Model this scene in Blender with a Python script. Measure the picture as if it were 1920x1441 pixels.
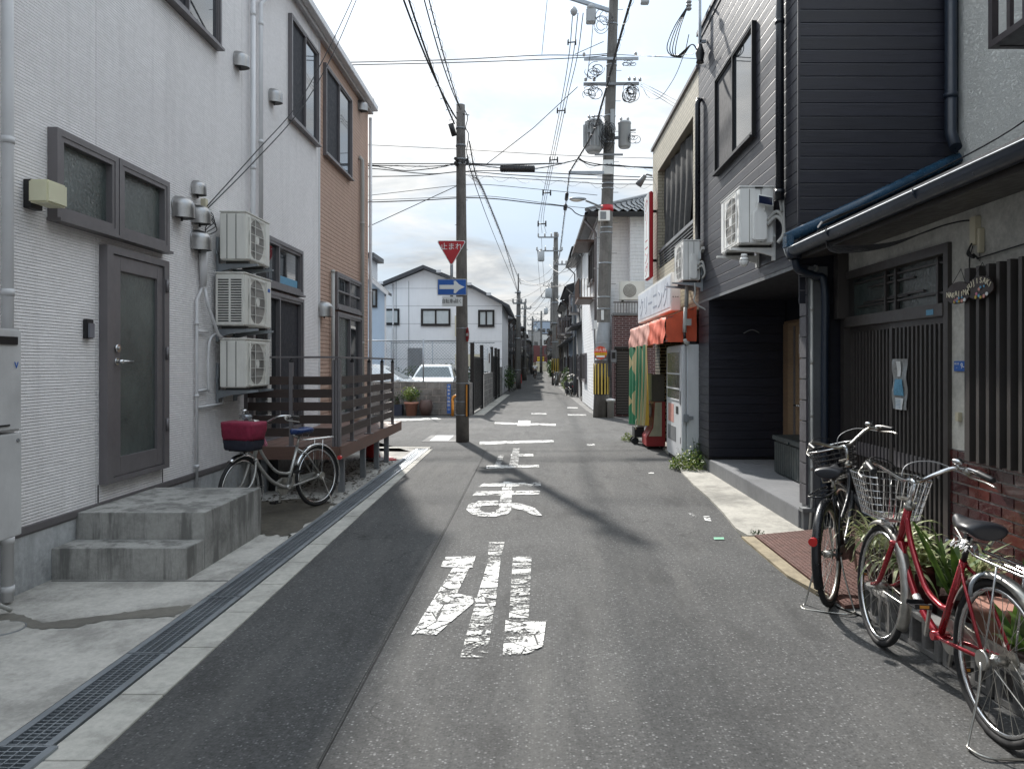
import bpy, bmesh, math, random
from mathutils import Vector, Matrix, Euler
R_ = math.radians
random.seed(7)
for o in list(bpy.data.objects):
    bpy.data.objects.remove(o, do_unlink=True)
sc = bpy.context.scene
col = sc.collection
# ---------------------------------------------------------------- camera, sky, sun, exposure
F, CX, CY, CAMH = 1420.0, 1005.0, 682.0, 1.58
cam_d = bpy.data.cameras.new('camera')
cam = bpy.data.objects.new('camera', cam_d)
col.objects.link(cam)
cam.location = (0, 0, CAMH)
cam.rotation_euler = (R_(90), 0, 0)
cam_d.sensor_width = 36.0
cam_d.lens = 36.0*F/1920.0
cam_d.shift_x = (960-CX)/1920.0
cam_d.shift_y = -(720.5-CY)/1920.0
cam_d.clip_start = 0.05
cam_d.clip_end = 2000
sc.camera = cam
SUN = Vector((2.5, -8.9, -6.9)).normalized()      # direction in which the light travels
s_el = math.asin(-SUN.z)
s_az = math.atan2(-SUN.x, -SUN.y)                # compass style, clockwise from +Y
wd = bpy.data.worlds.new('World')
sc.world = wd
wd.use_nodes = True
nt = wd.node_tree
for n in list(nt.nodes):
    nt.nodes.remove(n)
wo = nt.nodes.new('ShaderNodeOutputWorld')
bg = nt.nodes.new('ShaderNodeBackground')
sky = nt.nodes.new('ShaderNodeTexSky')
sky.sky_type = 'NISHITA'
sky.sun_disc = False
sky.sun_elevation = s_el
sky.sun_rotation = s_az
sky.air_density = 1.0
sky.dust_density = 2.0
tc = nt.nodes.new('ShaderNodeTexCoord')
mp = nt.nodes.new('ShaderNodeVectorMath'); mp.operation = 'DIVIDE'
sx = nt.nodes.new('ShaderNodeSeparateXYZ'); nt.links.new(tc.outputs['Generated'], sx.inputs[0])
mx = nt.nodes.new('ShaderNodeMath'); mx.operation = 'MAXIMUM'; mx.inputs[1].default_value = 0.0
nt.links.new(sx.outputs['Z'], mx.inputs[0])
ad = nt.nodes.new('ShaderNodeMath'); ad.operation = 'ADD'; ad.inputs[1].default_value = 0.22
nt.links.new(mx.outputs[0], ad.inputs[0])
nt.links.new(tc.outputs['Generated'], mp.inputs[0]); nt.links.new(ad.outputs[0], mp.inputs[1])
def wnoise(scale, detail, rough, dist, off):
    m = nt.nodes.new('ShaderNodeMapping'); m.inputs['Location'].default_value = off
    m.inputs['Scale'].default_value = (0.75, 1.0, 1.0)
    nt.links.new(mp.outputs[0], m.inputs[0])
    n = nt.nodes.new('ShaderNodeTexNoise')
    n.inputs['Scale'].default_value = scale; n.inputs['Detail'].default_value = detail
    n.inputs['Roughness'].default_value = rough; n.inputs['Distortion'].default_value = dist
    nt.links.new(m.outputs[0], n.inputs['Vector'])
    return n.outputs['Fac']
def wramp(src, stops):
    r = nt.nodes.new('ShaderNodeValToRGB')
    e = r.color_ramp.elements
    while len(e) < len(stops): e.new(0.5)
    for k, (p, c) in enumerate(stops):
        e[k].position = p; e[k].color = (*c, 1)
    nt.links.new(src, r.inputs[0])
    return r.outputs[0]
CL = 3.6
n1 = wnoise(1.9, 8, 0.55, 0.5, (3.1, 0.4, 0.2))
n2 = wnoise(2.3, 8, 0.58, 0.4, (7.7, 2.2, 1.2))
mask = wramp(n1, [(0.40, (0.08,)*3), (0.58, (1,)*3)])
shade = wramp(n2, [(0.36, (0.54, 0.58, 0.62)), (0.48, (0.77, 0.79, 0.80)), (0.58, (0.99, 0.985, 0.97))])
sc1 = nt.nodes.new('ShaderNodeMix'); sc1.data_type = 'RGBA'; sc1.blend_type = 'MULTIPLY'; sc1.inputs[0].default_value = 1
sc1.inputs[6].default_value = (CL*1.0, CL*1.0, CL*0.995, 1)
nt.links.new(shade, sc1.inputs[7])
# the thin veil between the clouds: Nishita sky lifted by high haze
veil = nt.nodes.new('ShaderNodeMix'); veil.data_type = 'RGBA'; veil.inputs[0].default_value = 0.94
nt.links.new(sky.outputs[0], veil.inputs[6]); veil.inputs[7].default_value = (CL*0.50, CL*0.64, CL*0.80, 1)
mxx = nt.nodes.new('ShaderNodeMix'); mxx.data_type = 'RGBA'
nt.links.new(mask, mxx.inputs[0]); nt.links.new(veil.outputs[2], mxx.inputs[6]); nt.links.new(sc1.outputs[2], mxx.inputs[7])
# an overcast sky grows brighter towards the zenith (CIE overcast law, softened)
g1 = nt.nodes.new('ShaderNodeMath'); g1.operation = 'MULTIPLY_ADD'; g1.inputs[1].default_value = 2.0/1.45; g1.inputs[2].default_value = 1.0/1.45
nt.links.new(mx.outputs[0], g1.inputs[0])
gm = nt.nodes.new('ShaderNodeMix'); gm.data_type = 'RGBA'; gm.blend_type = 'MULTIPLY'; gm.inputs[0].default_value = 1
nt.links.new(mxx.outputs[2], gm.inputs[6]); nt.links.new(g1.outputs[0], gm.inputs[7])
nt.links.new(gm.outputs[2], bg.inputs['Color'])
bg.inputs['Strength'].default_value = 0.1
nt.links.new(bg.outputs[0], wo.inputs[0])
sun_d = bpy.data.lights.new('sun', 'SUN'); sun_d.energy = 2.0; sun_d.angle = R_(1.4); sun_d.color = (1.0, 0.96, 0.9)
sun = bpy.data.objects.new('sun', sun_d); col.objects.link(sun)
sun.rotation_euler = SUN.to_track_quat('-Z', 'Y').to_euler()
sun.location = (-20, 60, 60)
vs = sc.view_settings
sc.display_settings.display_device = 'sRGB'
vs.view_transform = 'Standard'; vs.look = 'None'; vs.exposure = 1.72; vs.gamma = 1.0; vs.use_curve_mapping = False
cy = sc.cycles
cy.max_bounces = 8; cy.diffuse_bounces = 4; cy.glossy_bounces = 3; cy.transmission_bounces = 4; cy.transparent_max_bounces = 8
cy.caustics_reflective = False; cy.caustics_refractive = False
cy.use_denoising = True

def W(px, py, Y):
    """world point of a picture position at a given distance"""
    return Vector(((px-CX)*Y/F, Y, CAMH-(py-CY)*Y/F))
def GY(py):
    return CAMH*F/(py-CY)
def G(px, py):
    Y = GY(py)
    return Vector(((px-CX)*Y/F, Y, 0.0))

# ---------------------------------------------------------------- materials
class NB:
    def __init__(s, name):
        s.m = bpy.data.materials.new(name); s.m.use_nodes = True
        s.t = s.m.node_tree
        for n in list(s.t.nodes): s.t.nodes.remove(n)
        s.o = s.t.nodes.new('ShaderNodeOutputMaterial')
        s.b = s.t.nodes.new('ShaderNodeBsdfPrincipled')
        s.t.links.new(s.b.outputs[0], s.o.inputs[0])
        s.tc = None
    def n(s, typ, **kw):
        x = s.t.nodes.new(typ)
        for k, v in kw.items(): setattr(x, k, v)
        return x
    def lk(s, a, b): s.t.links.new(a, b)
    def co(s, scale=(1, 1, 1), rot=(0, 0, 0), loc=(0, 0, 0)):
        if s.tc is None:
            s.tc = s.n('ShaderNodeNewGeometry').outputs['Position']
        m = s.n('ShaderNodeMapping')
        m.inputs['Scale'].default_value = scale; m.inputs['Rotation'].default_value = rot; m.inputs['Location'].default_value = loc
        s.lk(s.tc, m.inputs[0])
        return m.outputs[0]
    def noise(s, scale, detail=4, rough=0.6, vec=None, dist=0.0):
        x = s.n('ShaderNodeTexNoise')
        x.inputs['Scale'].default_value = scale; x.inputs['Detail'].default_value = detail
        x.inputs['Roughness'].default_value = rough; x.inputs['Distortion'].default_value = dist
        s.lk(vec if vec is not None else s.co(), x.inputs['Vector'])
        return x.outputs['Fac']
    def ramp(s, src, stops, const=False):
        r = s.n('ShaderNodeValToRGB')
        if const: r.color_ramp.interpolation = 'CONSTANT'
        e = r.color_ramp.elements
        while len(e) < len(stops): e.new(0.5)
        for k, (p, c) in enumerate(stops):
            if not isinstance(c, tuple): c = (c, c, c)
            e[k].position = p; e[k].color = (*c, 1)
        s.lk(src, r.inputs[0])
        return r.outputs[0]
    def mix(s, fac, a, b, typ='MIX'):
        m = s.n('ShaderNodeMix', data_type='RGBA', blend_type=typ)
        for v, i in ((fac, 0), (a, 6), (b, 7)):
            if isinstance(v, (int, float)):
                m.inputs[i].default_value = v if i == 0 else (v, v, v, 1)
            elif isinstance(v, tuple): m.inputs[i].default_value = (*v, 1)
            else: s.lk(v, m.inputs[i])
        return m.outputs[2]
    def math(s, op, a, b=0.0):
        m = s.n('ShaderNodeMath', operation=op)
        for v, i in ((a, 0), (b, 1)):
            if isinstance(v, (int, float)): m.inputs[i].default_value = v
            else: s.lk(v, m.inputs[i])
        return m.outputs[0]
    def bump(s, h, strength=0.5, dist=0.01, prev=None):
        b = s.n('ShaderNodeBump'); b.inputs['Strength'].default_value = strength; b.inputs['Distance'].default_value = dist
        s.lk(h, b.inputs['Height'])
        if prev is not None: s.lk(prev, b.inputs['Normal'])
        s.lk(b.outputs[0], s.b.inputs['Normal'])
        return b.outputs[0]
    def set(s, **kw):
        for k, v in kw.items():
            i = s.b.inputs[{'col': 'Base Color', 'rough': 'Roughness', 'metal': 'Metallic', 'spec': 'Specular IOR Level', 'trans': 'Transmission Weight', 'alpha': 'Alpha', 'ior': 'IOR', 'coat': 'Coat Weight', 'sheen': 'Sheen Weight'}[k]]
            if isinstance(v, (int, float)): i.default_value = v
            elif isinstance(v, tuple): i.default_value = (*v, 1)
            else: s.lk(v, i)
        return s
MATS = {}
def M(name, col, rough=0.6, metal=0.0, var=0.18, vs=3.0, bump=0.15, bs=60.0, dirt=0.25, spec=0.5, coat=0.0):
    """general painted / moulded / cast surface: uneven tone, faint grain, streaky dirt"""
    if name in MATS: return MATS[name]
    b = NB(name)
    c = tuple(col)
    lo = tuple(x*(1-var) for x in c); hi = tuple(min(1, x*(1+var*0.6)) for x in c)
    base = b.mix(b.ramp(b.noise(vs, 5, 0.6), [(0.3, 0.0), (0.7, 1.0)]), lo, hi)
    if dirt > 0:
        st = b.noise(1.0, 5, 0.65, b.co((9, 9, 1.2)))
        d = b.ramp(st, [(0.50, 0.0), (0.78, dirt)])
        base = b.mix(d, base, tuple(x*0.45+0.012 for x in c))
    b.set(col=base, metal=metal, spec=spec, coat=coat)
    rr = b.ramp(b.noise(vs*5, 3), [(0.3, max(0, rough-0.08)), (0.7, min(1, rough+0.1))])
    b.set(rough=rr)
    if bump > 0: b.bump(b.noise(bs, 3), bump, 0.004)
    MATS[name] = b.m
    return b.m
def emit_free(name, col, rough=0.5):   # flat print
    return M(name, col, rough, var=0.04, bump=0, dirt=0.12)

# ---------------------------------------------------------------- meshes
class MB:
    def __init__(s): s.v = []; s.f = []; s.sm = []
    def add(s, vs, fs, smooth=False):
        k = len(s.v); s.v += [Vector(v) for v in vs]
        for f in fs: s.f.append([i+k for i in f]); s.sm.append(smooth)
        return s
    def box(s, x0, x1, y0, y1, z0, z1):
        x0, x1 = sorted((x0, x1)); y0, y1 = sorted((y0, y1)); z0, z1 = sorted((z0, z1))
        return s.add([(x0,y0,z0),(x1,y0,z0),(x1,y1,z0),(x0,y1,z0),(x0,y0,z1),(x1,y0,z1),(x1,y1,z1),(x0,y1,z1)],
                     [(0,3,2,1),(4,5,6,7),(0,1,5,4),(1,2,6,5),(2,3,7,6),(3,0,4,7)])
    def obox(s, c, size, mat):
        hx, hy, hz = [t/2 for t in size]
        vs = [Vector(c)+mat@Vector(p) for p in [(-hx,-hy,-hz),(hx,-hy,-hz),(hx,hy,-hz),(-hx,hy,-hz),(-hx,-hy,hz),(hx,-hy,hz),(hx,hy,hz),(-hx,hy,hz)]]
        return s.add(vs, [(0,3,2,1),(4,5,6,7),(0,1,5,4),(1,2,6,5),(2,3,7,6),(3,0,4,7)])
    def bar(s, p, q, w, h=None, up=(0,0,1)):
        p, q = Vector(p), Vector(q); d = q-p; L = d.length
        if L < 1e-6: return s
        x = d/L; u = Vector(up)
        if abs(x.dot(u)) > 0.99: u = Vector((1,0,0))
        y = u.cross(x).normalized(); z = x.cross(y)
        return s.obox((p+q)/2, (L, w, h or w), Matrix((x, y, z)).transposed())
    def tube(s, pts, r, seg=8, closed=False, caps=True, flat=None):
        pts = [Vector(p) for p in pts]; n = len(pts)
        if n < 2: return s
        rs = r if isinstance(r, (list, tuple)) else [r]*n
        T = []
        for i in range(n):
            if closed: t = pts[(i+1) % n]-pts[i-1]
            elif i == 0: t = pts[1]-pts[0]
            elif i == n-1: t = pts[-1]-pts[-2]
            else: t = pts[i+1]-pts[i-1]
            T.append(t.normalized() if t.length > 1e-9 else Vector((0,0,1)))
        u = T[0].orthogonal().normalized()
        vs = []
        for i in range(n):
            u = (u-T[i]*u.dot(T[i]))
            u = u.normalized() if u.length > 1e-6 else T[i].orthogonal().normalized()
            w = T[i].cross(u)
            for k in range(seg):
                a = 2*math.pi*k/seg
                vs.append(pts[i]+(u*math.cos(a)+w*math.sin(a))*rs[i])
        fs = []
        m = n if closed else n-1
        for i in range(m):
            j = (i+1) % n
            for k in range(seg):
                l = (k+1) % seg
                fs.append((i*seg+k, i*seg+l, j*seg+l, j*seg+k))
        s.add(vs, fs, seg > 5)
        if caps and not closed:
            b = len(s.v)-n*seg
            s.f.append([b+k for k in range(seg)][::-1]); s.sm.append(False)
            s.f.append([b+(n-1)*seg+k for k in range(seg)]); s.sm.append(False)
        return s
    def lathe(s, prof, c=(0,0,0), seg=16, axis='z', caps=True):
        c = Vector(c); vs = []
        for r, h in prof:
            for k in range(seg):
                a = 2*math.pi*k/seg
                p = (r*math.cos(a), r*math.sin(a), h)
                if axis == 'x': p = (h, p[0], p[1])
                elif axis == 'y': p = (p[1], h, p[0])
                vs.append(c+Vector(p))
        fs = []
        n = len(prof)
        for i in range(n-1):
            for k in range(seg):
                l = (k+1) % seg
                fs.append((i*seg+k, i*seg+l, (i+1)*seg+l, (i+1)*seg+k))
        s.add(vs, fs, True)
        if caps:
            b = len(s.v)-n*seg
            if prof[0][0] > 1e-4: s.f.append([b+k for k in range(seg)][::-1]); s.sm.append(False)
            if prof[-1][0] > 1e-4: s.f.append([b+(n-1)*seg+k for k in range(seg)]); s.sm.append(False)
        return s
    def prism(s, poly, a0, a1, axis='y'):
        """poly in the plane across axis: y -> (x,z), x -> (y,z), z -> (x,y)"""
        n = len(poly)
        def mk(p, a):
            return (p[0], a, p[1]) if axis == 'y' else (a, p[0], p[1]) if axis == 'x' else (p[0], p[1], a)
        vs = [mk(p, a0) for p in poly]+[mk(p, a1) for p in poly]
        fs = [list(range(n)), list(range(n, 2*n))[::-1]]+[(i, i+n, (i+1) % n+n, (i+1) % n) for i in range(n)]
        return s.add(vs, fs)
    def quad(s, *p): return s.add(p, [tuple(range(len(p)))])
    def sphere(s, c, r, seg=10, sc3=(1,1,1)):
        prof = []; c = Vector(c); n = max(4, seg//2)
        vs = []; fs = []
        for i in range(n+1):
            t = math.pi*i/n
            for k in range(seg):
                a = 2*math.pi*k/seg
                vs.append(c+Vector((r*sc3[0]*math.sin(t)*math.cos(a), r*sc3[1]*math.sin(t)*math.sin(a), -r*sc3[2]*math.cos(t))))
        for i in range(n):
            for k in range(seg):
                l = (k+1) % seg
                fs.append((i*seg+k, i*seg+l, (i+1)*seg+l, (i+1)*seg+k))
        return s.add(vs, fs, True)
    def build(s, name, mat, parent=None, bevel=0.0, loc=None, weld=False):
        me = bpy.data.meshes.new(name)
        off = ORG.get(parent.name, Vector()) if parent is not None else Vector()
        if loc is not None: off = Vector(loc)
        me.from_pydata([v-off for v in s.v], [], s.f)
        me.polygons.foreach_set('use_smooth', s.sm)
        me.materials.append(mat)
        bm = bmesh.new(); bm.from_mesh(me)
        if weld or bevel: bmesh.ops.remove_doubles(bm, verts=bm.verts, dist=1e-5)
        bmesh.ops.recalc_face_normals(bm, faces=bm.faces)
        if bevel:
            ee = [e for e in bm.edges if len(e.link_faces) == 2 and e.calc_face_angle(0) > 0.6]
            try: bmesh.ops.bevel(bm, geom=ee, offset=bevel, segments=2, affect='EDGES', clamp_overlap=True)
            except Exception: pass
        bm.to_mesh(me); bm.free()
        o = bpy.data.objects.new(name, me); col.objects.link(o)
        if loc is not None:
            base = ORG.get(parent.name, Vector()) if parent is not None else Vector()
            o.location = Vector(loc)-base
        if parent is not None: o.parent = parent
        ORG[o.name] = off
        return o
ORG = {}
def tag(o, label=None, cat=None, group=None, kind=None):
    if label: o['label'] = label
    if cat: o['category'] = cat
    if group: o['group'] = group
    if kind: o['kind'] = kind
    return o
def thing(name, label, cat, loc=(0,0,0), group=None, rz=0.0, local=False, rx=0.0):
    o = bpy.data.objects.new(name, None); col.objects.link(o)
    o.empty_display_size = 0.1
    o.location = loc; o.rotation_euler = (rx, 0, rz)
    ORG[o.name] = Vector() if local else Vector(loc)
    return tag(o, label, cat, group)
def inst(src, parent, loc, name=None, rot=None, scale=None):
    """another piece sharing src's mesh; loc in world coordinates of the (unrotated) parent thing"""
    o = bpy.data.objects.new(name or src.name.split('.')[0], src.data if hasattr(src, 'data') else src)
    col.objects.link(o); o.parent = parent
    o.location = Vector(loc)-(ORG.get(parent.name, Vector()) if parent is not None else Vector())
    if rot: o.rotation_euler = rot
    if scale: o.scale = scale
    ORG[o.name] = Vector(loc)
    return o
def copy_tree(o, loc, label=None, rz=None, parent=None):
    def rec(a, p):
        c = a.copy(); col.objects.link(c); c.parent = p
        for ch in [x for x in KIDS(a)]: rec(ch, c)
        return c
    r = rec(o, parent)
    r.location = loc
    if rz is not None: r.rotation_euler = (0, 0, rz)
    if label: r['label'] = label
    return r
def KIDS(a):
    return [x for x in bpy.data.objects if x.parent == a]
def struct(name, mb, mat, **k):
    return tag(mb.build(name, mat, **k), kind='structure')
FONT_CACHE = {}
def text(s, name, size, mat, parent, mtx, depth=0.002, align='CENTER', sx=1.0, vertical=False):
    """flat lettering as a thin mesh; mtx places local x = reading direction, y = up, z = out of the surface"""
    cu = bpy.data.curves.new('t', 'FONT')
    cu.body = s; cu.size = size; cu.align_x = align; cu.align_y = 'CENTER'; cu.extrude = depth
    cu.resolution_u = 3
    if vertical: cu.body = '\n'.join(s); cu.space_line = 0.78
    t = bpy.data.objects.new('t', cu); col.objects.link(t)
    dg = bpy.context.evaluated_depsgraph_get()
    me = bpy.data.meshes.new_from_object(t.evaluated_get(dg), depsgraph=dg)
    bpy.data.objects.remove(t, do_unlink=True)
    me.materials.clear(); me.materials.append(mat)
    off = ORG.get(parent.name, Vector()) if parent is not None else Vector()
    me.transform(Matrix.Diagonal((sx, 1, 1, 1)))
    me.transform(Matrix.Translation(-off) @ mtx)
    o = bpy.data.objects.new(name, me); col.objects.link(o)
    o.parent = parent
    ORG[o.name] = off
    return o
def frame_mtx(origin, xdir, ydir):
    x = Vector(xdir).normalized(); y = Vector(ydir).normalized(); z = x.cross(y)
    m = Matrix((x, y, z)).transposed().to_4x4(); m.translation = Vector(origin)
    return m
FACE_CAM = ((1, 0, 0), (0, 0, 1))       # faces -Y
FACE_L = ((0, -1, 0), (0, 0, 1))        # on right-hand facades, faces -X
FACE_R = ((0, 1, 0), (0, 0, 1))         # on left-hand facades, faces +X
def arc(c, r, a0, a1, n, plane='xz', k=None):
    out = []
    for i in range(n+1):
        a = R_(a0+(a1-a0)*i/n)
        p = (r*math.cos(a), r*math.sin(a))
        c3 = Vector(c)
        out.append(c3+(Vector((p[0], 0, p[1])) if plane == 'xz' else Vector((0, p[0], p[1])) if plane == 'yz' else Vector((p[0], p[1], 0))))
    return out
def smooth(pts, n=6):
    """Catmull-Rom through the points"""
    P = [Vector(p) for p in pts]; P = [P[0]*2-P[1]]+P+[P[-1]*2-P[-2]]
    out = []
    for i in range(1, len(P)-2):
        for k in range(n):
            t = k/n
            out.append(0.5*((2*P[i])+(-P[i-1]+P[i+1])*t+(2*P[i-1]-5*P[i]+4*P[i+1]-P[i+2])*t*t+(-P[i-1]+3*P[i]-3*P[i+1]+P[i+2])*t**3))
    out.append(P[-2])
    return out
# ---------------------------------------------------------------- named materials
def asphalt(name, base, speck=0.5, patch=0.15, loc=0.0):
    b = NB(name)
    big = b.ramp(b.noise(0.7, 5, 0.6, b.co(loc=(loc, 0, 0))), [(0.3, 1-patch), (0.7, 1+patch)])
    mid = b.ramp(b.noise(34, 5, 0.75), [(0.32, 0.68), (0.68, 1.30)])
    c0 = b.mix(1.0, (base, base*1.0, base*0.99), big, 'MULTIPLY')
    c0 = b.mix(1.0, c0, mid, 'MULTIPLY')
    v = b.n('ShaderNodeTexVoronoi'); v.inputs['Scale'].default_value = 78; b.lk(b.co(), v.inputs['Vector'])
    hs = b.n('ShaderNodeSeparateColor'); b.lk(v.outputs['Color'], hs.inputs[0])
    stone = b.ramp(hs.outputs[0], [(0.0, base*0.45), (0.45, base*0.8), (0.80, base*1.35), (0.93, min(.5, base*2.4)), (1.0, min(.6, base*3.6))])
    edge = b.ramp(v.outputs['Distance'], [(0.25, 1.0), (0.62, 0.0)])
    fac = b.math('MULTIPLY', edge, speck)
    c = b.mix(fac, c0, stone)
    # tar stains and dust
    st = b.ramp(b.noise(2.1, 6, 0.7, b.co((1.6, 0.45, 1), loc=(3, 1, 0))), [(0.54, 0.0), (0.66, 0.5)])
    c = b.mix(st, c, (base*0.45,)*3)
    du = b.ramp(b.noise(1.3, 6, 0.7, b.co((2.4, 0.3, 1), loc=(9, 4, 0))), [(0.50, 0.0), (0.70, 0.38)])
    c = b.mix(du, c, (base*1.9, base*1.85, base*1.75))
    cv = b.n('ShaderNodeTexVoronoi'); cv.feature = 'DISTANCE_TO_EDGE'; cv.inputs['Scale'].default_value = 0.42
    cvec = b.n('ShaderNodeVectorMath'); cvec.operation = 'ADD'
    nz = b.n('ShaderNodeTexNoise'); nz.inputs['Scale'].default_value = 1.6; nz.inputs['Detail'].default_value = 6; b.lk(b.co(), nz.inputs['Vector'])
    b.lk(b.co((1, 0.5, 1)), cvec.inputs[0]); b.lk(nz.outputs['Color'], cvec.inputs[1]); b.lk(cvec.outputs[0], cv.inputs['Vector'])
    cr = b.math('MULTIPLY', b.ramp(cv.outputs['Distance'], [(0.0, 1.0), (0.0045, 0.0)]), b.ramp(b.noise(0.8, 3), [(0.48, 0.0), (0.58, 0.75)]))
    c = b.mix(cr, c, (base*0.25,)*3)
    b.set(col=c, rough=0.9, spec=0.3)
    h = b.math('ADD', b.math('MULTIPLY', v.outputs['Distance'], -0.8), b.noise(140, 2))
    b.bump(h, 0.55, 0.004)
    return b.m
def concrete(name, base, tint=(1, 0.99, 0.96), stain=0.5, bs=120, streak=False):
    b = NB(name)
    c = tuple(base*t for t in tint)
    n = b.ramp(b.noise(1.6, 9, 0.78), [(0.32, 0.55), (0.50, 1.0), (0.72, 1.2)])
    c1 = b.mix(1.0, c, n, 'MULTIPLY')
    c1 = b.mix(1.0, c1, b.ramp(b.noise(28, 4, 0.7), [(0.3, 0.86), (0.7, 1.1)]), 'MULTIPLY')
    s = b.noise(1.0, 6, 0.7, b.co((7, 7, 0.8) if streak else (2.2, 1.4, 2.2), loc=(1.7, 0.3, 0)))
    c1 = b.mix(b.ramp(s, [(0.47, 0.0), (0.60, stain)]), c1, tuple(x*0.42 for x in c))
    v = b.noise(220, 1)
    c1 = b.mix(b.ramp(v, [(0.72, 0.0), (0.78, 0.5)]), c1, tuple(x*0.35 for x in c))
    b.set(col=c1, rough=0.88, spec=0.3)
    b.bump(b.math('ADD', b.noise(bs, 3), b.noise(14, 3)), 0.25, 0.004)
    return b.m
m_asph = asphalt('asphalt worn light', 0.074, 0.8, 0.28)
m_asph2 = asphalt('asphalt darker patch', 0.070, 0.7, 0.2, 4.0)
m_conc = concrete('forecourt concrete', 0.44, (1, 0.965, 0.89), stain=0.45)
m_kerb = concrete('kerb concrete', 0.44, (1, 0.97, 0.88), 0.2)
m_stepc = concrete('step concrete stained', 0.33, (1, 0.985, 0.93), 0.85, streak=True)
m_found = concrete('foundation render', 0.46, (0.97, 1, 1.02), 0.35, streak=True)
m_pave = concrete('pale broken pavement', 0.42, (1, 0.96, 0.86), 0.4)
m_polec = concrete('pole concrete', 0.17, (1, 0.97, 0.92), 0.35, streak=True)
m_polec2 = concrete('pole concrete brown', 0.15, (1, 0.93, 0.86), 0.4, streak=True)
m_block = concrete('block grey', 0.22, (1, 0.98, 0.95), 0.65)
m_blockl = concrete('block light', 0.34, (1, 0.98, 0.95), 0.5)

def m_siding(name, colr, pitch=0.0225, horiz='y', strength=0.9, jd=0.5):
    """split-stone ceramic siding: courses of short thin strips in relief"""
    b = NB(name)
    pos = b.n('ShaderNodeNewGeometry').outputs['Position']
    s = b.n('ShaderNodeSeparateXYZ'); b.lk(pos, s.inputs[0])
    u = b.math('ADD', s.outputs['Y'], s.outputs['X'])
    wob = b.math('MULTIPLY', b.noise(3.0, 3), 0.006)
    z = b.math('ADD', s.outputs['Z'], wob)
    row = b.math('DIVIDE', z, pitch)
    fr = b.math('FRACT', row)
    cell = b.math('FLOOR', row)
    prof = b.ramp(fr, [(0.0, 0.0), (0.22, 1.0), (0.80, 0.85), (1.0, 0.0)])
    wn = b.n('ShaderNodeTexWhiteNoise'); wn.noise_dimensions = '1D'; b.lk(cell, wn.inputs['W'])
    off = b.math('MULTIPLY', wn.outputs['Value'], 7.3)
    cb = b.n('ShaderNodeCombineXYZ')
    b.lk(b.math('MULTIPLY', b.math('ADD', u, off), 5.0), cb.inputs[0]); b.lk(b.math('MULTIPLY', cell, 3.17), cb.inputs[1])
    nn = b.n('ShaderNodeTexNoise'); nn.inputs['Scale'].default_value = 1.6; nn.inputs['Detail'].default_value = 4; nn.inputs['Roughness'].default_value = 0.75
    b.lk(cb.outputs[0], nn.inputs['Vector'])
    strip = b.ramp(nn.outputs['Fac'], [(0.34, 0.0), (0.50, 0.55), (0.56, 1.0)])
    h = b.math('MULTIPLY', prof, b.math('ADD', b.math('MULTIPLY', strip, 0.8), 0.35))
    grain = b.math('MULTIPLY', b.noise(180, 2), 0.3)
    h = b.math('ADD', h, grain)
    c = b.mix(b.ramp(b.noise(0.9, 5), [(0.3, 0.0), (0.7, 1.0)]), tuple(x*0.93 for x in colr), colr)
    c = b.mix(b.ramp(b.noise(1.0, 5, 0.6, b.co((7, 7, 0.35))), [(0.50, 0.0), (0.75, 0.26)]), c, tuple(x*0.62 for x in colr))
    jb = b.ramp(nn.outputs['Fac'], [(0.40, 1.0), (0.58, 0.10)])
    c = b.mix(b.math('MULTIPLY', b.ramp(fr, [(0.0, jd), (0.18, 0.0), (0.84, 0.0), (1.0, jd)]), jb), c, tuple(x*0.40 for x in colr))
    c = b.mix(b.math('MULTIPLY', jb, 0.12), c, tuple(x*0.5 for x in colr))   # groove shade put into the colour of joints and low strips
    gz = b.ramp(b.math('ADD', b.math('MULTIPLY', s.outputs['Z'], 0.5), b.math('MULTIPLY', b.noise(2.5, 6, 0.75), 0.9)), [(0.52, 0.22), (0.85, 0.0)])
    if pitch < 0.1: c = b.mix(gz, c, tuple(x*0.50 for x in colr))
    b.set(col=c, rough=0.75, spec=0.35)
    b.bump(h, strength, 0.016 if pitch < 0.1 else 0.010)
    return b.m
def m_tile(name, c1, c2, mortar, bw, bh, axis='y', ms=0.008, rough=0.45, bump=0.6):
    """small facing tiles, too far away to pick apart"""
    b = NB(name)
    pos = b.n('ShaderNodeNewGeometry').outputs['Position']
    s = b.n('ShaderNodeSeparateXYZ'); b.lk(pos, s.inputs[0])
    cb = b.n('ShaderNodeCombineXYZ')
    b.lk(b.math('ADD', s.outputs['Y'], s.outputs['X']), cb.inputs[0]); b.lk(s.outputs['Z'], cb.inputs[1])
    br = b.n('ShaderNodeTexBrick')
    br.inputs['Color1'].default_value = (*c1, 1); br.inputs['Color2'].default_value = (*c2, 1); br.inputs['Mortar'].default_value = (*mortar, 1)
    br.inputs['Scale'].default_value = 1; br.inputs['Brick Width'].default_value = bw; br.inputs['Row Height'].default_value = bh
    br.inputs['Mortar Size'].default_value = ms; br.inputs['Mortar Smooth'].default_value = 0.2
    b.lk(cb.outputs[0], br.inputs['Vector'])
    c = b.mix(b.ramp(b.noise(1.0, 5, 0.6, b.co((4, 4, 0.6))), [(0.5, 0.0), (0.8, 0.4)]), br.outputs['Color'], tuple(x*0.5 for x in c1))
    b.set(col=c, rough=rough)
    b.bump(b.math('SUBTRACT', 1.0, br.outputs['Fac']), bump, 0.006)
    return b.m
m_white = m_siding('white stone siding', (0.91, 0.885, 0.88), strength=0.7, jd=0.42)
m_tan = M('tan board siding', (0.50, 0.29, 0.19), 0.7, var=0.10, vs=8, bump=0.3, bs=90, dirt=0.15)
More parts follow.
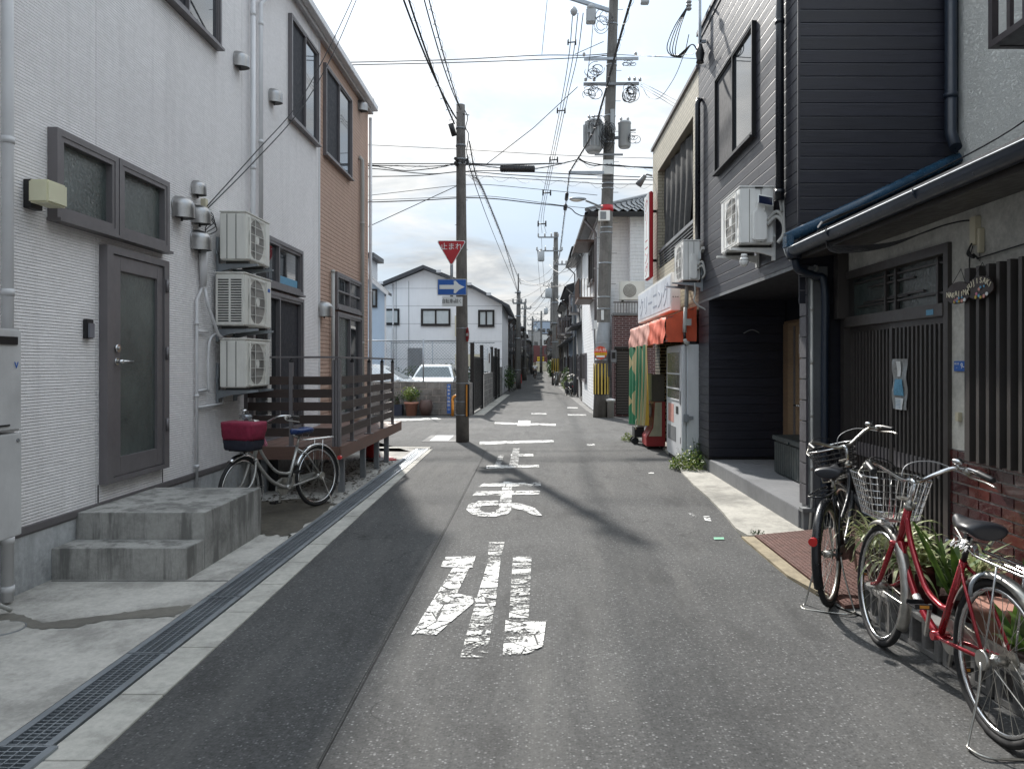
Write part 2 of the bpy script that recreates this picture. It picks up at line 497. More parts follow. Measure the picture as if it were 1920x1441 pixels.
m_whouse = M('white gable panels', (0.86, 0.855, 0.86), 0.7, var=0.05, vs=0.8, bump=0.05, dirt=0.12)
m_beige = m_tile('beige facing tile', (0.43, 0.385, 0.29), (0.50, 0.45, 0.345), (0.24, 0.22, 0.17), 0.22, 0.065)
m_dkbrick = m_tile('oxblood facing tile', (0.060, 0.018, 0.020), (0.095, 0.028, 0.030), (0.30, 0.25, 0.25), 0.21, 0.066)
m_blkbrick = m_tile('dark shop brick', (0.030, 0.022, 0.018), (0.06, 0.04, 0.03), (0.38, 0.33, 0.22), 0.21, 0.066)
m_hsid = m_siding('pale lap siding', (0.78, 0.79, 0.80), 0.11, strength=0.5)
m_hsidb = M('pale blue panels', (0.42, 0.52, 0.64), 0.7, var=0.06, vs=0.8, bump=0.05, dirt=0.15)

def m_woodboard(name, colr, rough=0.5, gstr=0.5):
    b = NB(name)
    g = b.noise(1.0, 6, 0.65, b.co((3.0, 3.0, 45)), 0.6)
    c = b.mix(b.ramp(g, [(0.3, 0.0), (0.7, 1.0)]), tuple(x*0.75 for x in colr), tuple(x*1.25 for x in colr))
    oi = b.n('ShaderNodeObjectInfo')
    tone = b.ramp(oi.outputs['Random'], [(0.0, 0.82), (1.0, 1.15)])
    c = b.mix(1.0, c, tone, 'MULTIPLY')
    b.set(col=c, rough=b.ramp(g, [(0.3, rough-0.06), (0.7, rough+0.12)]), spec=0.5)
    b.bump(g, gstr, 0.004)
    return b.m
m_dkboard = m_woodboard('dark plum siding board', (0.0155, 0.0160, 0.0250), 0.42)
m_decksl = m_woodboard('dark brown deck slat', (0.040, 0.026, 0.022), 0.55, 0.3)
m_deckf = m_woodboard('brown deck boards', (0.15, 0.085, 0.065), 0.6, 0.3)
m_beam = m_woodboard('porch beam', (0.20, 0.13, 0.08), 0.55)
m_doorw = m_woodboard('oak veneer door', (0.24, 0.165, 0.10), 0.5)
m_alu = M('bronze aluminium', (0.165, 0.154, 0.160), 0.42, 0.25, var=0.08, dirt=0.1, bump=0.05)
m_aludk = M('dark bronze aluminium', (0.070, 0.063, 0.060), 0.40, 0.25, var=0.1, dirt=0.15, bump=0.05)
m_black = M('black aluminium', (0.012, 0.012, 0.013), 0.4, 0.3, dirt=0.1, bump=0.05)
m_pipe = M('white pvc pipe', (0.62, 0.62, 0.63), 0.4, dirt=0.3, var=0.08, bump=0.03)
m_pipeg = M('grey pvc pipe', (0.40, 0.40, 0.38), 0.5, dirt=0.3, var=0.1, bump=0.03)
m_pipebr = M('brown downpipe', (0.10, 0.06, 0.045), 0.5, dirt=0.3)
m_pipebk = M('black downpipe', (0.010, 0.012, 0.018), 0.3, dirt=0.1)
m_pipenv = M('navy downpipe', (0.012, 0.020, 0.035), 0.35, dirt=0.2)
m_acw = M('ac casing ivory', (0.72, 0.71, 0.66), 0.42, dirt=0.35, var=0.07, bump=0.03)
m_acw2 = M('ac casing white', (0.80, 0.80, 0.78), 0.4, dirt=0.3, var=0.06, bump=0.03)
m_acgr = M('ac grille dark', (0.05, 0.05, 0.048), 0.6, dirt=0.3)
m_acfan = M('ac fan panel', (0.27, 0.26, 0.24), 0.5, dirt=0.4)
m_yellowed = M('yellowed plastic', (0.62, 0.57, 0.42), 0.5, dirt=0.3)
m_galv = M('galvanised steel', (0.33, 0.36, 0.39), 0.42, 0.75, var=0.2, dirt=0.2, bump=0.1)
m_galvd = M('dull galvanised steel', (0.22, 0.23, 0.24), 0.55, 0.5, var=0.2, dirt=0.3)
m_steel = M('brushed stainless', (0.34, 0.335, 0.33), 0.34, 1.0, var=0.12, vs=14, dirt=0.3, bump=0.05)
m_chrome = M('chrome', (0.60, 0.60, 0.60), 0.16, 1.0, var=0.1, dirt=0.25, bump=0.03)
m_chromed = M('weathered chrome', (0.42, 0.41, 0.38), 0.34, 0.9, var=0.25, vs=20, dirt=0.4, bump=0.1)
m_rubber = M('tyre rubber', (0.014, 0.014, 0.015), 0.75, dirt=0.2)
m_blkpl = M('black plastic', (0.014, 0.014, 0.016), 0.45, dirt=0.15)
m_vinyl = M('black saddle vinyl', (0.016, 0.017, 0.022), 0.36, dirt=0.1, bump=0.2, bs=300)
m_bluevinyl = M('blue saddle cover', (0.012, 0.035, 0.13), 0.3, dirt=0.1, var=0.3, vs=12)
m_redpaint = M('metallic red frame paint', (0.33, 0.012, 0.022), 0.22, 0.45, var=0.15, dirt=0.12, bump=0.02, coat=0.6)
m_silver = M('silver frame paint', (0.46, 0.46, 0.44), 0.32, 0.7, var=0.12, dirt=0.25, bump=0.02)
m_blkpaint = M('black frame paint', (0.014, 0.015, 0.018), 0.3, 0.2, dirt=0.15)
m_maroon = M('maroon basket cloth', (0.24, 0.016, 0.050), 0.8, var=0.25, vs=14, bump=0.6, bs=25, dirt=0.1)
m_navycl = M('navy basket cloth', (0.018, 0.020, 0.034), 0.85, var=0.2, bump=0.6, bs=25)
m_pink = M('pink cloth charm', (0.60, 0.22, 0.30), 0.8, bump=0.4)
m_redlens = M('red reflector', (0.60, 0.015, 0.015), 0.15, dirt=0.05, coat=0.8)
m_orange = M('orange painted guard', (0.62, 0.25, 0.03), 0.45, dirt=0.3)
m_yellow = M('yellow marking paint', (0.55, 0.40, 0.08), 0.5, dirt=0.35)
m_conered = M('traffic cone red', (0.55, 0.018, 0.018), 0.5, dirt=0.25)
m_signred = M('sign red', (0.42, 0.010, 0.018), 0.4, var=0.06, dirt=0.1, bump=0)
m_signblue = M('sign blue', (0.010, 0.10, 0.40), 0.4, var=0.06, dirt=0.1, bump=0)
m_signwh = M('sign white', (0.74, 0.76, 0.75), 0.4, var=0.05, dirt=0.12, bump=0)
m_signbk = M('sign black lettering', (0.02, 0.02, 0.022), 0.5, var=0.05, dirt=0, bump=0)
m_awn = M('red awning canvas', (0.70, 0.115, 0.05), 0.62, var=0.22, vs=2.2, bump=0.5, bs=9, dirt=0.3)
m_faded = M('faded pink red', (0.62, 0.30, 0.25), 0.6, var=0.15)
m_signshop = M('faded shop sign face', (0.66, 0.70, 0.76), 0.35, var=0.22, vs=4, dirt=0.45)
m_signfade = M('faded blue lettering', (0.30, 0.34, 0.42), 0.5, var=0.4, vs=18, dirt=0.6)
m_vend = M('vending machine white', (0.66, 0.68, 0.70), 0.38, dirt=0.25, var=0.06, bump=0.03)
m_roof = M('glazed blue roof tile', (0.020, 0.065, 0.12), 0.25, var=0.3, dirt=0.25)
m_kawara = M('grey kawara tile', (0.19, 0.20, 0.21), 0.4, var=0.35, vs=6, dirt=0.3)
m_dkroof = M('dark roof metal', (0.050, 0.054, 0.062), 0.5, dirt=0.3)
m_plaster = concrete('mortar plaster', 0.60, (1, 0.98, 0.90), 0.3, 260)
def mk_glass(name, base, ior):
    b = NB(name); b.set(col=base, rough=0.02, ior=ior, spec=0.5)
    b.bump(b.noise(1.3, 1), 0.05, 0.02)
    return b.m
m_glassdk = mk_glass('window glass', (0.012, 0.015, 0.018), 1.85)
m_glassbr = mk_glass('double glazed window', (0.030, 0.036, 0.042), 2.9)
m_mesh = M('insect screen', (0.012, 0.013, 0.02), 0.7, var=0.1, bump=0.1, bs=400, dirt=0.1)
m_cream = M('cream lamp shade', (0.66, 0.64, 0.46), 0.4, var=0.05, dirt=0.15, bump=0)
m_mortar = M('joint mortar', (0.78, 0.74, 0.70), 0.9, dirt=0.3)
m_glazed = [M('glazed maroon brick %d' % i, c, 0.18, var=0.30, vs=11, bump=0.25, bs=18, dirt=0.15, coat=0.5) for i, c in enumerate([(0.088, 0.024, 0.022), (0.068, 0.020, 0.022), (0.115, 0.032, 0.026)])]
m_cable = M('black cable sheath', (0.012, 0.012, 0.013), 0.6, dirt=0.0, bump=0)
m_cableg = M('grey weathered wire', (0.07, 0.07, 0.075), 0.6, 0.2, dirt=0.0, bump=0)
m_trafo = M('transformer grey', (0.36, 0.38, 0.39), 0.45, dirt=0.3, var=0.1)
m_porc = M('porcelain grey', (0.35, 0.34, 0.33), 0.25, dirt=0.2)
m_terra = M('terracotta pot', (0.40, 0.20, 0.15), 0.7, dirt=0.35)
m_brownpot = M('brown glazed jar', (0.085, 0.055, 0.05), 0.5, dirt=0.3)
m_bluepot = M('navy planter', (0.010, 0.022, 0.05), 0.5, dirt=0.2)
m_wine = M('wine red planter', (0.13, 0.030, 0.028), 0.5, dirt=0.3)
m_grid = M('net curtain grey', (0.055, 0.055, 0.055), 0.95, var=0.35, vs=12, bump=0.8, bs=50, dirt=0.3)
m_curt = M('white lace curtain', (0.55, 0.58, 0.58), 0.8, var=0.1, dirt=0.1, bump=0)
m_porchfl = M('grey porch floor', (0.17, 0.175, 0.185), 0.6, var=0.12, dirt=0.2, bump=0.2)
m_red9 = M('rust red steel plate', (0.125, 0.058, 0.046), 0.5, 0.35, var=0.35, vs=9, dirt=0.5, bump=0.3)
m_yeledge = concrete('yellow painted kerb edge', 0.34, (1, 0.84, 0.58), 0.55)
m_paper = M('notice paper', (0.70, 0.72, 0.72), 0.7, dirt=0.1, var=0.05)
m_bluepr = M('blue print', (0.12, 0.32, 0.48), 0.6, dirt=0.05, var=0.3, vs=60)
m_lime = M('washed tarpaulin print', (0.5, 0.5, 0.3), 0.7)
def mk_frosted():
    b = NB('patterned privacy glass')
    n = b.noise(42, 4, 0.65, None, 0.8)
    big = b.ramp(b.noise(2.2, 3), [(0.3, 0.0), (0.7, 1.0)])
    b.set(col=b.mix(big, (0.030, 0.046, 0.044), (0.085, 0.108, 0.100)), rough=0.14, spec=0.7, ior=1.8)
    b.bump(n, 0.55, 0.012)
    return b.m
m_frost = mk_frosted()
def mk_paint():
    b = NB('worn white road paint')
    n = b.noise(5.5, 6, 0.75, b.co((0.8, 1.3, 1)))
    n2 = b.noise(70, 3, 0.7)
    v = b.n('ShaderNodeTexVoronoi'); v.feature = 'DISTANCE_TO_EDGE'; v.inputs['Scale'].default_value = 5.0
    b.lk(b.co((1.1, 1.0, 1)), v.inputs['Vector'])
    a = b.math('ADD', b.math('MULTIPLY', n2, 0.55), n)
    keep = b.ramp(a, [(0.775, 1.0), (0.84, 0.0)])
    keep2 = b.ramp(v.outputs['Distance'], [(0.012, 0.0), (0.03, 1.0)])
    al = b.math('MULTIPLY', keep, keep2)
    c = b.mix(b.ramp(n2, [(0.4, 0.0), (0.8, 0.5)]), (0.70, 0.70, 0.68), (0.44, 0.44, 0.43))
    b.set(col=c, rough=0.7, alpha=al)
    return b.m
def mk_paint2():
    b = NB('badly worn road paint')
    n = b.noise(5.0, 5, 0.7, b.co((0.5, 1.5, 1)))
    n2 = b.noise(60, 3, 0.7)
    a = b.math('ADD', b.math('MULTIPLY', n2, 0.8), n)
    v = b.n('ShaderNodeTexVoronoi'); v.feature = 'DISTANCE_TO_EDGE'; v.inputs['Scale'].default_value = 4.5
    b.lk(b.co((0.8, 2.0, 1)), v.inputs['Vector'])
    keep = b.ramp(a, [(0.84, 1.0), (0.95, 0.0)])
    al = b.math('MULTIPLY', keep, b.ramp(v.outputs['Distance'], [(0.02, 0.0), (0.05, 1.0)]))
    b.set(col=(0.56, 0.56, 0.54), rough=0.75, alpha=al)
    return b.m
m_paint = mk_paint(); m_paint2 = mk_paint2()
def mk_leaf(name, c1, c2):
    b = NB(name)
    oi = b.noise(14, 2)
    c = b.mix(b.ramp(oi, [(0.35, 0.0), (0.65, 1.0)]), c1, c2)
    b.set(col=c, rough=0.45)
    d = b.n('ShaderNodeBsdfTranslucent'); b.lk(c, d.inputs[0])
    mxs = b.n('ShaderNodeMixShader'); mxs.inputs[0].default_value = 0.3
    b.lk(b.b.outputs[0], mxs.inputs[1]); b.lk(d.outputs[0], mxs.inputs[2]); b.lk(mxs.outputs[0], b.o.inputs[0])
    return b.m
m_leaf = mk_leaf('green leaf', (0.035, 0.075, 0.015), (0.11, 0.19, 0.035))
m_leafd = mk_leaf('dark leaf', (0.018, 0.045, 0.014), (0.045, 0.09, 0.025))
m_leafp = mk_leaf('striped pale leaf', (0.50, 0.50, 0.30), (0.17, 0.24, 0.08))
m_leafy = mk_leaf('yellow green weed', (0.14, 0.20, 0.04), (0.30, 0.34, 0.09))
m_tan = m_siding('tan board siding courses', (0.50, 0.345, 0.27), 0.068, strength=0.7)
# ---------------------------------------------------------------- facade helpers
def facade(kind, c):
    if kind == 'L': return lambda u, z, d: Vector((c+d, u, z))
    if kind == 'R': return lambda u, z, d: Vector((c-d, u, z))
    return lambda u, z, d: Vector((u, c-d, z))
def fb(mb, P, u0, u1, z0, z1, d0, d1):
    a = P(u0, z0, d0); b = P(u1, z1, d1)
    return mb.box(a.x, b.x, a.y, b.y, a.z, b.z)
def window(parent, P, u0, u1, z0, z1, panes, fmat, fw=0.045, proud=0.045, sill=True, name='window', rails=(), grille=None):
    """panes: list of materials left to right in u order; each becomes a pane in its own sash"""
    f = MB()
    fb(f, P, u0, u1, z0, z0+fw, 0.002, proud); fb(f, P, u0, u1, z1-fw, z1, 0.002, proud)
    fb(f, P, u0, u0+fw, z0+fw, z1-fw, 0.002, proud); fb(f, P, u1-fw, u1, z0+fw, z1-fw, 0.002, proud)
    if sill: fb(f, P, u0-0.01, u1+0.01, z0-0.025, z0-0.001, 0.002, proud+0.03)
    w = f.build(name, fmat, parent)
    n = len(panes); iw = (u1-u0-2*fw)/n
    for i, pm in enumerate(panes):
        a = u0+fw+i*iw; b = a+iw
        s = MB(); t = fw*0.72; d1 = proud-0.006-(0.012 if i % 2 else 0)
        fb(s, P, a, b, z0+fw, z0+fw+t, 0.006, d1); fb(s, P, a, b, z1-fw-t, z1-fw, 0.006, d1)
        fb(s, P, a, a+t, z0+fw+t, z1-fw-t, 0.006, d1); fb(s, P, b-t, b, z0+fw+t, z1-fw-t, 0.006, d1)
        for r in rails: fb(s, P, a+t, b-t, r, r+0.03, 0.006, d1-0.002)
        s.build('sash', fmat, w)
        g = MB(); fb(g, P, a+t, b-t, z0+fw+t, z1-fw-t, 0.004, 0.016)
        g.build('pane', pm, w)
    return w
# ---------------------------------------------------------------- ground and road
def sheet(name, poly, z, mat, label=None):
    mb = MB(); mb.add([(x, y, z) for x, y in poly], [list(range(len(poly)))])
    o = struct(name, mb, mat)
    if label: o['label'] = label
    return o
m_soil = concrete('distant ground', 0.20, stain=0.5)
sheet('ground', [(-400, -30), (400, -30), (400, 600), (-400, 600)], -0.03, m_soil, 'plain grey ground under the whole street')
# main street: asphalt between the kerbs, running to the far end
L = [(-0.85, -3), (-0.85, 3), (-0.86, 8), (-0.90, 14.0), (-3.0, 14.35), (-30, 14.6), (-30, 23.35), (-2.3, 23.35), (-1.72, 24.5), (-1.62, 34), (-1.45, 48), (-1.3, 90), (-1.2, 160)]
Rr = [(1.9, 160), (1.7, 90), (1.5, 60), (1.55, 43), (1.72, 26), (1.80, 23.2), (2.6, 22.4), (30, 22.4), (30, 16.4), (2.6, 16.3), (2.42, 15.6), (2.28, 13.0), (2.20, 11.5), (2.13, 10.8), (2.02, 8.6), (1.88, 6.95), (1.86, 5.6), (1.95, 4.9), (2.30, 4.2), (2.36, 3.0), (2.5, -3)]
road = sheet('road', L+Rr, 0.0, m_asph, 'grey worn asphalt of the narrow street and its side street')
sheet('road_strip', [(-1.66, -3), (-0.854, -3), (-0.854, 3), (-0.864, 8), (-0.904, 13.98), (-1.95, 14.18), (-1.92, 12), (-1.89, 9.4), (-1.84, 5.5), (-1.76, 3)], 0.002, m_asph2, 'darker newer asphalt strip along the left kerb')
sm = MB()
for k in range(60):   # open joint between the two asphalt layers
    y0 = 0.5+k*0.225; xx = -0.852-0.0036*y0+random.uniform(-.003, .003)
    w_ = random.uniform(0.001, 0.0035)
    sm.add([(xx-w_, y0, .0045), (xx+w_, y0, .0045), (xx+w_*0.8, y0+0.23, .0045), (xx-w_, y0+0.23, .0045)], [(0, 1, 2, 3)])
m_crack = M('dark joint tar', (0.018, 0.018, 0.018), 0.9, dirt=0, bump=0)
struct('road_joint', sm, m_crack)
# left forecourt
fc = sheet('forecourt', [(-3.6, -3), (-2.235, -3), (-2.235, 13.6), (-2.235, 14.05), (-2.9, 14.3), (-9, 14.5), (-9, 16.6), (-12, 16.6), (-12, 16.0), (-3.6, 16.0)], 0.004, m_conc, 'stained concrete forecourt between the white house and the drain')
# expansion joint and wet streaks, manhole lids
mb = MB(); mb.box(-3.52, -2.24, 5.50, 5.512, 0.0041, 0.0062); struct('forecourt_joint', mb, m_crack)
rq = random.Random(5)
def ragged(P, n=9, j=0.018):
    out = []
    for p, q in zip(P, P[1:]+P[:1]):
        for k in range(n):
            t_ = k/n; out.append((p[0]+(q[0]-p[0])*t_+rq.uniform(-j, j)*(0.3 if k == 0 else 1), p[1]+(q[1]-p[1])*t_+rq.uniform(-j, j)))
    return [(min(x, -2.24), y) for x, y in out]
PW = ragged([(-3.6, 4.62), (-3.25, 4.66), (-3.0, 4.50), (-2.8, 4.52), (-2.6, 4.66), (-2.25, 4.72), (-2.25, 4.95), (-2.5, 4.86), (-2.75, 4.72), (-3.0, 4.60), (-3.3, 4.78), (-3.6, 4.72)])
mb = MB(); mb.add([(x, y, 0.0075) for x, y in PW], [list(range(len(PW)))])
m_wet = M('damp stain', (0.15, 0.14, 0.12), 0.5, dirt=0.4, var=0.3)
struct('water_stain', mb, m_wet)
PW = ragged([(-2.55, 7.02), (-2.25, 6.9), (-2.24, 8.5), (-2.6, 8.9), (-3.3, 8.6), (-3.45, 7.6), (-3.0, 7.3)], 14, 0.05)
mb = MB(); mb.add([(x, y, 0.0075) for x, y in PW], [list(range(len(PW)))])
struct('water_stain', mb, M('damp moss', (0.075, 0.066, 0.050), 0.7, var=0.4, vs=5, dirt=0.5))
for (x, y, r, z0) in [(-3.18, 4.50, 0.12, 0.004)]:
    lid = thing('inspection_hatch', 'round concrete inspection lid set in the forecourt slab', 'drain lid', (x, y, 0.0))
    MB().lathe([(r, z0), (r, z0+0.008), (r*0.93, z0+0.010)], (x, y, 0), 24).build('cover', m_conc, lid)
    MB().lathe([(r*1.08, z0), (r*1.08, z0+0.006), (r*1.02, z0+0.006)], (x, y, 0), 24, caps=False).build('rim', m_galvd, lid)
# kerb strip: blocks of concrete, each its own piece
kroot = thing('kerb_strip', 'pale concrete edge strip between the steel drain and the asphalt', 'kerb', (-1.9, 5, 0))
y = -1.2
while y < 13.9:
    y2 = min(y+0.60, 13.98)
    def xe(t): return -1.72-0.013*t
    mb = MB()
    z = 0.012+random.uniform(-0.002, 0.002)
    mb.prism([(-1.978, y+0.003), (xe(y)-0.002, y+0.003), (xe(y2)-0.002, y2-0.003), (-1.978, y2-0.003)], -0.02, z, 'z')
    mb.build('kerb_block', m_kerb, kroot, bevel=0.003)
    y = y2
for k in range(9):     # the strip turns left along the side street
    x1 = -1.978-k*0.6; x0 = x1-0.6
    mb = MB(); mb.prism([(x0, 14.12+0.02*k), (x1-0.004, 14.10+0.02*k), (x1-0.004, 14.32+0.02*k), (x0, 14.34+0.02*k)], -0.02, 0.012, 'z')
    mb.build('kerb_block', m_kerb, kroot)
# steel drain gratings, one per metre
X0, X1 = -2.212, -1.985
def grate(y0, y1, wide=0.0, label='', n_cross=True):
    g = thing('drain_grate', label, 'drain grate', ((X0+X1)/2, (y0+y1)/2, 0), group='steel gratings over the roadside drain')
    a, b = X0-wide*0.2, X1+wide
    zt = 0.016+(0.006 if wide else 0)
    fr = MB()
    fr.box(a, a+0.035, y0+.003, y1-.003, -0.02, zt+0.002); fr.box(b-0.035, b, y0+.003, y1-.003, -0.02, zt+0.002)
    fr.box(a+0.035, b-0.035, y0+.003, y0+0.010, -0.02, zt); fr.box(a+0.035, b-0.035, y1-0.010, y1-.003, -0.02, zt)
    fr.build('frame', m_galv, g)
    bearing = MB()
    n = 4
    for i in range(1, n):
        x = a+0.035+(b-a-0.07)*i/n
        bearing.box(x-0.003, x+0.003, y0+0.01, y1-0.01, -0.02, zt-0.001)
        if i == 1 or not n_cross: pass
    bearing.build('long_bar', m_galv, g)
    step = 0.030
    m = int((y1-y0-0.03)/step)
    if n_cross:
        c = MB(); c.box(a+0.036, b-0.036, y0+0.02, y0+0.026, -0.012, zt-0.002)
        c0 = c.build('cross_bar', m_galv, g, loc=((a+b)/2, y0+0.02, 0))
        for i in range(1, m): inst(c0, g, ((a+b)/2, y0+0.02+i*step, 0))
    else:
        c = MB()
        for i in range(m): c.box(a+0.036, b-0.036, y0+0.02+i*step, y0+0.026+i*step, -0.012, zt-0.002)
        tag(c.build('cross_bars', m_galv, g), kind='stuff')
    return g
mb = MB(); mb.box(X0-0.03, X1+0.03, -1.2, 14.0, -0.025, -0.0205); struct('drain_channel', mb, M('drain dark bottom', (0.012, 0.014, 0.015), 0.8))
grate(-0.9, 0.095, label='steel drain grating closest to the photographer, below the frame')
places = ['beside the grey pipe foot', 'in front of the concrete steps', 'level with the top concrete step', 'beside the maroon bicycle basket', 'beside the rear wheel of the silver bicycle', 'under the first deck post', 'alongside the middle of the deck', 'next to the red traffic cone', 'under the far end of the deck', 'last before the street corner']
grate(2.10, 3.095, wide=0.035, label='steel drain grating with a raised wider frame at the near end of the drain')
y = 3.10
labs = ['first narrow drain grating after the raised one', 'steel drain grating opposite the foot of the white downpipe', 'steel drain grating opposite the lower concrete step', 'steel drain grating opposite the upper concrete step', 'steel drain grating beside the front wheel of the silver bicycle', 'steel drain grating beside the rear wheel of the silver bicycle', 'steel drain grating beside the near corner of the brown deck', 'steel drain grating beside the middle post of the brown deck', 'steel drain grating beside the red traffic cone', 'steel drain grating beside the far post of the brown deck', 'short last steel drain grating at the street corner']
for k, lb in enumerate(labs):
    y2 = min(y+0.995, 13.98)
    grate(y, y2, label=lb, n_cross=(k < 7)); y += 1.0
    if y > 13.7: break
# sheet along the house where the drain stops being seen (plain slot cover nearer than the frame)
# ---------------------------------------------------------------- white and tan house, left
XL = -3.55
WH = thing('white_house', 'two storey house in white ribbed siding with a tan bay at its far end', 'house', (XL, 8, 0))
PL = facade('L', XL)
core = MB(); core.box(-11, XL-0.022, -3, 16.0, 0.0, 6.89)
wall = core.build('wall', m_found, WH)
def panel(u0, u1, z0, z1, mat, nm='siding_panel'):
    b = MB(); fb(b, PL, u0+0.004, u1-0.004, z0, z1, -0.021, 0.0)
    return b.build(nm, mat, wall)
js = [-3, 0.05, 3.08, 6.11, 9.14, 12.40]
for a, b_ in zip(js, js[1:]):
    panel(a, b_, 0.455, 6.895, m_white)
panel(12.405, 16.0, 0.455, 6.895, m_tan)
mb = MB(); fb(mb, PL, 12.37, 12.43, 0.455, 6.89, 0.0005, 0.010); mb.build('joint_cover', m_pipe, wall)
mb = MB(); mb.box(-11, XL-0.004, 16.001, 16.02, 0.455, 6.89); mb.build('end_siding', m_tan, wall)
mb = MB(); fb(mb, PL, -3, 16.0, 0.405, 0.452, -0.02, 0.018); fb(mb, PL, -3, 16.0, 0.390, 0.404, -0.02, 0.008)
mb.build('base_flashing', m_alu, WH)
mb = MB(); mb.box(-11, XL+0.004, -3, 15.99, -0.02, 0.389); mb.build('foundation', m_found, WH)
# eave: soffit, fascia, square gutter
rf = MB(); rf.box(-11.2, -3.47, -3, 16.07, 6.90, 6.96); roof = rf.build('roof', M('eave soffit', (0.50, 0.50, 0.52), 0.6), WH)
mb = MB(); mb.box(-3.469, -3.452, -3, 16.07, 6.87, 7.06); mb.box(-11.2, -3.452, 16.071, 16.09, 6.87, 7.06); mb.build('fascia', m_pipe, roof)
mb = MB(); mb.box(-3.451, -3.345, -3, 16.05, 6.915, 7.035); mb.build('gutter', m_pipe, roof, bevel=0.01)
for yy in (2, 5.6, 9.2, 12.6, 15.6):
    MB().box(-3.45, -3.338, yy, yy+0.03, 6.91, 7.04).build('gutter_joint', m_pipe, roof)
mb = MB(); mb.box(-11.2, -3.40, -3, 16.1, 7.062, 7.10); mb.build('roof_sheet', m_dkroof, roof)
# windows: transom pair above the door
window(WH, PL, 5.50, 6.31, 2.645, 3.30, [m_frost], m_alu, 0.05, 0.075)
window(WH, PL, 6.325, 7.19, 2.645, 3.30, [m_frost], m_alu, 0.05, 0.075)
# upper windows, left light screened, right light glass
window(WH, PL, 6.90, 8.42, 5.08, 6.55, [m_mesh, m_glassbr], m_alu, 0.035, 0.06)
window(WH, PL, 10.84, 12.22, 5.10, 6.60, [m_mesh, m_glassbr], m_alu, 0.035, 0.06)
window(WH, PL, 12.62, 14.42, 5.08, 6.60, [m_mesh, m_glassbr], m_alu, 0.035, 0.06)
# living room transom and sliding door behind the outdoor units
window(WH, PL, 9.30, 11.34, 2.60, 3.26, [m_glassbr, m_glassbr], m_alu, 0.05, 0.07)
window(WH, PL, 9.30, 11.34, 0.60, 2.54, [m_glassdk, m_mesh], m_alu, 0.05, 0.08, name='sliding_door')
mb = MB(); fb(mb, PL, 10.4, 11.2, 2.66, 2.80, 0.017, 0.019); mb.build('blue_notice', m_bluepr, WH)
window(WH, PL, 13.28, 15.16, 2.56, 3.20, [m_glassbr, m_glassbr], m_alu, 0.05, 0.07, rails=(2.86,))
window(WH, PL, 13.28, 15.16, 0.60, 2.50, [m_frost, m_glassdk], m_alu, 0.05, 0.08, name='sliding_door')
# door
d = MB()
fb(d, PL, 6.15, 6.24, 0.60, 2.55, 0.002, 0.07); fb(d, PL, 7.10, 7.19, 0.60, 2.55, 0.002, 0.07); fb(d, PL, 6.24, 7.10, 2.49, 2.55, 0.002, 0.07); fb(d, PL, 6.24, 7.10, 0.60, 0.64, 0.002, 0.07)
door = d.build('door', m_alu, WH)
s = MB()
fb(s, PL, 6.245, 6.37, 0.645, 2.485, 0.004, 0.055); fb(s, PL, 6.99, 7.095, 0.645, 2.485, 0.004, 0.055)
fb(s, PL, 6.37, 6.99, 0.645, 0.80, 0.004, 0.055); fb(s, PL, 6.37, 6.99, 2.36, 2.485, 0.004, 0.055)
s.build('leaf_frame', m_alu, door, bevel=0.004)
g = MB(); fb(g, PL, 6.37, 6.99, 0.80, 2.36, 0.005, 0.030); g.build('glass_panel', m_frost, door)
h = MB(); h.tube([PL(6.31, 1.60, 0.05), PL(6.31, 1.60, 0.115)], 0.016); h.tube([PL(6.31, 1.60, 0.11), PL(6.46, 1.60, 0.115)], [0.012, 0.010])
h.tube([PL(6.31, 1.60, 0.052), PL(6.31, 1.60, 0.064)], 0.030, 12); h.build('handle', m_chrome, door)
h = MB(); h.tube([PL(6.31, 1.71, 0.05), PL(6.31, 1.71, 0.075)], 0.033, 14); h.tube([PL(6.31, 1.71, 0.075), PL(6.31, 1.71, 0.085)], 0.015, 10); h.build('lock', m_chrome, door)
for z in (0.95, 1.62, 2.25):
    MB().tube([PL(7.13, z, 0.08), PL(7.13, z+0.12, 0.08)], 0.014).build('hinge', m_alu, door)
h = MB(); fb(h, PL, 7.19, 7.20, 0.455, 0.60, 0.001, 0.004); fb(h, PL, 6.13, 6.142, 0.455, 0.60, 0.001, 0.004); h.build('joint', m_crack, wall)
# wall fittings
lamp = thing('wall_lamp', 'cream box shaped lamp shade on a black base fixed to white siding', 'lamp', (XL, 5.3, 2.75))
mb = MB(); fb(mb, PL, 5.24, 5.36, 2.66, 2.86, 0, 0.06); mb.build('base', m_blkpl, lamp, bevel=0.004)
mb = MB(); fb(mb, PL, 5.20, 5.42, 2.69, 2.85, 0.06, 0.20); mb.build('lamp_shade', m_cream, lamp, bevel=0.012)
ic = thing('intercom', 'small grey intercom under a black hood left of the glass door', 'intercom', (XL, 5.97, 1.85))
mb = MB(); fb(mb, PL, 5.93, 6.02, 1.78, 1.93, 0.0, 0.035); mb.build('base', m_blkpl, ic, bevel=0.004)
mb = MB(); fb(mb, PL, 5.94, 6.01, 1.785, 1.90, 0.035, 0.05); mb.build('panel', M('intercom grey', (0.20, 0.21, 0.24), 0.4, 0.3), ic, bevel=0.003)
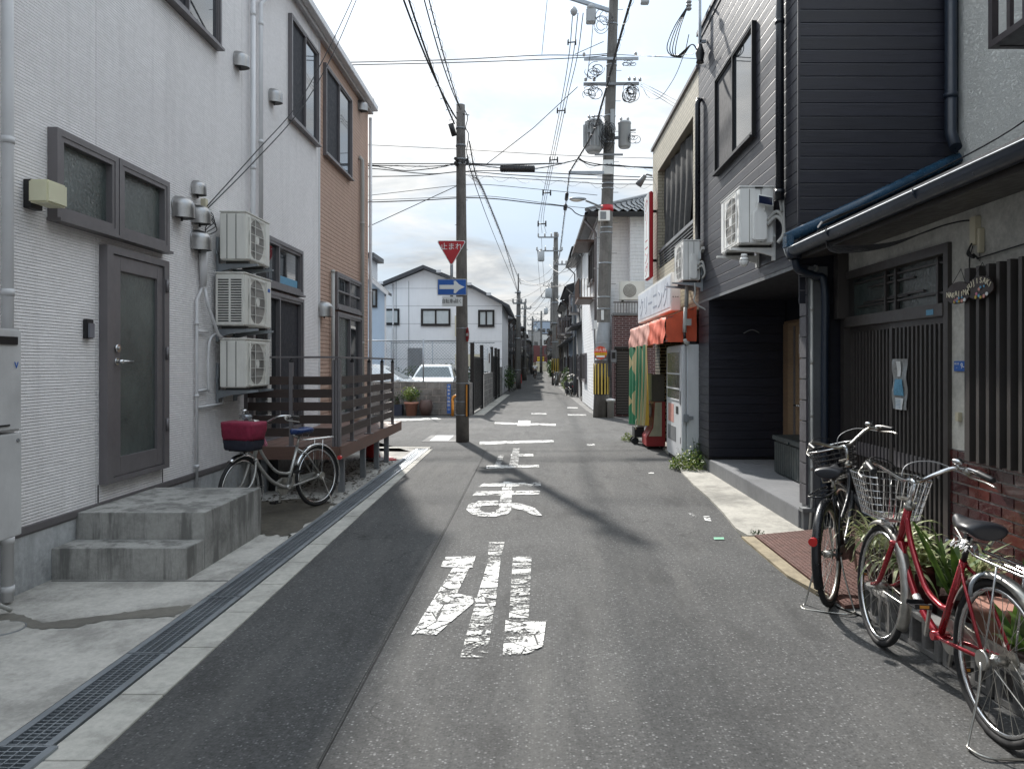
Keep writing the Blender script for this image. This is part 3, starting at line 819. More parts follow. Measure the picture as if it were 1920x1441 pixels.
def hood(u, z, r, label, X=XL, grp='steel vent hoods on the house wall'):
    r *= 1.22
    t = thing('vent_hood', label, 'vent hood', (X, u, z), grp)
    P = facade('L', X)
    ring = MB(); ring.tube([P(u, z, 0.0), P(u, z, 0.012)], r*1.06, 24); ring.build('flange', m_steel, t)
    m = MB(); n = 14; K = 7
    vs = []
    for i in range(K+1):          # half dome above, straight skirt below, open at the bottom
        for k in range(n+1):
            a = math.pi*k/n
            if i <= 4:
                e = (math.pi/2)*(1-i/4)
                rr = r*math.cos(e); zz = z+r*0.85*math.sin(e)+0.02
            else:
                rr = r*(1+0.01*(i-4)); zz = z+0.02-(i-4)*r*0.42
            vs.append(P(u+rr*math.cos(a), zz, 0.008+rr*1.6*math.sin(a)))
    fs = []
    for i in range(K):
        for k in range(n):
            fs.append((i*(n+1)+k, i*(n+1)+k+1, (i+1)*(n+1)+k+1, (i+1)*(n+1)+k))
    m.add(vs, fs, True)
    m.build('cover', m_steel, t)
    zb = z+0.02-3*r*0.42
    lid = MB(); lid.add([P(u+r*math.cos(math.pi*k/n)*0.98, zb+0.008, 0.01+r*1.55*math.sin(math.pi*k/n)) for k in range(n+1)], [list(range(n+1))])
    lid.tube([P(u, zb+0.01, r*0.5), P(u, zb-0.03, r*0.5)], 0.012)
    lid.build('inner_flap', m_acgr, t)
def hood_px(px, py, r, label):
    Y = -XL*F/(CX-px); hood(Y, CAMH-(py-CY)*Y/F, r, label)
hood_px(331, 388, 0.085, 'large steel vent hood, the one standing apart beside the frosted window corner')
hood_px(364, 353, 0.060, 'small steel vent hood at the top of the cluster beside the outdoor units')
hood_px(366, 402, 0.078, 'steel vent hood in the middle of the column beside the cable clamp')
hood_px(365, 450, 0.082, 'lowest steel vent hood above the white conduit elbow')
hood_px(443, 112, 0.075, 'steel vent hood high on the wall beside the long white downpipe')
hood_px(508, 180, 0.075, 'steel vent hood between the downpipe and the upstairs window')
hood_px(601, 578, 0.10, 'steel vent hood low on the seam between white and tan siding')
hood_px(673, 198, 0.085, 'steel vent hood under the eave at the tan corner')
cc = thing('cable_clamp', 'yellowed plastic cable clamp on white siding with slack black wire', 'cable clamp', (XL, 8.05, 3.2))
MB().box(XL, XL+0.05, 8.02, 8.08, 3.16, 3.33).build('bracket', m_yellowed, cc)
w_ = MB()
for k in range(4):
    a0 = random.uniform(0, 6)
    w_.tube(smooth([(XL+0.06, 8.05, 3.22-0.02*k), (XL+0.10, 8.10+0.03*k, 3.15-0.04*k), (XL+0.05, 8.02, 3.02-0.03*k), (XL+0.03, 8.12, 2.9)], 5), 0.005, 5)
w_.build('slack_wire', m_cable, cc)
# downpipes
def pipe(name, label, pts, r, mat, cat='downpipe', bands=(), square=False, group=None):
    base = Vector(pts[-1])
    t = thing(name, label, cat, base, group)
    m = MB(); m.tube(pts, r, 4 if square else 12); m.build('pipe', mat, t)
    for bz in bands:
        # place at height bz along the vertical run
        for p, q in zip(pts, pts[1:]):
            p, q = Vector(p), Vector(q)
            if min(p.z, q.z) <= bz <= max(p.z, q.z) and abs(p.z-q.z) > 0.2:
                k = (bz-p.z)/(q.z-p.z); c = p+(q-p)*k
                b = MB(); b.lathe([(r*1.14, -0.022), (r*1.14, 0.022)], c, 14); b.build('pipe_band', mat, t); break
    return t
xo = XL+0.075
pipe('downpipe', 'thick white downpipe at the left edge of the frame', [(xo, 4.98, 6.7), (xo, 4.98, 0.02)], 0.036, m_pipe, bands=(4.2, 3.05, 2.05, 1.0, 0.42, 0.1))
pipe('downpipe', 'long white downpipe dropping behind the topmost outdoor unit', [(xo-0.02, 9.35, 6.75), (xo-0.02, 9.35, 0.05)], 0.030, m_pipe, bands=(5.9, 4.0))
pipe('downpipe', 'white downpipe with an angled offset under the eave', [(-3.42, 10.2, 6.92), (-3.42, 10.2, 6.75), (xo-0.02, 9.62, 6.15), (xo-0.02, 9.62, 3.3)], 0.028, m_pipe, bands=(5.9, 4.4))
pipe('vent_pipe', 'short capped grey pipe on the tan siding beside the deck door', [(XL+0.05, 13.05, 3.20), (XL+0.05, 13.05, 0.6)], 0.032, m_pipeg, 'pipe', bands=(3.17,))
pipe('downpipe', 'beige pipe with a bent head near the tan corner', [(XL+0.01, 15.15, 5.72), (XL+0.06, 15.2, 5.66), (XL+0.06, 15.22, 5.5), (XL+0.06, 15.22, 0.6)], 0.040, m_pipeg, bands=(4.4, 4.37, 2.0))
pipe('downpipe', 'slim pale downpipe on the outer tan corner', [(XL+0.07, 15.93, 6.75), (XL+0.07, 15.93, 0.05)], 0.032, m_pipe, bands=(5.0, 3.1, 1.5))
cp = thing('conduit', 'thin white conduit running down the siding beside the outdoor units', 'pipe', (XL+0.03, 7.92, 0.05))
mb = MB(); mb.tube([(XL+0.03, 7.98, 2.95), (XL+0.03, 7.98, 2.38), (XL+0.03, 7.86, 2.24), (XL+0.03, 7.86, 0.05)], 0.016, 8)
mb.tube([(XL+0.04, 8.02, 2.38), (XL+0.06, 8.06, 2.2), (XL+0.1, 8.22, 1.9), (XL+0.12, 8.3, 1.86)], 0.018, 8)
mb.tube([(XL+0.03, 7.86, 1.92), (XL+0.03, 8.10, 1.92)], 0.014, 8); mb.tube([(XL+0.03, 7.86, 1.30), (XL+0.03, 8.12, 1.30)], 0.014, 8)
mb.tube([(XL+0.03, 7.86, 1.13), (XL+0.03, 8.5, 1.13), (XL+0.03, 8.5, 1.3)], 0.014, 8)
mb.tube(smooth([(XL+0.05, 8.3, 1.92), (XL+0.05, 8.12, 1.82), (XL+0.05, 8.08, 1.5), (XL+0.05, 8.10, 1.28)], 5), 0.013, 8)
mb.build('pipe', m_pipe, cp)
MB().tube([(XL+0.045, 7.98, 2.86), (XL+0.045, 7.98, 2.62), (XL+0.045, 7.98, 2.40)], [0.045, 0.045, 0.03], 12).build('duct_cover', m_pipe, cp)
for z in (2.0, 1.25, 0.52): MB().lathe([(0.024, -0.015), (0.024, 0.015)], (XL+0.03, 7.86, z), 10).build('pipe_band', m_pipe, cp)
# ---------------------------------------------------------------- outdoor units (left wall)
m_acblade = M('ac fan blade', (0.16, 0.155, 0.145), 0.5)
def ac_unit(label, X0, X1, Y0, Y1, Z0, Z1, out=1, louvre=False, logo=False, mat=None, group='outdoor air conditioner units', cover=False, square=False):
    """out=+1: fan face towards +X, -1: towards -X.  X0 wall side, X1 street side"""
    mat = mat or m_acw
    t = thing('outdoor_unit', label, 'air conditioner', ((X0+X1)/2, (Y0+Y1)/2, Z0), group)
    b = MB(); b.box(X0, X1, Y0, Y1, Z0+0.02, Z1); cas = b.build('casing', mat, t, bevel=0.012)
    b = MB(); b.box(X0-0.004*out, X1+0.006*out, Y0-0.006, Y1+0.006, Z1-0.002, Z1+0.014); b.build('top_plate', mat, t, bevel=0.004)
    b = MB()
    for yy in (Y0+0.12, Y1-0.16): b.box(X0+0.02*out, X1-0.02*out, yy, yy+0.05, Z0-0.01, Z0+0.019)
    b.build('foot_rail', m_acgr, t)
    H = Z1-Z0; r = H*0.42; yc = Y0+0.06+r+0.02 if not louvre else Y0+0.12+r; zc = (Z0+Z1)/2+0.005
    if yc+r > Y1-0.03: yc = Y1-0.03-r
    # recessed fan opening read as dark disc behind a wire guard
    xf = X1+0.002*out
    g = MB(); g.tube([(xf-0.03*out, yc, zc), (xf+0.001*out, yc, zc)], r, 28); g.build('fan_opening', m_acfan, t)
    g = MB()
    for k in range(3):
        a = 2.1*k
        p = [(xf+0.003*out, yc+r*0.15*math.cos(a), zc+r*0.15*math.sin(a)), (xf+0.004*out, yc+r*0.85*math.cos(a-0.35), zc+r*0.85*math.sin(a-0.35)), (xf+0.004*out, yc+r*0.9*math.cos(a+0.35), zc+r*0.9*math.sin(a+0.35))]
        g.add(p, [(0, 1, 2)])
    g.build('fan_blade', m_acblade, t)
    g = MB(); g.tube([(xf-0.01*out, yc, zc), (xf+0.014*out, yc, zc)], r*0.2, 16); g.build('fan_hub', mat, t)
    g = MB(); xg = X1+0.018*out
    rr = r*1.02
    fr = 0.012
    g.bar((xg, yc-rr, zc-rr), (xg, yc+rr, zc-rr), fr); g.bar((xg, yc-rr, zc+rr), (xg, yc+rr, zc+rr), fr)
    g.bar((xg, yc-rr, zc-rr), (xg, yc-rr, zc+rr), fr); g.bar((xg, yc+rr, zc-rr), (xg, yc+rr, zc+rr), fr)
    g.build('grille_frame', mat, t)
    g0 = MB(); g0.box(-0.003, 0.003, -rr, rr, -0.004, 0.004); first = None
    for k in range(1, 5):
        z = zc-rr+2*rr*k/5
        if first is None: first = MB().box(xg-0.002, xg+0.002, yc-rr, yc+rr, z-0.0025, z+0.0025).build('grille_wire', mat, t, loc=(xg, yc, z))
        else: inst(first, t, (xg, yc, z))
    f2 = None
    for k in range(1, 2):
        y = yc-rr+2*rr*k/3
        if f2 is None: f2 = MB().box(xg-0.004, xg+0.002, y-0.003, y+0.003, zc-rr, zc+rr).build('grille_wire', mat, t, loc=(xg, y, zc))
        else: inst(f2, t, (xg, y, zc))
    # side panel details on the face towards the street's near end
    xs = sorted((X0, X1))
    if louvre:
        w = xs[1]-xs[0]
        for c0, c1 in ((0.10, 0.46), (0.54, 0.90)):
            f3 = None; n = 17
            for k in range(n):
                z = Z0+0.07+(H-0.14)*k/(n-1)
                if f3 is None: f3 = MB().box(xs[0]+w*c0, xs[0]+w*c1, Y0-0.0045, Y0+0.01, z-0.007, z+0.005).build('side_slot', m_black, t, loc=(xs[0], Y0, z))
                else: inst(f3, t, (xs[0], Y0, z))
    else:
        s_ = MB()
        for c in (0.28, 0.62): 
            x = xs[0]+(xs[1]-xs[0])*c; s_.box(x-0.0035, x+0.0035, Y0-0.003, Y0+0.005, Z0+0.03, Z1-0.02)
        s_.build('side_seam', m_acgr if not cover else m_acfan, t)
    if logo:
        MB().box(xf-0.001*out, xf+0.002*out, Y1-0.12, Y1-0.05, Z1-0.14, Z1-0.10).build('badge', m_signblue, t)
    return t
ac_unit('topmost of the three outdoor units stacked on the white siding, plain ivory side', -3.46, -3.17, 8.28, 9.02, 2.70, 3.24)
ac_unit('middle of the three outdoor units on the white siding, with slotted side panel', -3.50, -3.18, 8.26, 9.10, 1.98, 2.57, louvre=True, logo=True)
ac_unit('lowest of the three outdoor units on the white siding, behind the bicycle handlebar', -3.46, -3.17, 8.28, 9.02, 1.30, 1.85)
def bracket(label, Xw, out, ys, z, depth, group='wall brackets under the outdoor units', mat=m_galv, drop=0.10):
    t = thing('wall_bracket', label, 'bracket', (Xw, ys[0], z), group)
    for y in ys:
        b = MB()
        b.prism([(Xw+0.002*out, z-drop), (Xw+0.002*out, z), (Xw+depth*out, z), (Xw+depth*out, z-0.02), (Xw+0.16*out, z-drop*0.55)], y-0.02, y+0.02, 'y')
        b.build('arm', mat, t)
        MB().box(Xw+0.001*out, Xw+0.03*out, y-0.025, y+0.025, z-drop-0.04, z+0.30).build('upright', mat, t)
    MB().box(Xw+0.03*out, Xw+0.05*out, min(ys)-0.1, max(ys)+0.1, z+0.10, z+0.135).build('cross_rail', mat, t)
    return t
bracket('steel bracket carrying the topmost stacked outdoor unit', XL, 1, (8.42, 8.90), 2.689, 0.46)
bracket('steel bracket carrying the slotted middle outdoor unit', XL, 1, (8.42, 8.90), 1.969, 0.46)
bracket('steel bracket carrying the lowest stacked outdoor unit', XL, 1, (8.42, 8.90), 1.289, 0.46)
# ---------------------------------------------------------------- water heater cabinet at the left edge
wh = thing('water_heater', 'pale grey wall hung water heater cabinet cut by the left edge of the photo', 'water heater', (-3.4, 4.5, 0.5))
MB().box(-3.53, -3.27, 4.28, 4.82, 1.16, 1.80).build('casing', M('heater grey white', (0.52, 0.52, 0.52), 0.4, dirt=0.2), wh, bevel=0.012)
MB().box(-3.53, -3.265, 4.28, 4.81, 0.50, 1.145).build('lower_cover', M('heater grey white', (0.6, 0.6, 0.6)), wh, bevel=0.006)
MB().box(-3.269, -3.262, 4.30, 4.77, 1.70, 1.75).build('exhaust_slot', m_black, wh)
for a, b_ in ((4.36, 4.50), (4.56, 4.70)): MB().box(-3.269, -3.263, a, b_, 1.195, 1.205).build('vent_slot', m_black, wh)
MB().tube([(-3.27, 4.77, 1.10), (-3.258, 4.77, 1.10)], 0.012, 10).build('screw', m_galvd, wh)
text('V', 'lettering', 0.06, m_signblue, wh, frame_mtx((-3.265, 4.76, 1.57), *FACE_R), 0.001)
mb = MB(); mb.tube(smooth([(-3.42, 4.62, 0.52), (-3.40, 4.62, 0.35), (-3.38, 4.66, 0.15), (-3.33, 4.80, 0.02)], 6), 0.014, 8); mb.tube([(-3.45, 4.5, 0.52), (-3.45, 4.5, 0.0)], 0.02, 8)
mb.build('hose', m_pipeg, wh)
mb = MB(); mb.tube([(-3.42, 4.72, 6), (-3.42, 4.72, 1.80)], 0.03, 10); mb.build('flue_pipe', m_pipeg, wh)
# ---------------------------------------------------------------- concrete steps
st = thing('concrete_steps', 'stained cast concrete doorstep of two levels in front of the glass door', 'steps', (-3.05, 6.3, 0))
MB().box(-3.545, -2.55, 5.832, 7.03, 0.0, 0.435).build('landing', m_stepc, st, bevel=0.004)
MB().box(-3.545, -2.552, 5.54, 5.83, 0.0, 0.232).build('tread', m_stepc, st, bevel=0.004)
MB().lathe([(0.12, 0.435), (0.12, 0.4375)], (-3.0, 6.10, 0), 24).build('inspection_cover', m_stepc, st)
# ---------------------------------------------------------------- deck
dk = thing('timber_deck', 'raised brown deck with slatted railing against the house', 'deck', (-2.95, 11, 0))
x = -3.52; k = 0
b0 = MB().box(x, x+0.135, 9.06, 13.08, 0.55, 0.585).build('floor_board', m_deckf, dk, loc=(x, 9.06, 0.55))
for k in range(1, 8): inst(b0, dk, (x+0.145*k, 9.06, 0.55))
MB().box(-2.345, -2.325, 9.05, 13.1, 0.44, 0.592).build('side_fascia', m_deckf, dk)
MB().box(-3.52, -2.346, 9.03, 9.05, 0.44, 0.592).build('front_fascia', m_deckf, dk)
MB().box(-3.52, -2.346, 13.085, 13.1, 0.44, 0.592).build('end_fascia', m_deckf, dk)
for xx in (-3.4, -2.9, -2.42): MB().box(xx-0.03, xx+0.03, 9.06, 13.08, 0.46, 0.549).build('joist', m_alu, dk)
for xx in (-2.40, -3.35):
    for yy in (9.35, 10.5, 11.4, 12.15):
        l0 = MB().box(xx-0.035, xx+0.035, yy-0.035, yy+0.035, 0.004, 0.459).build('leg', m_galvd, dk)
mb = MB(); mb.box(-3.45, -3.20, 9.4, 10.3, 0.0, 0.40); mb.build('crate', m_black, dk)
# railing
rl = thing('deck_railing', 'bronze railing with five dark boards standing on the deck', 'railing', (-2.6, 9.1, 0.586))
posts = [(-2.94, 9.10), (-3.48, 9.10), (-2.38, 9.80), (-2.38, 10.80), (-2.38, 11.70), (-2.38, 12.56)]
for (xx, yy) in posts:
    p_ = MB(); p_.box(xx-0.022, xx+0.022, yy-0.022, yy+0.022, 0.592, 1.60); p_.build('post', m_alu, rl)
    MB().box(xx-0.06, xx+0.06, yy-0.05, yy+0.05, 0.586, 0.596).build('foot_plate', m_alu, rl)
    MB().lathe([(0.022, 1.60), (0.03, 1.62), (0.012, 1.632), (0.012, 1.648)], (xx, yy, 0), 10).build('post_cap', m_blkpl, rl)
for dx in (-0.035, 0.0, 0.035):
    MB().box(-2.395+dx-0.014, -2.395+dx+0.014, 9.08-abs(dx)*0.2, 9.14, 0.586, 1.63).build('corner_post', m_alu, rl)
hr = MB(); hr.box(-3.54, -2.352, 9.07, 9.13, 1.649, 1.672); hr.box(-2.41, -2.351, 9.131, 12.62, 1.649, 1.672); hr.build('handrail', m_alu, rl, bevel=0.004)
for z in (1.38, 1.225, 1.07, 0.915, 0.76):
    MB().box(-3.50, -2.962, 9.085, 9.103, z-0.05, z+0.05).build('slat', m_decksl, rl)
    MB().box(-2.918, -2.45, 9.085, 9.103, z-0.05, z+0.05).build('slat', m_decksl, rl)
    for ya, yb in ((9.15, 9.778), (9.822, 10.778), (10.822, 11.678), (11.722, 12.538)):
        MB().box(-2.372, -2.356, ya, yb, z-0.05, z+0.05).build('slat', m_decksl, rl)
# cone
def cone(label, x, y, z, h=0.68, squash=False):
    t = thing('traffic_cone', label, 'traffic cone', (x, y, z))
    MB().lathe([(0.135, z+0.03), (0.12, z+0.07), (0.025, z+h), (0.0, z+h)], (x, y, 0), 20).build('cone', m_conered, t)
    b = MB(); b.box(x-0.19, x+0.19, y-0.19, y+0.19, z+0.004, z+0.032); b.build('base', m_blkpl if squash else m_conered, t, bevel=0.01)
    return t
cone('red traffic cone standing under the far end of the deck', -2.72, 12.6, 0.0, 0.66, True)
flat = thing('cone_base', 'flattened torn red and black cone bases under the upright cone', 'cone base', (-2.55, 12.5, 0))
MB().obox((-2.55, 12.45, 0.015), (0.42, 0.36, 0.015), Euler((0.03, -0.02, 0.5)).to_matrix()).build('sheet', m_conered, flat)
MB().obox((-2.62, 12.35, 0.028), (0.36, 0.30, 0.012), Euler((0.02, 0.05, -0.3)).to_matrix()).build('sheet', m_blkpl, flat)
# loose rubble and dead leaves under the deck
lit = MB(); random.seed(11)
for k in range(900):
    x = random.uniform(-3.4, -2.25); y = random.uniform(8.6, 12.6); r = random.uniform(0.008, 0.03)
    a = random.uniform(0, 6.28); c, s_ = math.cos(a)*r, math.sin(a)*r; z = 0.008+random.uniform(0, 0.01)
    lit.add([(x-c, y-s_, z), (x+s_*.6, y-c*.6, z+r*0.4), (x+c, y+s_, z), (x-s_*.6, y+c*.6, z+r*0.2)], [(0, 1, 2, 3)])
tag(lit.build('dead_leaves', M('dead leaf brown', (0.06, 0.045, 0.03), 0.8, var=0.4), None), 'dead leaves and grit scattered under the deck', 'leaf litter', kind='stuff')
# ---------------------------------------------------------------- pale pavement, ramp plate
PV = [(2.16, 11.4), (2.10, 10.9), (2.04, 9.8), (2.02, 8.9), (1.97, 8.0), (1.90, 7.2), (1.93, 6.9), (2.52, 6.9), (2.52, 11.4)]
mb = MB(); mb.prism(PV, -0.02, 0.022, 'z'); struct('pavement', mb, m_pave)
mb = MB(); mb.prism([(2.26, 11.41), (2.6, 11.41), (2.6, 16.3), (2.46, 16.3), (2.38, 14.5)], -0.02, 0.018, 'z'); struct('pavement', mb, m_pave)
sheet('side_ground', [(1.9, -3), (2.95, -3), (2.95, 7.15), (2.52, 7.15), (2.52, 6.89), (1.9, 6.89), (1.88, 5.6), (1.97, 4.9), (2.32, 4.2), (2.38, 3.0)], 0.004, concrete('side strip concrete', 0.24, stain=0.6))
rp = thing('steel_ramp', 'rust red chequered steel plate sloping up to the lattice door', 'ramp', (2.4, 5.9, 0))
mb = MB(); mb.prism([(1.985, 0.006), (1.985, 0.030), (2.86, 0.115), (2.86, 0.09)], 4.87, 6.87, 'y'); pl = mb.build('plate', m_red9, rp)
st_ = MB(); random.seed(3)
for i in range(27):
    for j in range(64):
        x = 2.0+i*0.0315; y = 4.89+j*0.031+(0.0155 if i % 2 else 0); z = 0.0305+(x-1.985)*0.0971
        if y > 6.86: continue
        a = 0.6 if (i+j) % 2 else -0.6; c, s2 = math.cos(a)*0.012, math.sin(a)*0.012
        st_.add([(x-c, y-s2, z), (x+s2*.3, y-0.003, z+.003), (x+c, y+s2, z+0.0012), (x-s2*.3, y+0.003, z+.003)], [(0, 1, 2, 3)])
tag(st_.build('tread_pattern', m_red9, rp), kind='stuff')
mb = MB(); mb.prism([(1.86, 6.86), (1.975, 6.86), (1.975, 5.1), (1.93, 5.22), (1.86, 5.6)], -0.02, 0.020, 'z')
ye = mb.build('kerb_edge', m_yeledge); tag(ye, 'yellow painted kerb edge along the rust red steel ramp', 'kerb')
# ---------------------------------------------------------------- dark boarded house
DH = thing('dark_house', 'two storey house clad in dark plum boards with a recessed porch', 'house', (2.5, 7.2, 0))
PR = facade('R', 2.5)
core = MB()
core.box(2.512, 9.0, 7.212, 11.62, 2.56, 6.50)                 # upper storey
core.box(3.62, 9.0, 7.212, 11.62, 0.0, 2.56)                   # behind the porch
core.box(2.62, 3.62, 7.212, 7.36, 0.0, 2.56)                   # wall towards the camera
core.box(2.512, 3.62, 10.97, 11.62, 0.20, 2.56)                # far porch wall
wall = core.build('wall', m_dkboard, DH)
random.seed(21)
pitch = 0.127; nb = 32; z0 = 2.535
yj = [7.2, 8.05, 11.63]
def board_mb_R(ya, yb):
    b = MB(); b.prism([(2.5115, 0.0), (2.4995, 0.0), (2.4975, 0.004), (2.4975, 0.114), (2.5005, pitch-0.004), (2.5115, pitch-0.004)], ya+0.002, yb-0.002, 'y'); return b
def board_mb_C(xa, xb):
    b = MB(); b.prism([(7.2115, 0.0), (7.1995, 0.0), (7.1975, 0.004), (7.1975, 0.114), (7.2005, pitch-0.004), (7.2115, pitch-0.004)], xa+0.002, xb-0.002, 'x'); return b
srcs = []
for (ya, yb) in ((7.2, 8.48), (8.48, 11.63)):
    s0 = None
    for k in range(nb):
        z = z0+k*pitch
        if s0 is None: s0 = board_mb_R(ya, yb).build('siding_board', m_dkboard, wall); s0.location = Vector((0, 0, z)); ORG[s0.name] = ORG[wall.name]
        else:
            o = bpy.data.objects.new('siding_board', s0.data); col.objects.link(o); o.parent = wall; o.location = (0, 0, z)
s0 = None
for k in range(-3, nb):
    z = z0+k*pitch
    if s0 is None: s0 = board_mb_C(2.5, 4.02).build('siding_board', m_dkboard, wall); s0.location = (0, 0, z)
    else:
        o = bpy.data.objects.new('siding_board', s0.data); col.objects.link(o); o.parent = wall; o.location = (0, 0, z)
s0 = None
for k in range(18):    # far wall of the porch, facing the camera
    b = MB(); b.box(2.50, 3.60, 10.952, 10.968, 0.0, pitch-0.006)
    if s0 is None: s0 = b.build('siding_board', m_dkboard, wall); s0.location = (0, 0, 0.24+k*pitch)
    else:
        o = bpy.data.objects.new('siding_board', s0.data); col.objects.link(o); o.parent = wall; o.location = (0, 0, 0.24+k*pitch)
s0 = None
for k in range(18):    # narrow street face of the far pier
    b = MB(); b.box(2.498, 2.511, 10.955, 11.62, 0.0, pitch-0.006)
    if s0 is None: s0 = b.build('siding_board', m_dkboard, wall); s0.location = (0, 0, 0.24+k*pitch)
    else:
        o = bpy.data.objects.new('siding_board', s0.data); col.objects.link(o); o.parent = wall; o.location = (0, 0, 0.24+k*pitch)
mb = MB(); mb.box(2.485, 2.51, 7.185, 7.20, 2.53, 6.56); mb.build('corner_trim', m_dkboard, wall)
mb = MB(); mb.box(2.46, 9.0, 7.17, 11.64, 6.60, 6.66); mb.box(2.485, 9.0, 7.19, 11.63, 6.50, 6.60); mb.build('parapet_cap', m_dkroof, DH)
mb = MB(); mb.box(2.502, 3.62, 7.21, 10.96, 2.50, 2.53); mb.build('porch_ceiling', M('porch ceiling board', (0.02, 0.02, 0.025), 0.6), DH)
mb = MB(); mb.box(2.488, 2.50, 7.19, 11.62, 2.495, 2.53); mb.build('soffit_trim', m_galvd, DH)
mb = MB(); mb.box(2.50, 3.62, 7.21, 10.95, 0.0, 0.20); mb.box(2.50, 3.62, 10.951, 11.62, 0.0, 0.198); mb.build('porch_floor', m_porchfl, DH, bevel=0.006)
mb = MB(); mb.box(2.492, 2.51, 10.94, 11.62, 0.20, 0.235); mb.box(2.51, 3.6, 10.93, 10.951, 0.20, 0.235); mb.build('base_flashing', m_black, DH)
MB().lathe([(0.11, 0.20), (0.11, 0.204)], (3.02, 10.55, 0), 20).build('drain_cover', m_galvd, DH)
# pier of stacked blocks at the near end of the porch
m_pier = M('pier tile grey plum', (0.085, 0.082, 0.092), 0.55, var=0.3, vs=7, bump=0.7, bs=30, dirt=0.2)
pr = MB(); pr.box(2.582, 2.76, 7.17, 7.36, 0.20, 2.50); pier = pr.build('pier', m_galvd, DH)
random.seed(4); z = 0.235
for k in range(11):
    h = 0.198
    MB().box(2.560, 2.581, 7.18, 7.36, z+0.004, z+h-0.004).build('tile', m_pier, pier, bevel=0.003); z += 0.2
mb = MB(); mb.box(2.585, 2.64, 7.150, 7.169, 0.20, 2.50); mb.build('edge_trim', m_galvd, pier)
mb = MB(); mb.box(2.50, 2.70, 7.10, 7.20, 0.19, 0.225); mb.build('ledge', m_galvd, DH)
mb = MB(); mb.box(2.52, 2.75, 7.14, 7.20, 0.0, 0.188); mb.build('plinth', m_porchfl, DH)
# porch door, on the back wall of the recess
PB = facade('R', 3.60)
dd = MB(); fb(dd, PB, 9.90, 10.94, 0.20, 2.19, 0.002, 0.02); door = dd.build('door', m_beam, DH)
mb = MB(); fb(mb, PB, 9.94, 10.68, 0.22, 2.15, 0.021, 0.05); mb.build('leaf', m_doorw, door)
mb = MB(); fb(mb, PB, 10.70, 10.93, 0.22, 2.15, 0.021, 0.035); mb.build('side_panel', m_beam, door)
mb = MB(); fb(mb, PB, 10.36, 10.44, 0.30, 2.10, 0.0505, 0.054); mb.build('glass_slit', m_alu, door)
mb = MB(); mb.tube([PB(10.12, 1.02, 0.05), PB(10.12, 1.02, 0.10)], 0.012); mb.tube([PB(10.12, 1.02, 0.10), PB(10.28, 1.02, 0.10)], 0.011); mb.build('handle', m_chrome, door)
mb = MB(); mb.tube([PB(10.10, 1.18, 0.05), PB(10.10, 1.18, 0.065)], 0.022, 12); mb.build('lock', m_chrome, door)
mb = MB(); fb(mb, PB, 10.05, 10.17, 1.40, 1.58, 0.0505, 0.07); mb.build('door_viewer_box', m_blkpl, door)
mb = MB(); fb(mb, PB, 10.10, 10.22, 1.72, 1.98, 0.0505, 0.053); mb.build('notice', m_paper, door)
# curved steel handle on the dark porch wall
mb = MB(); mb.tube([(x, 10.945-0.03*math.sin(math.pi*i/10), 2.02+0.05*math.sin(math.pi*i/10)) for i, x in enumerate([3.0+0.023*k for k in range(11)])], 0.008, 6)
wh2 = mb.build('wall_arc', m_galvd, DH)
# upstairs window
window(DH, PR, 8.60, 10.42, 4.18, 5.48, [m_glassbr, m_mesh], m_black, 0.03, 0.05)
# storage bench in the porch
bx = thing('storage_bench', 'dark slatted storage bench inside the porch', 'storage bench', (3.3, 8.9, 0.2))
m_bench = M('bench dark green grey', (0.018, 0.028, 0.030), 0.45, dirt=0.15)
MB().box(3.05, 3.58, 8.32, 9.63, 0.205, 0.62).build('body', m_bench, bx)
MB().box(3.01, 3.59, 8.29, 9.66, 0.621, 0.68).build('lid', m_bench, bx, bevel=0.008)
s0 = MB().box(3.030, 3.049, 8.34, 8.41, 0.22, 0.60).build('slat', m_bench, bx, loc=(3.04, 8.34, 0.22))
for k in range(1, 16): inst(s0, bx, (3.04, 8.34+0.081*k, 0.22))
MB().box(2.995, 3.01, 9.0, 9.15, 0.625, 0.65).build('handle', m_bench, bx)
# downpipes on the dark house
pipe('downpipe', 'black downpipe with a white cable beside it, on the dark boards near the corner', [(2.44, 7.58, 6.6), (2.44, 7.58, 3.22)], 0.042, m_pipebk, bands=(6.3, 5.0, 3.3))
pipe('conduit', 'thin pale conduit strapped beside the black downpipe', [(2.46, 7.66, 6.5), (2.46, 7.66, 3.3), (2.46, 7.58, 3.1)], 0.014, m_pipeg, 'pipe')
pipe('downpipe', 'black downpipe with a hooded top at the far end of the dark boards', [(2.49, 11.38, 5.53), (2.44, 11.38, 5.55), (2.43, 11.38, 5.48), (2.43, 11.38, 3.40)], 0.040, m_pipebk)
pipe('downpipe', 'navy downpipe in the angle between the dark house and the rough white wall', [(3.90, 7.12, 6.6), (3.90, 7.12, 3.75), (3.88, 7.0, 3.58)], 0.055, m_pipenv, bands=(6.0, 5.1, 4.1))
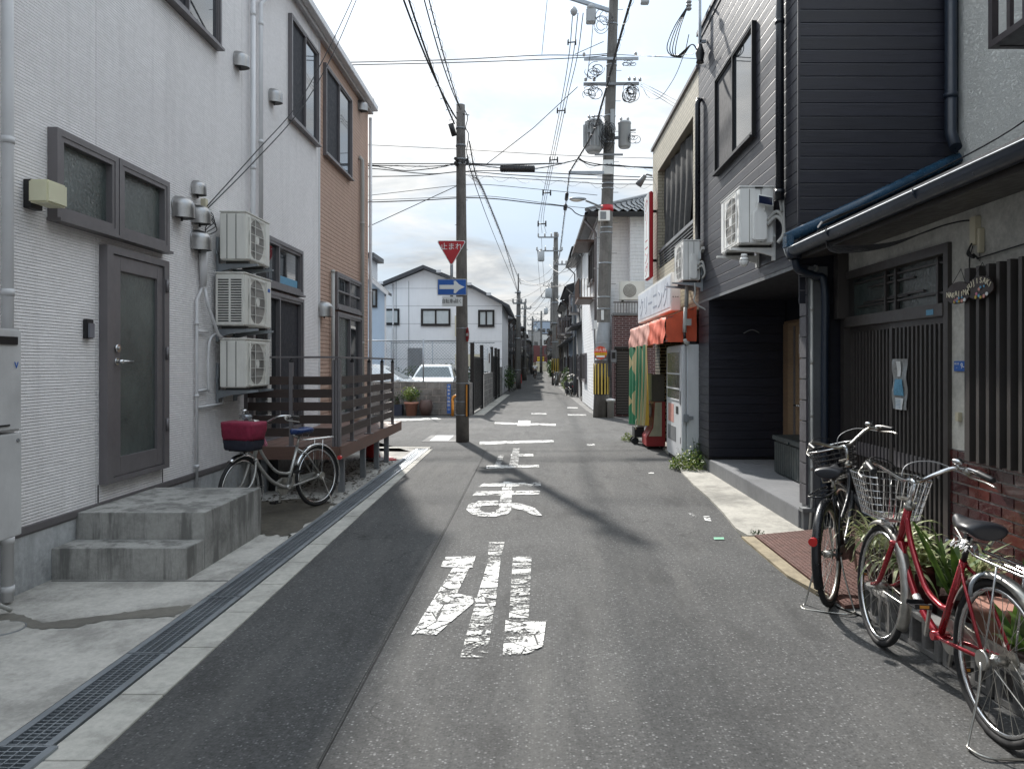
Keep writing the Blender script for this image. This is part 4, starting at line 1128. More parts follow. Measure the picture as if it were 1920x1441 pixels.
# ---------------------------------------------------------------- outdoor units on the right
a1 = ac_unit('large white outdoor unit with a small solar panel, high on the dark boarded house', 2.45, 2.10, 7.80, 8.60, 2.80, 3.40, out=-1, mat=m_acw2, cover=True)
def ac_cover(t, Y0, xa, xb, za, zb, mat):
    w = xb-xa
    prof = [(xa, za+0.03), (xa, zb-0.12), (xa+w*0.25, zb-0.06), (xa+w*0.25, zb), (xa+w*0.85, zb), (xa+w*0.85, zb-0.06), (xb, zb-0.14), (xb, za+0.03), (xb-0.02, za), (xa+0.02, za)]
    MB().prism(prof, Y0-0.055, Y0-0.007, 'y').build('pipe_cover', mat, t, bevel=0.012)
    MB().box(xb+0.02, xb+0.06, Y0-0.009, Y0-0.006, zb-0.08, zb+0.04).build('rating_label', m_paper, t)
ac_cover(a1, 7.80, 2.22, 2.37, 2.84, 3.24, m_acw2)
MB().box(2.255, 2.335, 7.787, 7.80, 3.385, 3.40).build('hand_hole', m_black, a1)
tb = MB()
for dz, rr in ((0, 0.0), (0.05, 0.03)):
    tb.tube(smooth([(2.37, 7.77, 3.00+dz), (2.45, 7.72, 3.08+dz), (2.50, 7.66, 3.0+dz), (2.49, 7.62, 2.88), (2.44, 7.64, 2.80)], 6), 0.020, 8)
tb.tube(smooth([(2.48, 7.60, 3.24), (2.49, 7.58, 2.85), (2.48, 7.54, 2.70), (2.53, 7.4, 2.56), (2.66, 7.18, 2.50), (2.60, 7.14, 2.42)], 6), 0.013, 8)
tb.build('hoses', m_pipeg, a1)
pipe('conduit', 'beige conduit running down the grey tiled pier of the porch', [(2.60, 7.135, 2.44), (2.60, 7.135, 0.30), (2.56, 7.08, 0.02)], 0.013, m_pipeg, 'pipe', bands=(2.1, 1.6, 1.1, 0.6, 0.35))
bracket('steel bracket under the large white outdoor unit', 2.5, -1, (7.92, 8.50), 2.79, 0.47, mat=m_acw2, drop=0.09)
sp = thing('solar_light', 'small solar panel on a stalk clamped to the side of the large outdoor unit', 'solar panel', (2.33, 7.75, 3.2))
MB().obox((2.335, 7.71, 3.245), (0.155, 0.012, 0.115), Euler((R_(-28), R_(10), 0)).to_matrix()).build('frame', m_signwh, sp)
MB().obox((2.335, 7.7045, 3.2405), (0.140, 0.010, 0.100), Euler((R_(-28), R_(10), 0)).to_matrix()).build('cells', M('solar cells', (0.010, 0.015, 0.04), 0.15, bump=0), sp)
MB().tube([(2.335, 7.72, 3.22), (2.34, 7.755, 3.13)], 0.009).build('stalk', m_signwh, sp)
cam_ = thing('security_light', 'white ball shaped sensor lamp under the large outdoor unit', 'lamp', (2.17, 7.85, 2.7))
MB().sphere((2.16, 7.86, 2.645), 0.048, 16, (1, 1, 1.2)).build('globe', m_acw2, cam_)
MB().lathe([(0.038, 2.69), (0.03, 2.72)], (2.16, 7.86, 0), 14).build('collar', m_acw2, cam_)
MB().lathe([(0.0493, 2.655), (0.0493, 2.660)], (2.16, 7.86, 0), 16).build('seam', m_acgr, cam_)
a2 = ac_unit('smaller white outdoor unit above the red awning', 2.45, 2.20, 11.30, 11.98, 2.81, 3.42, out=-1, mat=m_acw2, cover=True)
ac_cover(a2, 11.30, 2.29, 2.40, 2.84, 3.22, m_acw2)
tb = MB()
for dz in (0, 0.06): tb.tube(smooth([(2.40, 11.26, 2.98+dz), (2.46, 11.2, 3.03+dz), (2.49, 11.16, 2.92), (2.46, 11.2, 2.84)], 6), 0.016, 8)
tb.tube(smooth([(2.36, 11.25, 2.78), (2.36, 11.23, 2.62), (2.34, 11.22, 2.52), (2.40, 11.2, 2.44), (2.47, 11.18, 2.40), (2.545, 11.15, 2.34)], 6), 0.012, 8); tb.build('hoses', m_pipeg, a2)
MB().tube([(2.45, 11.2, 3.24), (2.45, 11.1, 3.28)], 0.03, 4).build('bracket_tip', m_pipeg, a2)
bracket('steel bracket with a long upright under the smaller outdoor unit', 2.5, -1, (11.36, 11.88), 2.80, 0.46, drop=0.09)
pipe('conduit', 'thin grey conduit down the corner between the vending machine and the porch', [(2.53, 10.9+0.25, 2.34), (2.53, 11.15, 0.3), (2.53, 11.15, 0.22)], 0.011, m_pipeg, 'pipe', bands=(1.3, 0.6))
db = thing('drain_hose', 'taped grey drain pipe hanging in front of the red awning', 'pipe', (2.30, 11.6, 2.0))
MB().tube([(2.32, 11.64, 2.78), (2.31, 11.64, 2.45)], 0.032, 10).build('upper_pipe', m_pipeg, db)
MB().tube([(2.30, 11.64, 2.449), (2.285, 11.64, 2.16), (2.285, 11.64, 2.06)], 0.030, 10).build('middle_pipe', m_pipeg, db)
MB().tube([(2.283, 11.64, 2.059), (2.285, 11.64, 1.96)], 0.022, 10).build('black_sleeve', m_blkpl, db)
MB().tube([(2.285, 11.64, 1.96), (2.30, 11.63, 1.91), (2.35, 11.62, 1.89)], 0.033, 10).build('elbow', m_pipeg, db)
MB().box(2.29, 2.38, 11.60, 11.66, 2.17, 2.27).build('junction_box', m_pipeg, db)
# ---------------------------------------------------------------- beige shop building
SH = thing('shop_building', 'beige tiled two storey shop with a recessed balcony and red awning', 'shop', (2.5, 11.64, 0))
mb = MB()
mb.box(2.5, 9, 11.65, 16.2, 5.52, 6.12)          # lintel band
mb.box(2.5, 2.9, 15.55, 16.2, 2.42, 5.52)        # far column
mb.box(2.5, 2.7, 11.65, 15.55, 2.42, 3.50)       # balcony parapet base
mb.box(3.3, 9, 11.65, 16.2, 0.0, 5.52)           # back
mb.box(2.9, 3.3, 16.0, 16.2, 0.0, 5.52)
wall = mb.build('wall', m_beige, SH)
mb = MB(); mb.box(2.46, 9, 11.64, 16.25, 6.121, 6.18); mb.build('parapet_cap', m_alu, SH)
mb = MB(); mb.box(2.70, 3.3, 11.66, 15.99, 3.40, 3.5); mb.build('balcony_floor', m_porchfl, SH)
mb = MB(); mb.box(2.5, 2.56, 11.65, 12.05, 3.5, 5.52); mb.build('balcony_jamb', m_beige, SH)
mb = MB(); mb.box(2.515, 2.56, 12.06, 15.54, 3.84, 3.90); rail = mb.build('balcony_rail', m_galvd, SH)
b0 = MB().box(2.53, 2.54, 12.06, 15.54, 0, 0.014).build('rail_bar', m_galvd, rail); b0.location = (0, 0, 3.5)
for k in range(1, 6):
    o = bpy.data.objects.new('rail_bar', b0.data); col.objects.link(o); o.parent = rail; o.location = (0, 0, 3.5+k*0.058)
for yy in (12.07, 13.2, 14.35, 15.5): MB().box(2.541, 2.57, yy, yy+0.03, 3.5, 3.839).build('rail_post', m_galvd, rail)
# net curtain hung inside the balcony
nc = thing('balcony_net', 'dark net sagging across the shop balcony', 'net', (2.6, 13.8, 5.4))
def cloth(pts_fn, nu, nv, thick=0):
    mb = MB(); vs = [pts_fn(i/nu, j/nv) for i in range(nu+1) for j in range(nv+1)]
    fs = [(i*(nv+1)+j, (i+1)*(nv+1)+j, (i+1)*(nv+1)+j+1, i*(nv+1)+j+1) for i in range(nu) for j in range(nv)]
    mb.add(vs, fs, True); return mb
cloth(lambda u, v: (2.61+0.035*math.sin(u*34+math.sin(v*5))*(0.4+v), 12.7+u*2.7, 5.50-v*(1.95-0.10*abs(math.sin(u*9))) - 0.05*math.sin(u*17)*(1-v)), 60, 14).build('net_cloth', m_grid, nc)
cloth(lambda u, v: (2.66+0.03*math.sin(u*20), 12.06+u*0.42, 5.48-v*1.9), 20, 6).build('side_cloth', m_mesh, nc)
window(SH, facade('R', 3.29), 12.2, 15.4, 3.6, 5.4, [m_glassdk, m_glassdk], m_alu, 0.05, 0.05)
# shop front under the awning
mb = MB(); mb.box(2.62, 3.3, 11.66, 16.2, 2.39, 2.415); mb.build('soffit', m_alu, SH)
mb = MB(); mb.box(2.60, 3.29, 13.35, 13.5, 0.0, 2.385); mb.build('shop_pier', m_blkbrick, SH)
mb = MB(); mb.box(2.55, 3.29, 15.6, 16.2, 0.0, 2.385); mb.build('shop_pier', m_blkbrick, SH)
mb = MB(); mb.box(2.98, 3.29, 13.5, 15.6, 0.0, 1.62); mb.build('shop_dado', m_blkbrick, SH)
mb = MB(); mb.box(2.96, 3.29, 13.5, 15.6, 1.65, 1.83); mb.build('blue_shop_panel', m_signblue, SH)
mb = MB(); mb.box(2.97, 3.29, 13.5, 15.6, 1.85, 2.38); mb.build('red_shop_panel', m_signred, SH)
mb = MB(); mb.box(2.55, 3.29, 13.505, 13.52, 0.15, 1.70); mb.build('shop_side_brick', m_blkbrick, SH)
mb = MB(); mb.box(2.70, 3.29, 13.20, 13.34, 0, 2.385); mb.build('shop_post', m_alu, SH)
# projecting white sign box
sg = thing('shop_sign', 'long white projecting sign box with washed out blue writing above the awning', 'sign', (2.2, 14, 2.5))
MB().box(2.175, 2.33, 12.2, 16.15, 2.44, 3.06).build('casing', m_acw2, sg, bevel=0.012)
MB().box(2.168, 2.1745, 12.26, 16.09, 2.50, 3.01).build('face', m_signshop, sg)
fm = frame_mtx((2.1665, 14.1, 2.70), *FACE_L)
text('クリーニング', 'lettering', 0.42, m_signfade, sg, fm, 0.0015, sx=1.35)
mb = MB()
for dx in (0.20, 0.24, 0.275): mb.tube([(2.0+dx+0.01, 12.197, 2.66), (2.0+dx+0.01, 12.203, 2.66)], 0.009, 8)
mb.build('screw_holes', m_black, sg)
for yy in (12.5, 14, 15.8): MB().box(2.33, 2.50, yy, yy+0.05, 2.9, 2.95).build('bracket', m_alu, sg)
vs_ = thing('vertical_sign', 'tall narrow faded red and white blade sign at the far corner of the shop', 'sign', (2.4, 16.3, 3.4))
prof = [(16.27, 3.32), (16.45, 3.32), (16.45, 5.02), (16.42, 5.15), (16.36, 5.2), (16.30, 5.15), (16.27, 5.05)]
MB().box(2.31, 2.39, 15.42, 16.10, 3.34, 5.10).build('casing', m_signred, vs_, bevel=0.02)
MB().box(2.298, 2.3095, 15.44, 16.08, 3.36, 5.08).build('face', m_signwh, vs_)
for i, ch in enumerate('クリーニング'):
    text('│' if ch == 'ー' else ch, 'lettering', 0.30, m_signred, vs_, frame_mtx((2.2970, 15.76, 4.85-i*0.27), *FACE_L), 0.001, sx=1.5)
for zz in (4.72, 3.7): MB().box(2.39, 2.499, 15.7, 15.76, zz, zz+0.05).build('bracket', m_black, vs_)
# awning
aw = thing('awning', 'red canvas awning with one paler pink half', 'awning', (2.3, 14, 2.2))
AY0, AY1 = 11.78, 16.2; random.seed(5)
def awn(u, v, ya, yb):
    y = ya+(yb-ya)*u
    w1 = 0.012*math.sin(y*7.3)+0.010*math.sin(y*17+1)
    if v < 0.5:
        t = v/0.5; return (2.50-0.48*t, y, 2.48-0.17*t-0.04*math.sin(math.pi*t)*abs(math.sin(y*2.2))+w1*0.3)
    t = (v-0.5)/0.5
    return (2.02-0.02*t+w1*t*1.6+0.012*math.sin(t*9+y*5), y, 2.31-0.40*t+0.008*math.sin(y*12))
cloth(lambda u, v: awn(u, v, AY0, 13.45), 40, 16).build('canvas', m_awn, aw)
m_awn2 = M('pale awning canvas', (0.62, 0.30, 0.24), 0.66, var=0.15, vs=2.2, bump=0.5, bs=9, dirt=0.2)
cloth(lambda u, v: awn(u, v, 13.45, AY1), 56, 16).build('pale_canvas', m_awn2, aw)  # far half of the canvas in a paler, pinker red
def side_cloth(yv):
    # triangular end with a hanging skirt
    def f(u, v):
        x = 2.50-0.48*u
        top = 2.48-0.17*u
        return (x, yv+0.012*math.sin(u*9+v*7), top-v*(top-1.92))
    return cloth(f, 16, 10)
side_cloth(AY0).build('end_canvas', m_awn, aw); side_cloth(AY1).build('end_canvas', m_awn2, aw)
fr = MB()
fr.tube([(2.49, AY0+.02, 2.45), (2.04, AY0+.02, 2.29), (2.035, AY0+.02, 1.95)], 0.012); fr.tube([(2.49, AY1-.03, 2.45), (2.04, AY1-.03, 2.29), (2.035, AY1-.03, 1.95)], 0.012)
fr.tube([(2.035, AY0, 1.94), (2.035, AY1, 1.94)], 0.012); fr.tube([(2.04, AY0, 2.29), (2.04, AY1, 2.29)], 0.012)
fr.build('frame', m_galvd, aw)
# green and yellow sheet hanging from the awning
sh = thing('printed_sheet', 'green and cream printed cloth sheet hanging from the far end of the awning', 'cloth', (2.0, 14.8, 1.9))
b = NB('green cream print')
pos = b.n('ShaderNodeNewGeometry').outputs['Position']; s = b.n('ShaderNodeSeparateXYZ'); b.lk(pos, s.inputs[0])
yy = b.math('DIVIDE', b.math('SUBTRACT', s.outputs['Y'], 13.6), 2.4)
st1 = b.math('FRACT', b.math('MULTIPLY', yy, 5.0))
bandm = b.ramp(st1, [(0.0, 0.0), (0.42, 0.0), (0.45, 1.0), (0.97, 1.0)], True)
dia = b.math('ADD', b.math('ABSOLUTE', b.math('SUBTRACT', b.math('FRACT', b.math('MULTIPLY', s.outputs['Z'], 1.25)), 0.5)), b.math('ABSOLUTE', b.math('SUBTRACT', b.math('FRACT', b.math('MULTIPLY', yy, 1.7)), 0.5)))
diam = b.ramp(dia, [(0.0, 1.0), (0.5, 1.0), (0.505, 0.0)], True)
far = b.ramp(yy, [(0.0, 0.0), (0.55, 1.0)], True)
selr = b.mix(far, bandm, diam)
colr = b.mix(selr, (0.55, 0.47, 0.24), (0.03, 0.22, 0.10))
edge = b.ramp(yy, [(0.0, 1.0), (0.05, 0.0)], True)
colr = b.mix(edge, colr, (0.60, 0.38, 0.04))
b.set(col=colr, rough=0.75); tr = b.n('ShaderNodeBsdfTranslucent'); b.lk(colr, tr.inputs[0]); mm = b.n('ShaderNodeMixShader'); mm.inputs[0].default_value = 0.4
b.lk(b.b.outputs[0], mm.inputs[1]); b.lk(tr.outputs[0], mm.inputs[2]); b.lk(mm.outputs[0], b.o.inputs[0])
cloth(lambda u, v: (1.99+0.035*math.sin(u*30+v*2)*(0.3+v), 13.6+u*2.45-0.12*v*(1-u)*0, 1.93-v*(1.46+0.16*u)), 80, 16).build('cloth', b.m, sh)
# vending machine
vm = thing('vending_machine', 'old white empty vending machine beside the dark porch', 'vending machine', (2.45, 12.4, 0))
MB().box(2.34, 2.70, 11.75, 13.15, 0.06, 1.885).build('cabinet', m_vend, vm, bevel=0.01)
MB().box(2.265, 2.334, 11.76, 13.14, 0.06, 1.88).build('door', m_vend, vm, bevel=0.02)
PV_ = facade('R', 2.265)
mb = MB(); fb(mb, PV_, 11.95, 13.05, 1.00, 1.78, -0.004, 0.003); mb.build('display_window', M('dusty display glass', (0.11, 0.10, 0.10), 0.2, var=0.3, vs=5, dirt=0.5), vm)
for z in (1.0, 1.18, 1.42, 1.775):
    mb = MB(); fb(mb, PV_, 11.93, 13.07, z-0.01, z+0.012, 0.0031, 0.012); mb.build('shelf_edge', m_vend, vm)
mb = MB(); fb(mb, PV_, 12.45, 12.95, 0.62, 0.92, -0.002, 0.003); mb.build('poster', m_faded, vm)
mb = MB(); fb(mb, PV_, 12.05, 12.25, 0.78, 0.90, -0.002, 0.004); mb.build('coin_panel', m_black, vm)
mb = MB(); fb(mb, PV_, 12.25, 13.0, 0.32, 0.56, -0.004, 0.004); mb.build('dispensing_flap', m_galvd, vm)
mb = MB(); fb(mb, PV_, 11.84, 11.92, 0.95, 1.15, -0.002, 0.012); mb.build('lock', m_galvd, vm)
mb = MB(); fb(mb, PV_, 11.86, 11.89, 0.33, 0.43, -0.002, 0.004); mb.build('coin_return', m_black, vm)
MB().box(2.28, 2.36, 11.70, 11.752, 0.68, 0.80).build('padlock_box', m_galv, vm, bevel=0.006); MB().box(2.36, 2.44, 11.735, 11.752, 0.72, 0.77).build('hasp', m_galv, vm)
for (x, y) in ((2.3, 11.85), (2.62, 11.85), (2.3, 13.05), (2.62, 13.05)): MB().lathe([(0.02, 0.0), (0.02, 0.06)], (x, y, 0), 8).build('foot', m_galvd, vm)
MB().box(2.33, 2.5, 11.755, 11.775, 1.886, 1.93).build('top_trim', m_black, vm)
# capsule toy machine with its shrouded neighbour
gm = thing('game_machine', 'old red and cream capsule game machine with a brown top box', 'game machine', (2.25, 14.2, 0))
m_cr = M('cream plastic', (0.55, 0.50, 0.36), 0.4, dirt=0.4); m_brp = M('brown grey panel', (0.13, 0.11, 0.09), 0.6, dirt=0.3)
MB().prism([(2.40, 0.05), (2.40, 0.88), (2.20, 0.88), (2.16, 0.40), (2.05, 0.22), (2.05, 0.05)], 14.05, 14.65, 'y').build('body', M('machine red', (0.36, 0.03, 0.03), 0.4, dirt=0.3), gm, bevel=0.01)
MB().prism([(2.33, 0.24), (2.33, 0.87), (2.21, 0.87), (2.175, 0.40), (2.09, 0.24)], 14.03, 14.049, 'y').build('side_panel', m_cr, gm)
MB().box(2.16, 2.39, 14.08, 14.62, 0.885, 1.38).build('top_box', m_brp, gm, bevel=0.006)
MB().box(2.13, 2.159, 14.10, 14.60, 0.90, 1.40).build('front_bezel', m_cr, gm, bevel=0.01)
MB().tube([(2.165, 14.35, 0.70), (2.10, 14.35, 0.70)], [0.14, 0.10], 20).build('dome', M('clear dome plastic', (0.45, 0.45, 0.42), 0.12, dirt=0.3, coat=0.5), gm)
for (x, y) in ((2.1, 14.12), (2.35, 14.12), (2.1, 14.58), (2.35, 14.58)): MB().lathe([(0.03, 0.0), (0.03, 0.05)], (x, y, 0), 8).build('foot', m_blkpl, gm)
tr_ = thing('toy_rack', 'small dark wheeled rack with white boxes beside the game machine', 'rack', (2.05, 14.9, 0))
MB().box(1.93, 2.12, 14.85, 15.2, 0.14, 0.34).build('lower_box', m_blkpl, tr_); MB().box(1.99, 2.14, 14.87, 15.15, 0.341, 0.52).build('upper_box', m_signwh, tr_, bevel=0.01)
MB().tube(smooth([(1.95, 14.8, 0.30), (1.96, 14.8, 0.48), (2.03, 14.8, 0.56), (2.1, 14.8, 0.50)], 6), 0.012).build('hoop', m_yellowed, tr_)
for yy_ in (14.9, 15.15): MB().tube([(1.95, yy_-0.02, 0.07), (1.95, yy_+0.02, 0.07)], 0.07, 14).build('wheel', m_rubber, tr_)
# ---------------------------------------------------------------- old house with lattice door (nearest on the right)
RH = thing('lattice_house', 'old mortar faced house with lattice door, glazed brick base and tiled lean-to roof', 'house', (2.9, 6, 0))
XF = 2.90
PF = facade('R', XF)
mb = MB()
mb.box(2.9, 9, -3, 4.94, 2.25, 2.66); mb.box(2.9, 9, 4.94, 7.14, 2.43, 2.66)
mb.box(2.9, 9, 4.96, 5.28, 0.99, 2.43); mb.box(2.9, 9, 7.14, 7.155, 0.0, 2.66); mb.box(2.9, 2.95, 7.155, 7.17, 0, 2.66)
mb.box(3.0, 9, -3, 7.1, 0.0, 2.43); mb.box(2.902, 3.0, -3, 3.2, 0.99, 2.25)
mb.box(2.9, 9, -3, 4.96, 2.20, 2.25)
wall = mb.build('wall', m_plaster, RH)
# upper storey, set back
b = NB('combed stucco')
pos = b.co((1, 1, 1))
w1 = b.n('ShaderNodeTexVoronoi'); w1.feature = 'SMOOTH_F1'; w1.inputs['Scale'].default_value = 1.0; b.lk(b.co((1, 13, 17), (R_(25), 0, 0)), w1.inputs['Vector'])
nn = b.noise(1.0, 4, 0.6, b.co((1, 22, 40), (R_(-32), 0, 0)), 1.2)
n3 = b.noise(60, 4, 0.7)
hh = b.math('ADD', b.math('MULTIPLY', b.ramp(nn, [(0.40, 0.0), (0.52, 1.0), (0.6, 0.25)]), 0.8), b.math('ADD', b.math('MULTIPLY', w1.outputs['Distance'], 0.5), b.math('MULTIPLY', n3, 0.4)))
b.set(col=b.mix(b.ramp(b.noise(2, 5), [(0.3, 0.0), (0.7, 1.0)]), (0.84, 0.85, 0.81), (0.90, 0.91, 0.87)), rough=0.85); b.bump(hh, 0.85, 0.017)
m_stucco = b.m
mb = MB(); mb.box(4.0, 9, -3, 7.17, 2.67, 8.0); mb.build('upper_wall', m_stucco, RH)
mb = MB()
y0_, z0_ = 0, 3.05
mb.prism([(3.985, 3.2), (3.985, 3.42), (2.42, 2.715), (2.42, 2.68), (2.90, 2.66), (3.985, 3.05)], -2.0, 7.10, 'y'); roof = mb.build('lean_to_roof', m_dkroof, RH)
# roof tiles: pan tiles showing at the eave, course by course
random.seed(9); t0 = None; sl = (3.42-2.715)/(3.985-2.42)
for c in range(5):
    xa = 2.39+c*0.30
    for k in range(22):
        ya = 7.10-k*0.27
        if ya < 1.4: break
        if t0 is None:
            tm = MB(); n = 8
            vs = []
            for i in range(n+1):
                u = i/n; bump_ = 0.035*math.sin(u*2*math.pi)*1.0
                for (dx, dz) in ((0, 0), (0.34, 0.34*sl-0.02)):
                    vs.append((dx, -0.27*u, bump_+dz+0.035)); vs.append((dx, -0.27*u, bump_+dz+0.012))
            fs = []
            for i in range(n):
                a = i*4; b4 = a+4
                fs += [(a, b4, b4+2, a+2), (a+1, a+3, b4+3, b4+1), (a, a+1, b4+1, b4), (a+2, b4+2, b4+3, a+3)]
            tm.add(vs, fs, True)
            t0 = tm.build('roof_tile', m_roof, roof); t0.location = Vector((xa, ya, 2.70+c*0.30*sl))-ORG[roof.name]
        else:
            o = bpy.data.objects.new('roof_tile', t0.data); col.objects.link(o); o.parent = roof
            o.location = Vector((xa, ya+random.uniform(-.004, .004), 2.70+c*0.30*sl+random.uniform(-.004, .004)))-ORG[roof.name]
mb = MB(); mb.tube([(2.36, 7.13, 2.76), (3.98, 7.13, 3.52)], 0.055, 12); mb.build('end_ridge', m_roof, roof)
MB().box(2.34, 2.41, 7.06, 7.20, 2.66, 2.79).build('end_tile', m_roof, roof, bevel=0.015)
mb = MB()
for k in range(9):
    a = math.pi*k/8; mb.v.append(Vector((2.40-0.055*math.cos(a), -2, 2.655-0.075*math.sin(a)))); mb.v.append(Vector((2.40-0.055*math.cos(a), 7.14, 2.655-0.075*math.sin(a))))
    mb.v.append(Vector((2.40-0.051*math.cos(a), -2, 2.658-0.070*math.sin(a)))); mb.v.append(Vector((2.40-0.051*math.cos(a), 7.14, 2.658-0.070*math.sin(a))))
for k in range(8):
    a = k*4; mb.f += [[a, a+1, a+5, a+4], [a+2, a+6, a+7, a+3]]; mb.sm += [True, True]
gut = mb.build('gutter', m_pipenv, RH)
MB().tube([(2.345, -2, 2.658), (2.345, 7.14, 2.658)], 0.006, 6).build('gutter_lip', m_galv, gut)
for yy in (1.6, 3.2, 4.7, 6.1): MB().tube(arc((2.40, yy, 2.66), 0.065, 180, 360, 8, 'xz'), 0.008, 6).build('gutter_hook', m_pipenv, gut)
mb = MB(); mb.lathe([(0.07, 2.56), (0.085, 2.66)], (2.42, 7.08, 0), 14); mb.tube(smooth([(2.42, 7.08, 2.56), (2.46, 7.09, 2.46), (2.62, 7.10, 2.40), (2.70, 7.08, 2.30), (2.70, 7.08, 1.5), (2.70, 7.08, 0.05)], 6), 0.038, 10)
mb.build('downpipe', m_pipenv, RH)
mb = MB(); mb.prism([(2.46, 2.60), (2.90, 2.655), (2.90, 2.61), (2.46, 2.56)], -2, 7.08, 'y'); mb.build('eave_board', m_aludk, RH)
mb = MB(); mb.box(2.80, 2.899, 7.02, 7.13, 2.0, 2.66); mb.build('bracket_post', m_aludk, RH)
# lattice entrance
e = MB()
fb(e, PF, 7.06, 7.14, 0.02, 2.43, -0.08, 0.03); fb(e, PF, 5.28, 5.34, 0.02, 2.43, -0.08, 0.03)
fb(e, PF, 5.34, 7.06, 2.36, 2.43, -0.08, 0.03); fb(e, PF, 5.34, 7.06, 1.92, 2.01, -0.08, 0.035); fb(e, PF, 5.34, 7.06, 0.0, 0.05, -0.09, 0.03)
ent = e.build('entrance_frame', m_aludk, RH)
g = MB(); fb(g, PF, 5.34, 7.06, 2.01, 2.36, -0.075, -0.065); g.build('transom_pane', m_frost, ent)
for u0, u1, z in ((5.36, 6.95, 2.09), (5.75, 6.3, 2.13), (5.9, 6.7, 2.25), (5.36, 7.0, 2.31), (6.0, 6.8, 2.12)):
    m = MB(); fb(m, PF, u0, u1, z, z+0.014, -0.06, -0.04); m.build('transom_rail', m_aludk, ent)
for u in (5.52, 6.17, 6.35): m = MB(); fb(m, PF, u, u+0.025, 2.01, 2.36, -0.06, -0.03); m.build('transom_muntin', m_aludk, ent)
m = MB(); fb(m, PF, 5.46, 5.56, 1.935, 1.975, 0.0355, 0.037); m.build('blue_sticker', m_bluepr, ent)
for (ua, ub, dep) in ((6.16, 7.06, -0.045), (5.34, 6.22, -0.012)):
    f = MB(); fb(f, PF, ua, ua+0.05, 0.05, 1.92, dep-0.03, dep+0.012); fb(f, PF, ub-0.05, ub, 0.05, 1.92, dep-0.03, dep+0.012)
    fb(f, PF, ua+0.05, ub-0.05, 1.87, 1.92, dep-0.03, dep+0.010); fb(f, PF, ua+0.05, ub-0.05, 0.05, 0.14, dep-0.03, dep+0.010)
    fb(f, PF, ua+0.05, ub-0.05, 0.74, 0.90, dep-0.028, dep+0.004)
    dl = f.build('sliding_door', m_aludk, RH)
    g = MB(); fb(g, PF, ua+0.05, ub-0.05, 0.14, 1.87, dep-0.03, dep-0.024); g.build('pane', m_frost, dl)
    n = int((ub-ua-0.1)/0.0655); s0 = None
    for k in range(n):
        u = ua+0.075+k*0.0655
        m = MB(); fb(m, PF, u, u+0.026, 0.14, 1.87, dep-0.010, dep+0.022)
        m.build('lattice_slat', m_aludk, dl)
        m = MB(); fb(m, PF, u-0.006, u+0.032, 0.76, 0.88, dep+0.0225, dep+0.030); m.build('lattice_plate', m_alu, dl)
# window lattice
lw = MB(); fb(lw, PF, -1, 4.94, 0.97, 2.19, -0.08, -0.02); lat = lw.build('lattice_window', m_aludk, RH)
g = MB(); fb(g, PF, 3.3, 4.88, 1.03, 2.13, -0.019, -0.014); g.build('pane', m_frost, lat)
for z in (1.045, 1.12, 2.10): m = MB(); fb(m, PF, 2.2, 4.92, z, z+0.03, 0.0, 0.075); m.build('lattice_rail', m_aludk, lat)
g = MB(); fb(g, PF, 4.90, 4.95, 0.95, 2.20, -0.02, 0.10); g.build('side_jamb', m_aludk, lat)
for k in range(20):
    u = 4.85-k*0.105
    if u < 2.9: break
    m = MB(); fb(m, PF, u, u+0.032, 0.955, 2.195, 0.0755, 0.125); m.build('lattice_slat', m_aludk, lat)
for k in range(5):
    c = cloth(lambda uu, vv: PF(4.66-k*0.21-uu*0.10, 1.06+vv*0.42-0.10*uu, -0.010+0.004*math.sin(uu*9)), 6, 4); c.build('curtain_glimpse', m_curt, lat)
# glazed brick base
bb = MB(); fb(bb, PF, -1, 5.30, 0.0, 0.985, -0.09, -0.004); base = bb.build('brick_base', m_mortar, RH)
random.seed(31)
bh, bl, gp = 0.0630, 0.232, 0.0110
proto = []
for mt in m_glazed:
    m = MB(); m.box(XF-0.012, XF-0.0035, 0, bl, 0, bh); o_ = m.build('brick', mt, base, bevel=0.0025, loc=(XF, 0, 0)); proto.append(o_)
half = []
cnt = 0
for r_ in range(13):
    z = 0.985-(r_+1)*(bh+gp)+gp
    u = 5.30-(0 if r_ % 2 else (bl+gp)/2)
    if r_ % 2 == 0:
        m = MB(); m.box(XF-0.012, XF-0.0035, 5.30-(bl+gp)/2+gp, 5.30, z, z+bh); m.build('brick', random.choice(m_glazed), base, bevel=0.0025)
    while u-bl > 2.6:
        p_ = random.choice(proto)
        o = bpy.data.objects.new('brick', p_.data); col.objects.link(o); o.parent = base
        o.location = Vector((XF+random.uniform(-.0012, .0012), u-bl, z))-ORG[base.name]; u -= bl+gp; cnt += 1
for p_ in proto: bpy.data.objects.remove(p_, do_unlink=True)
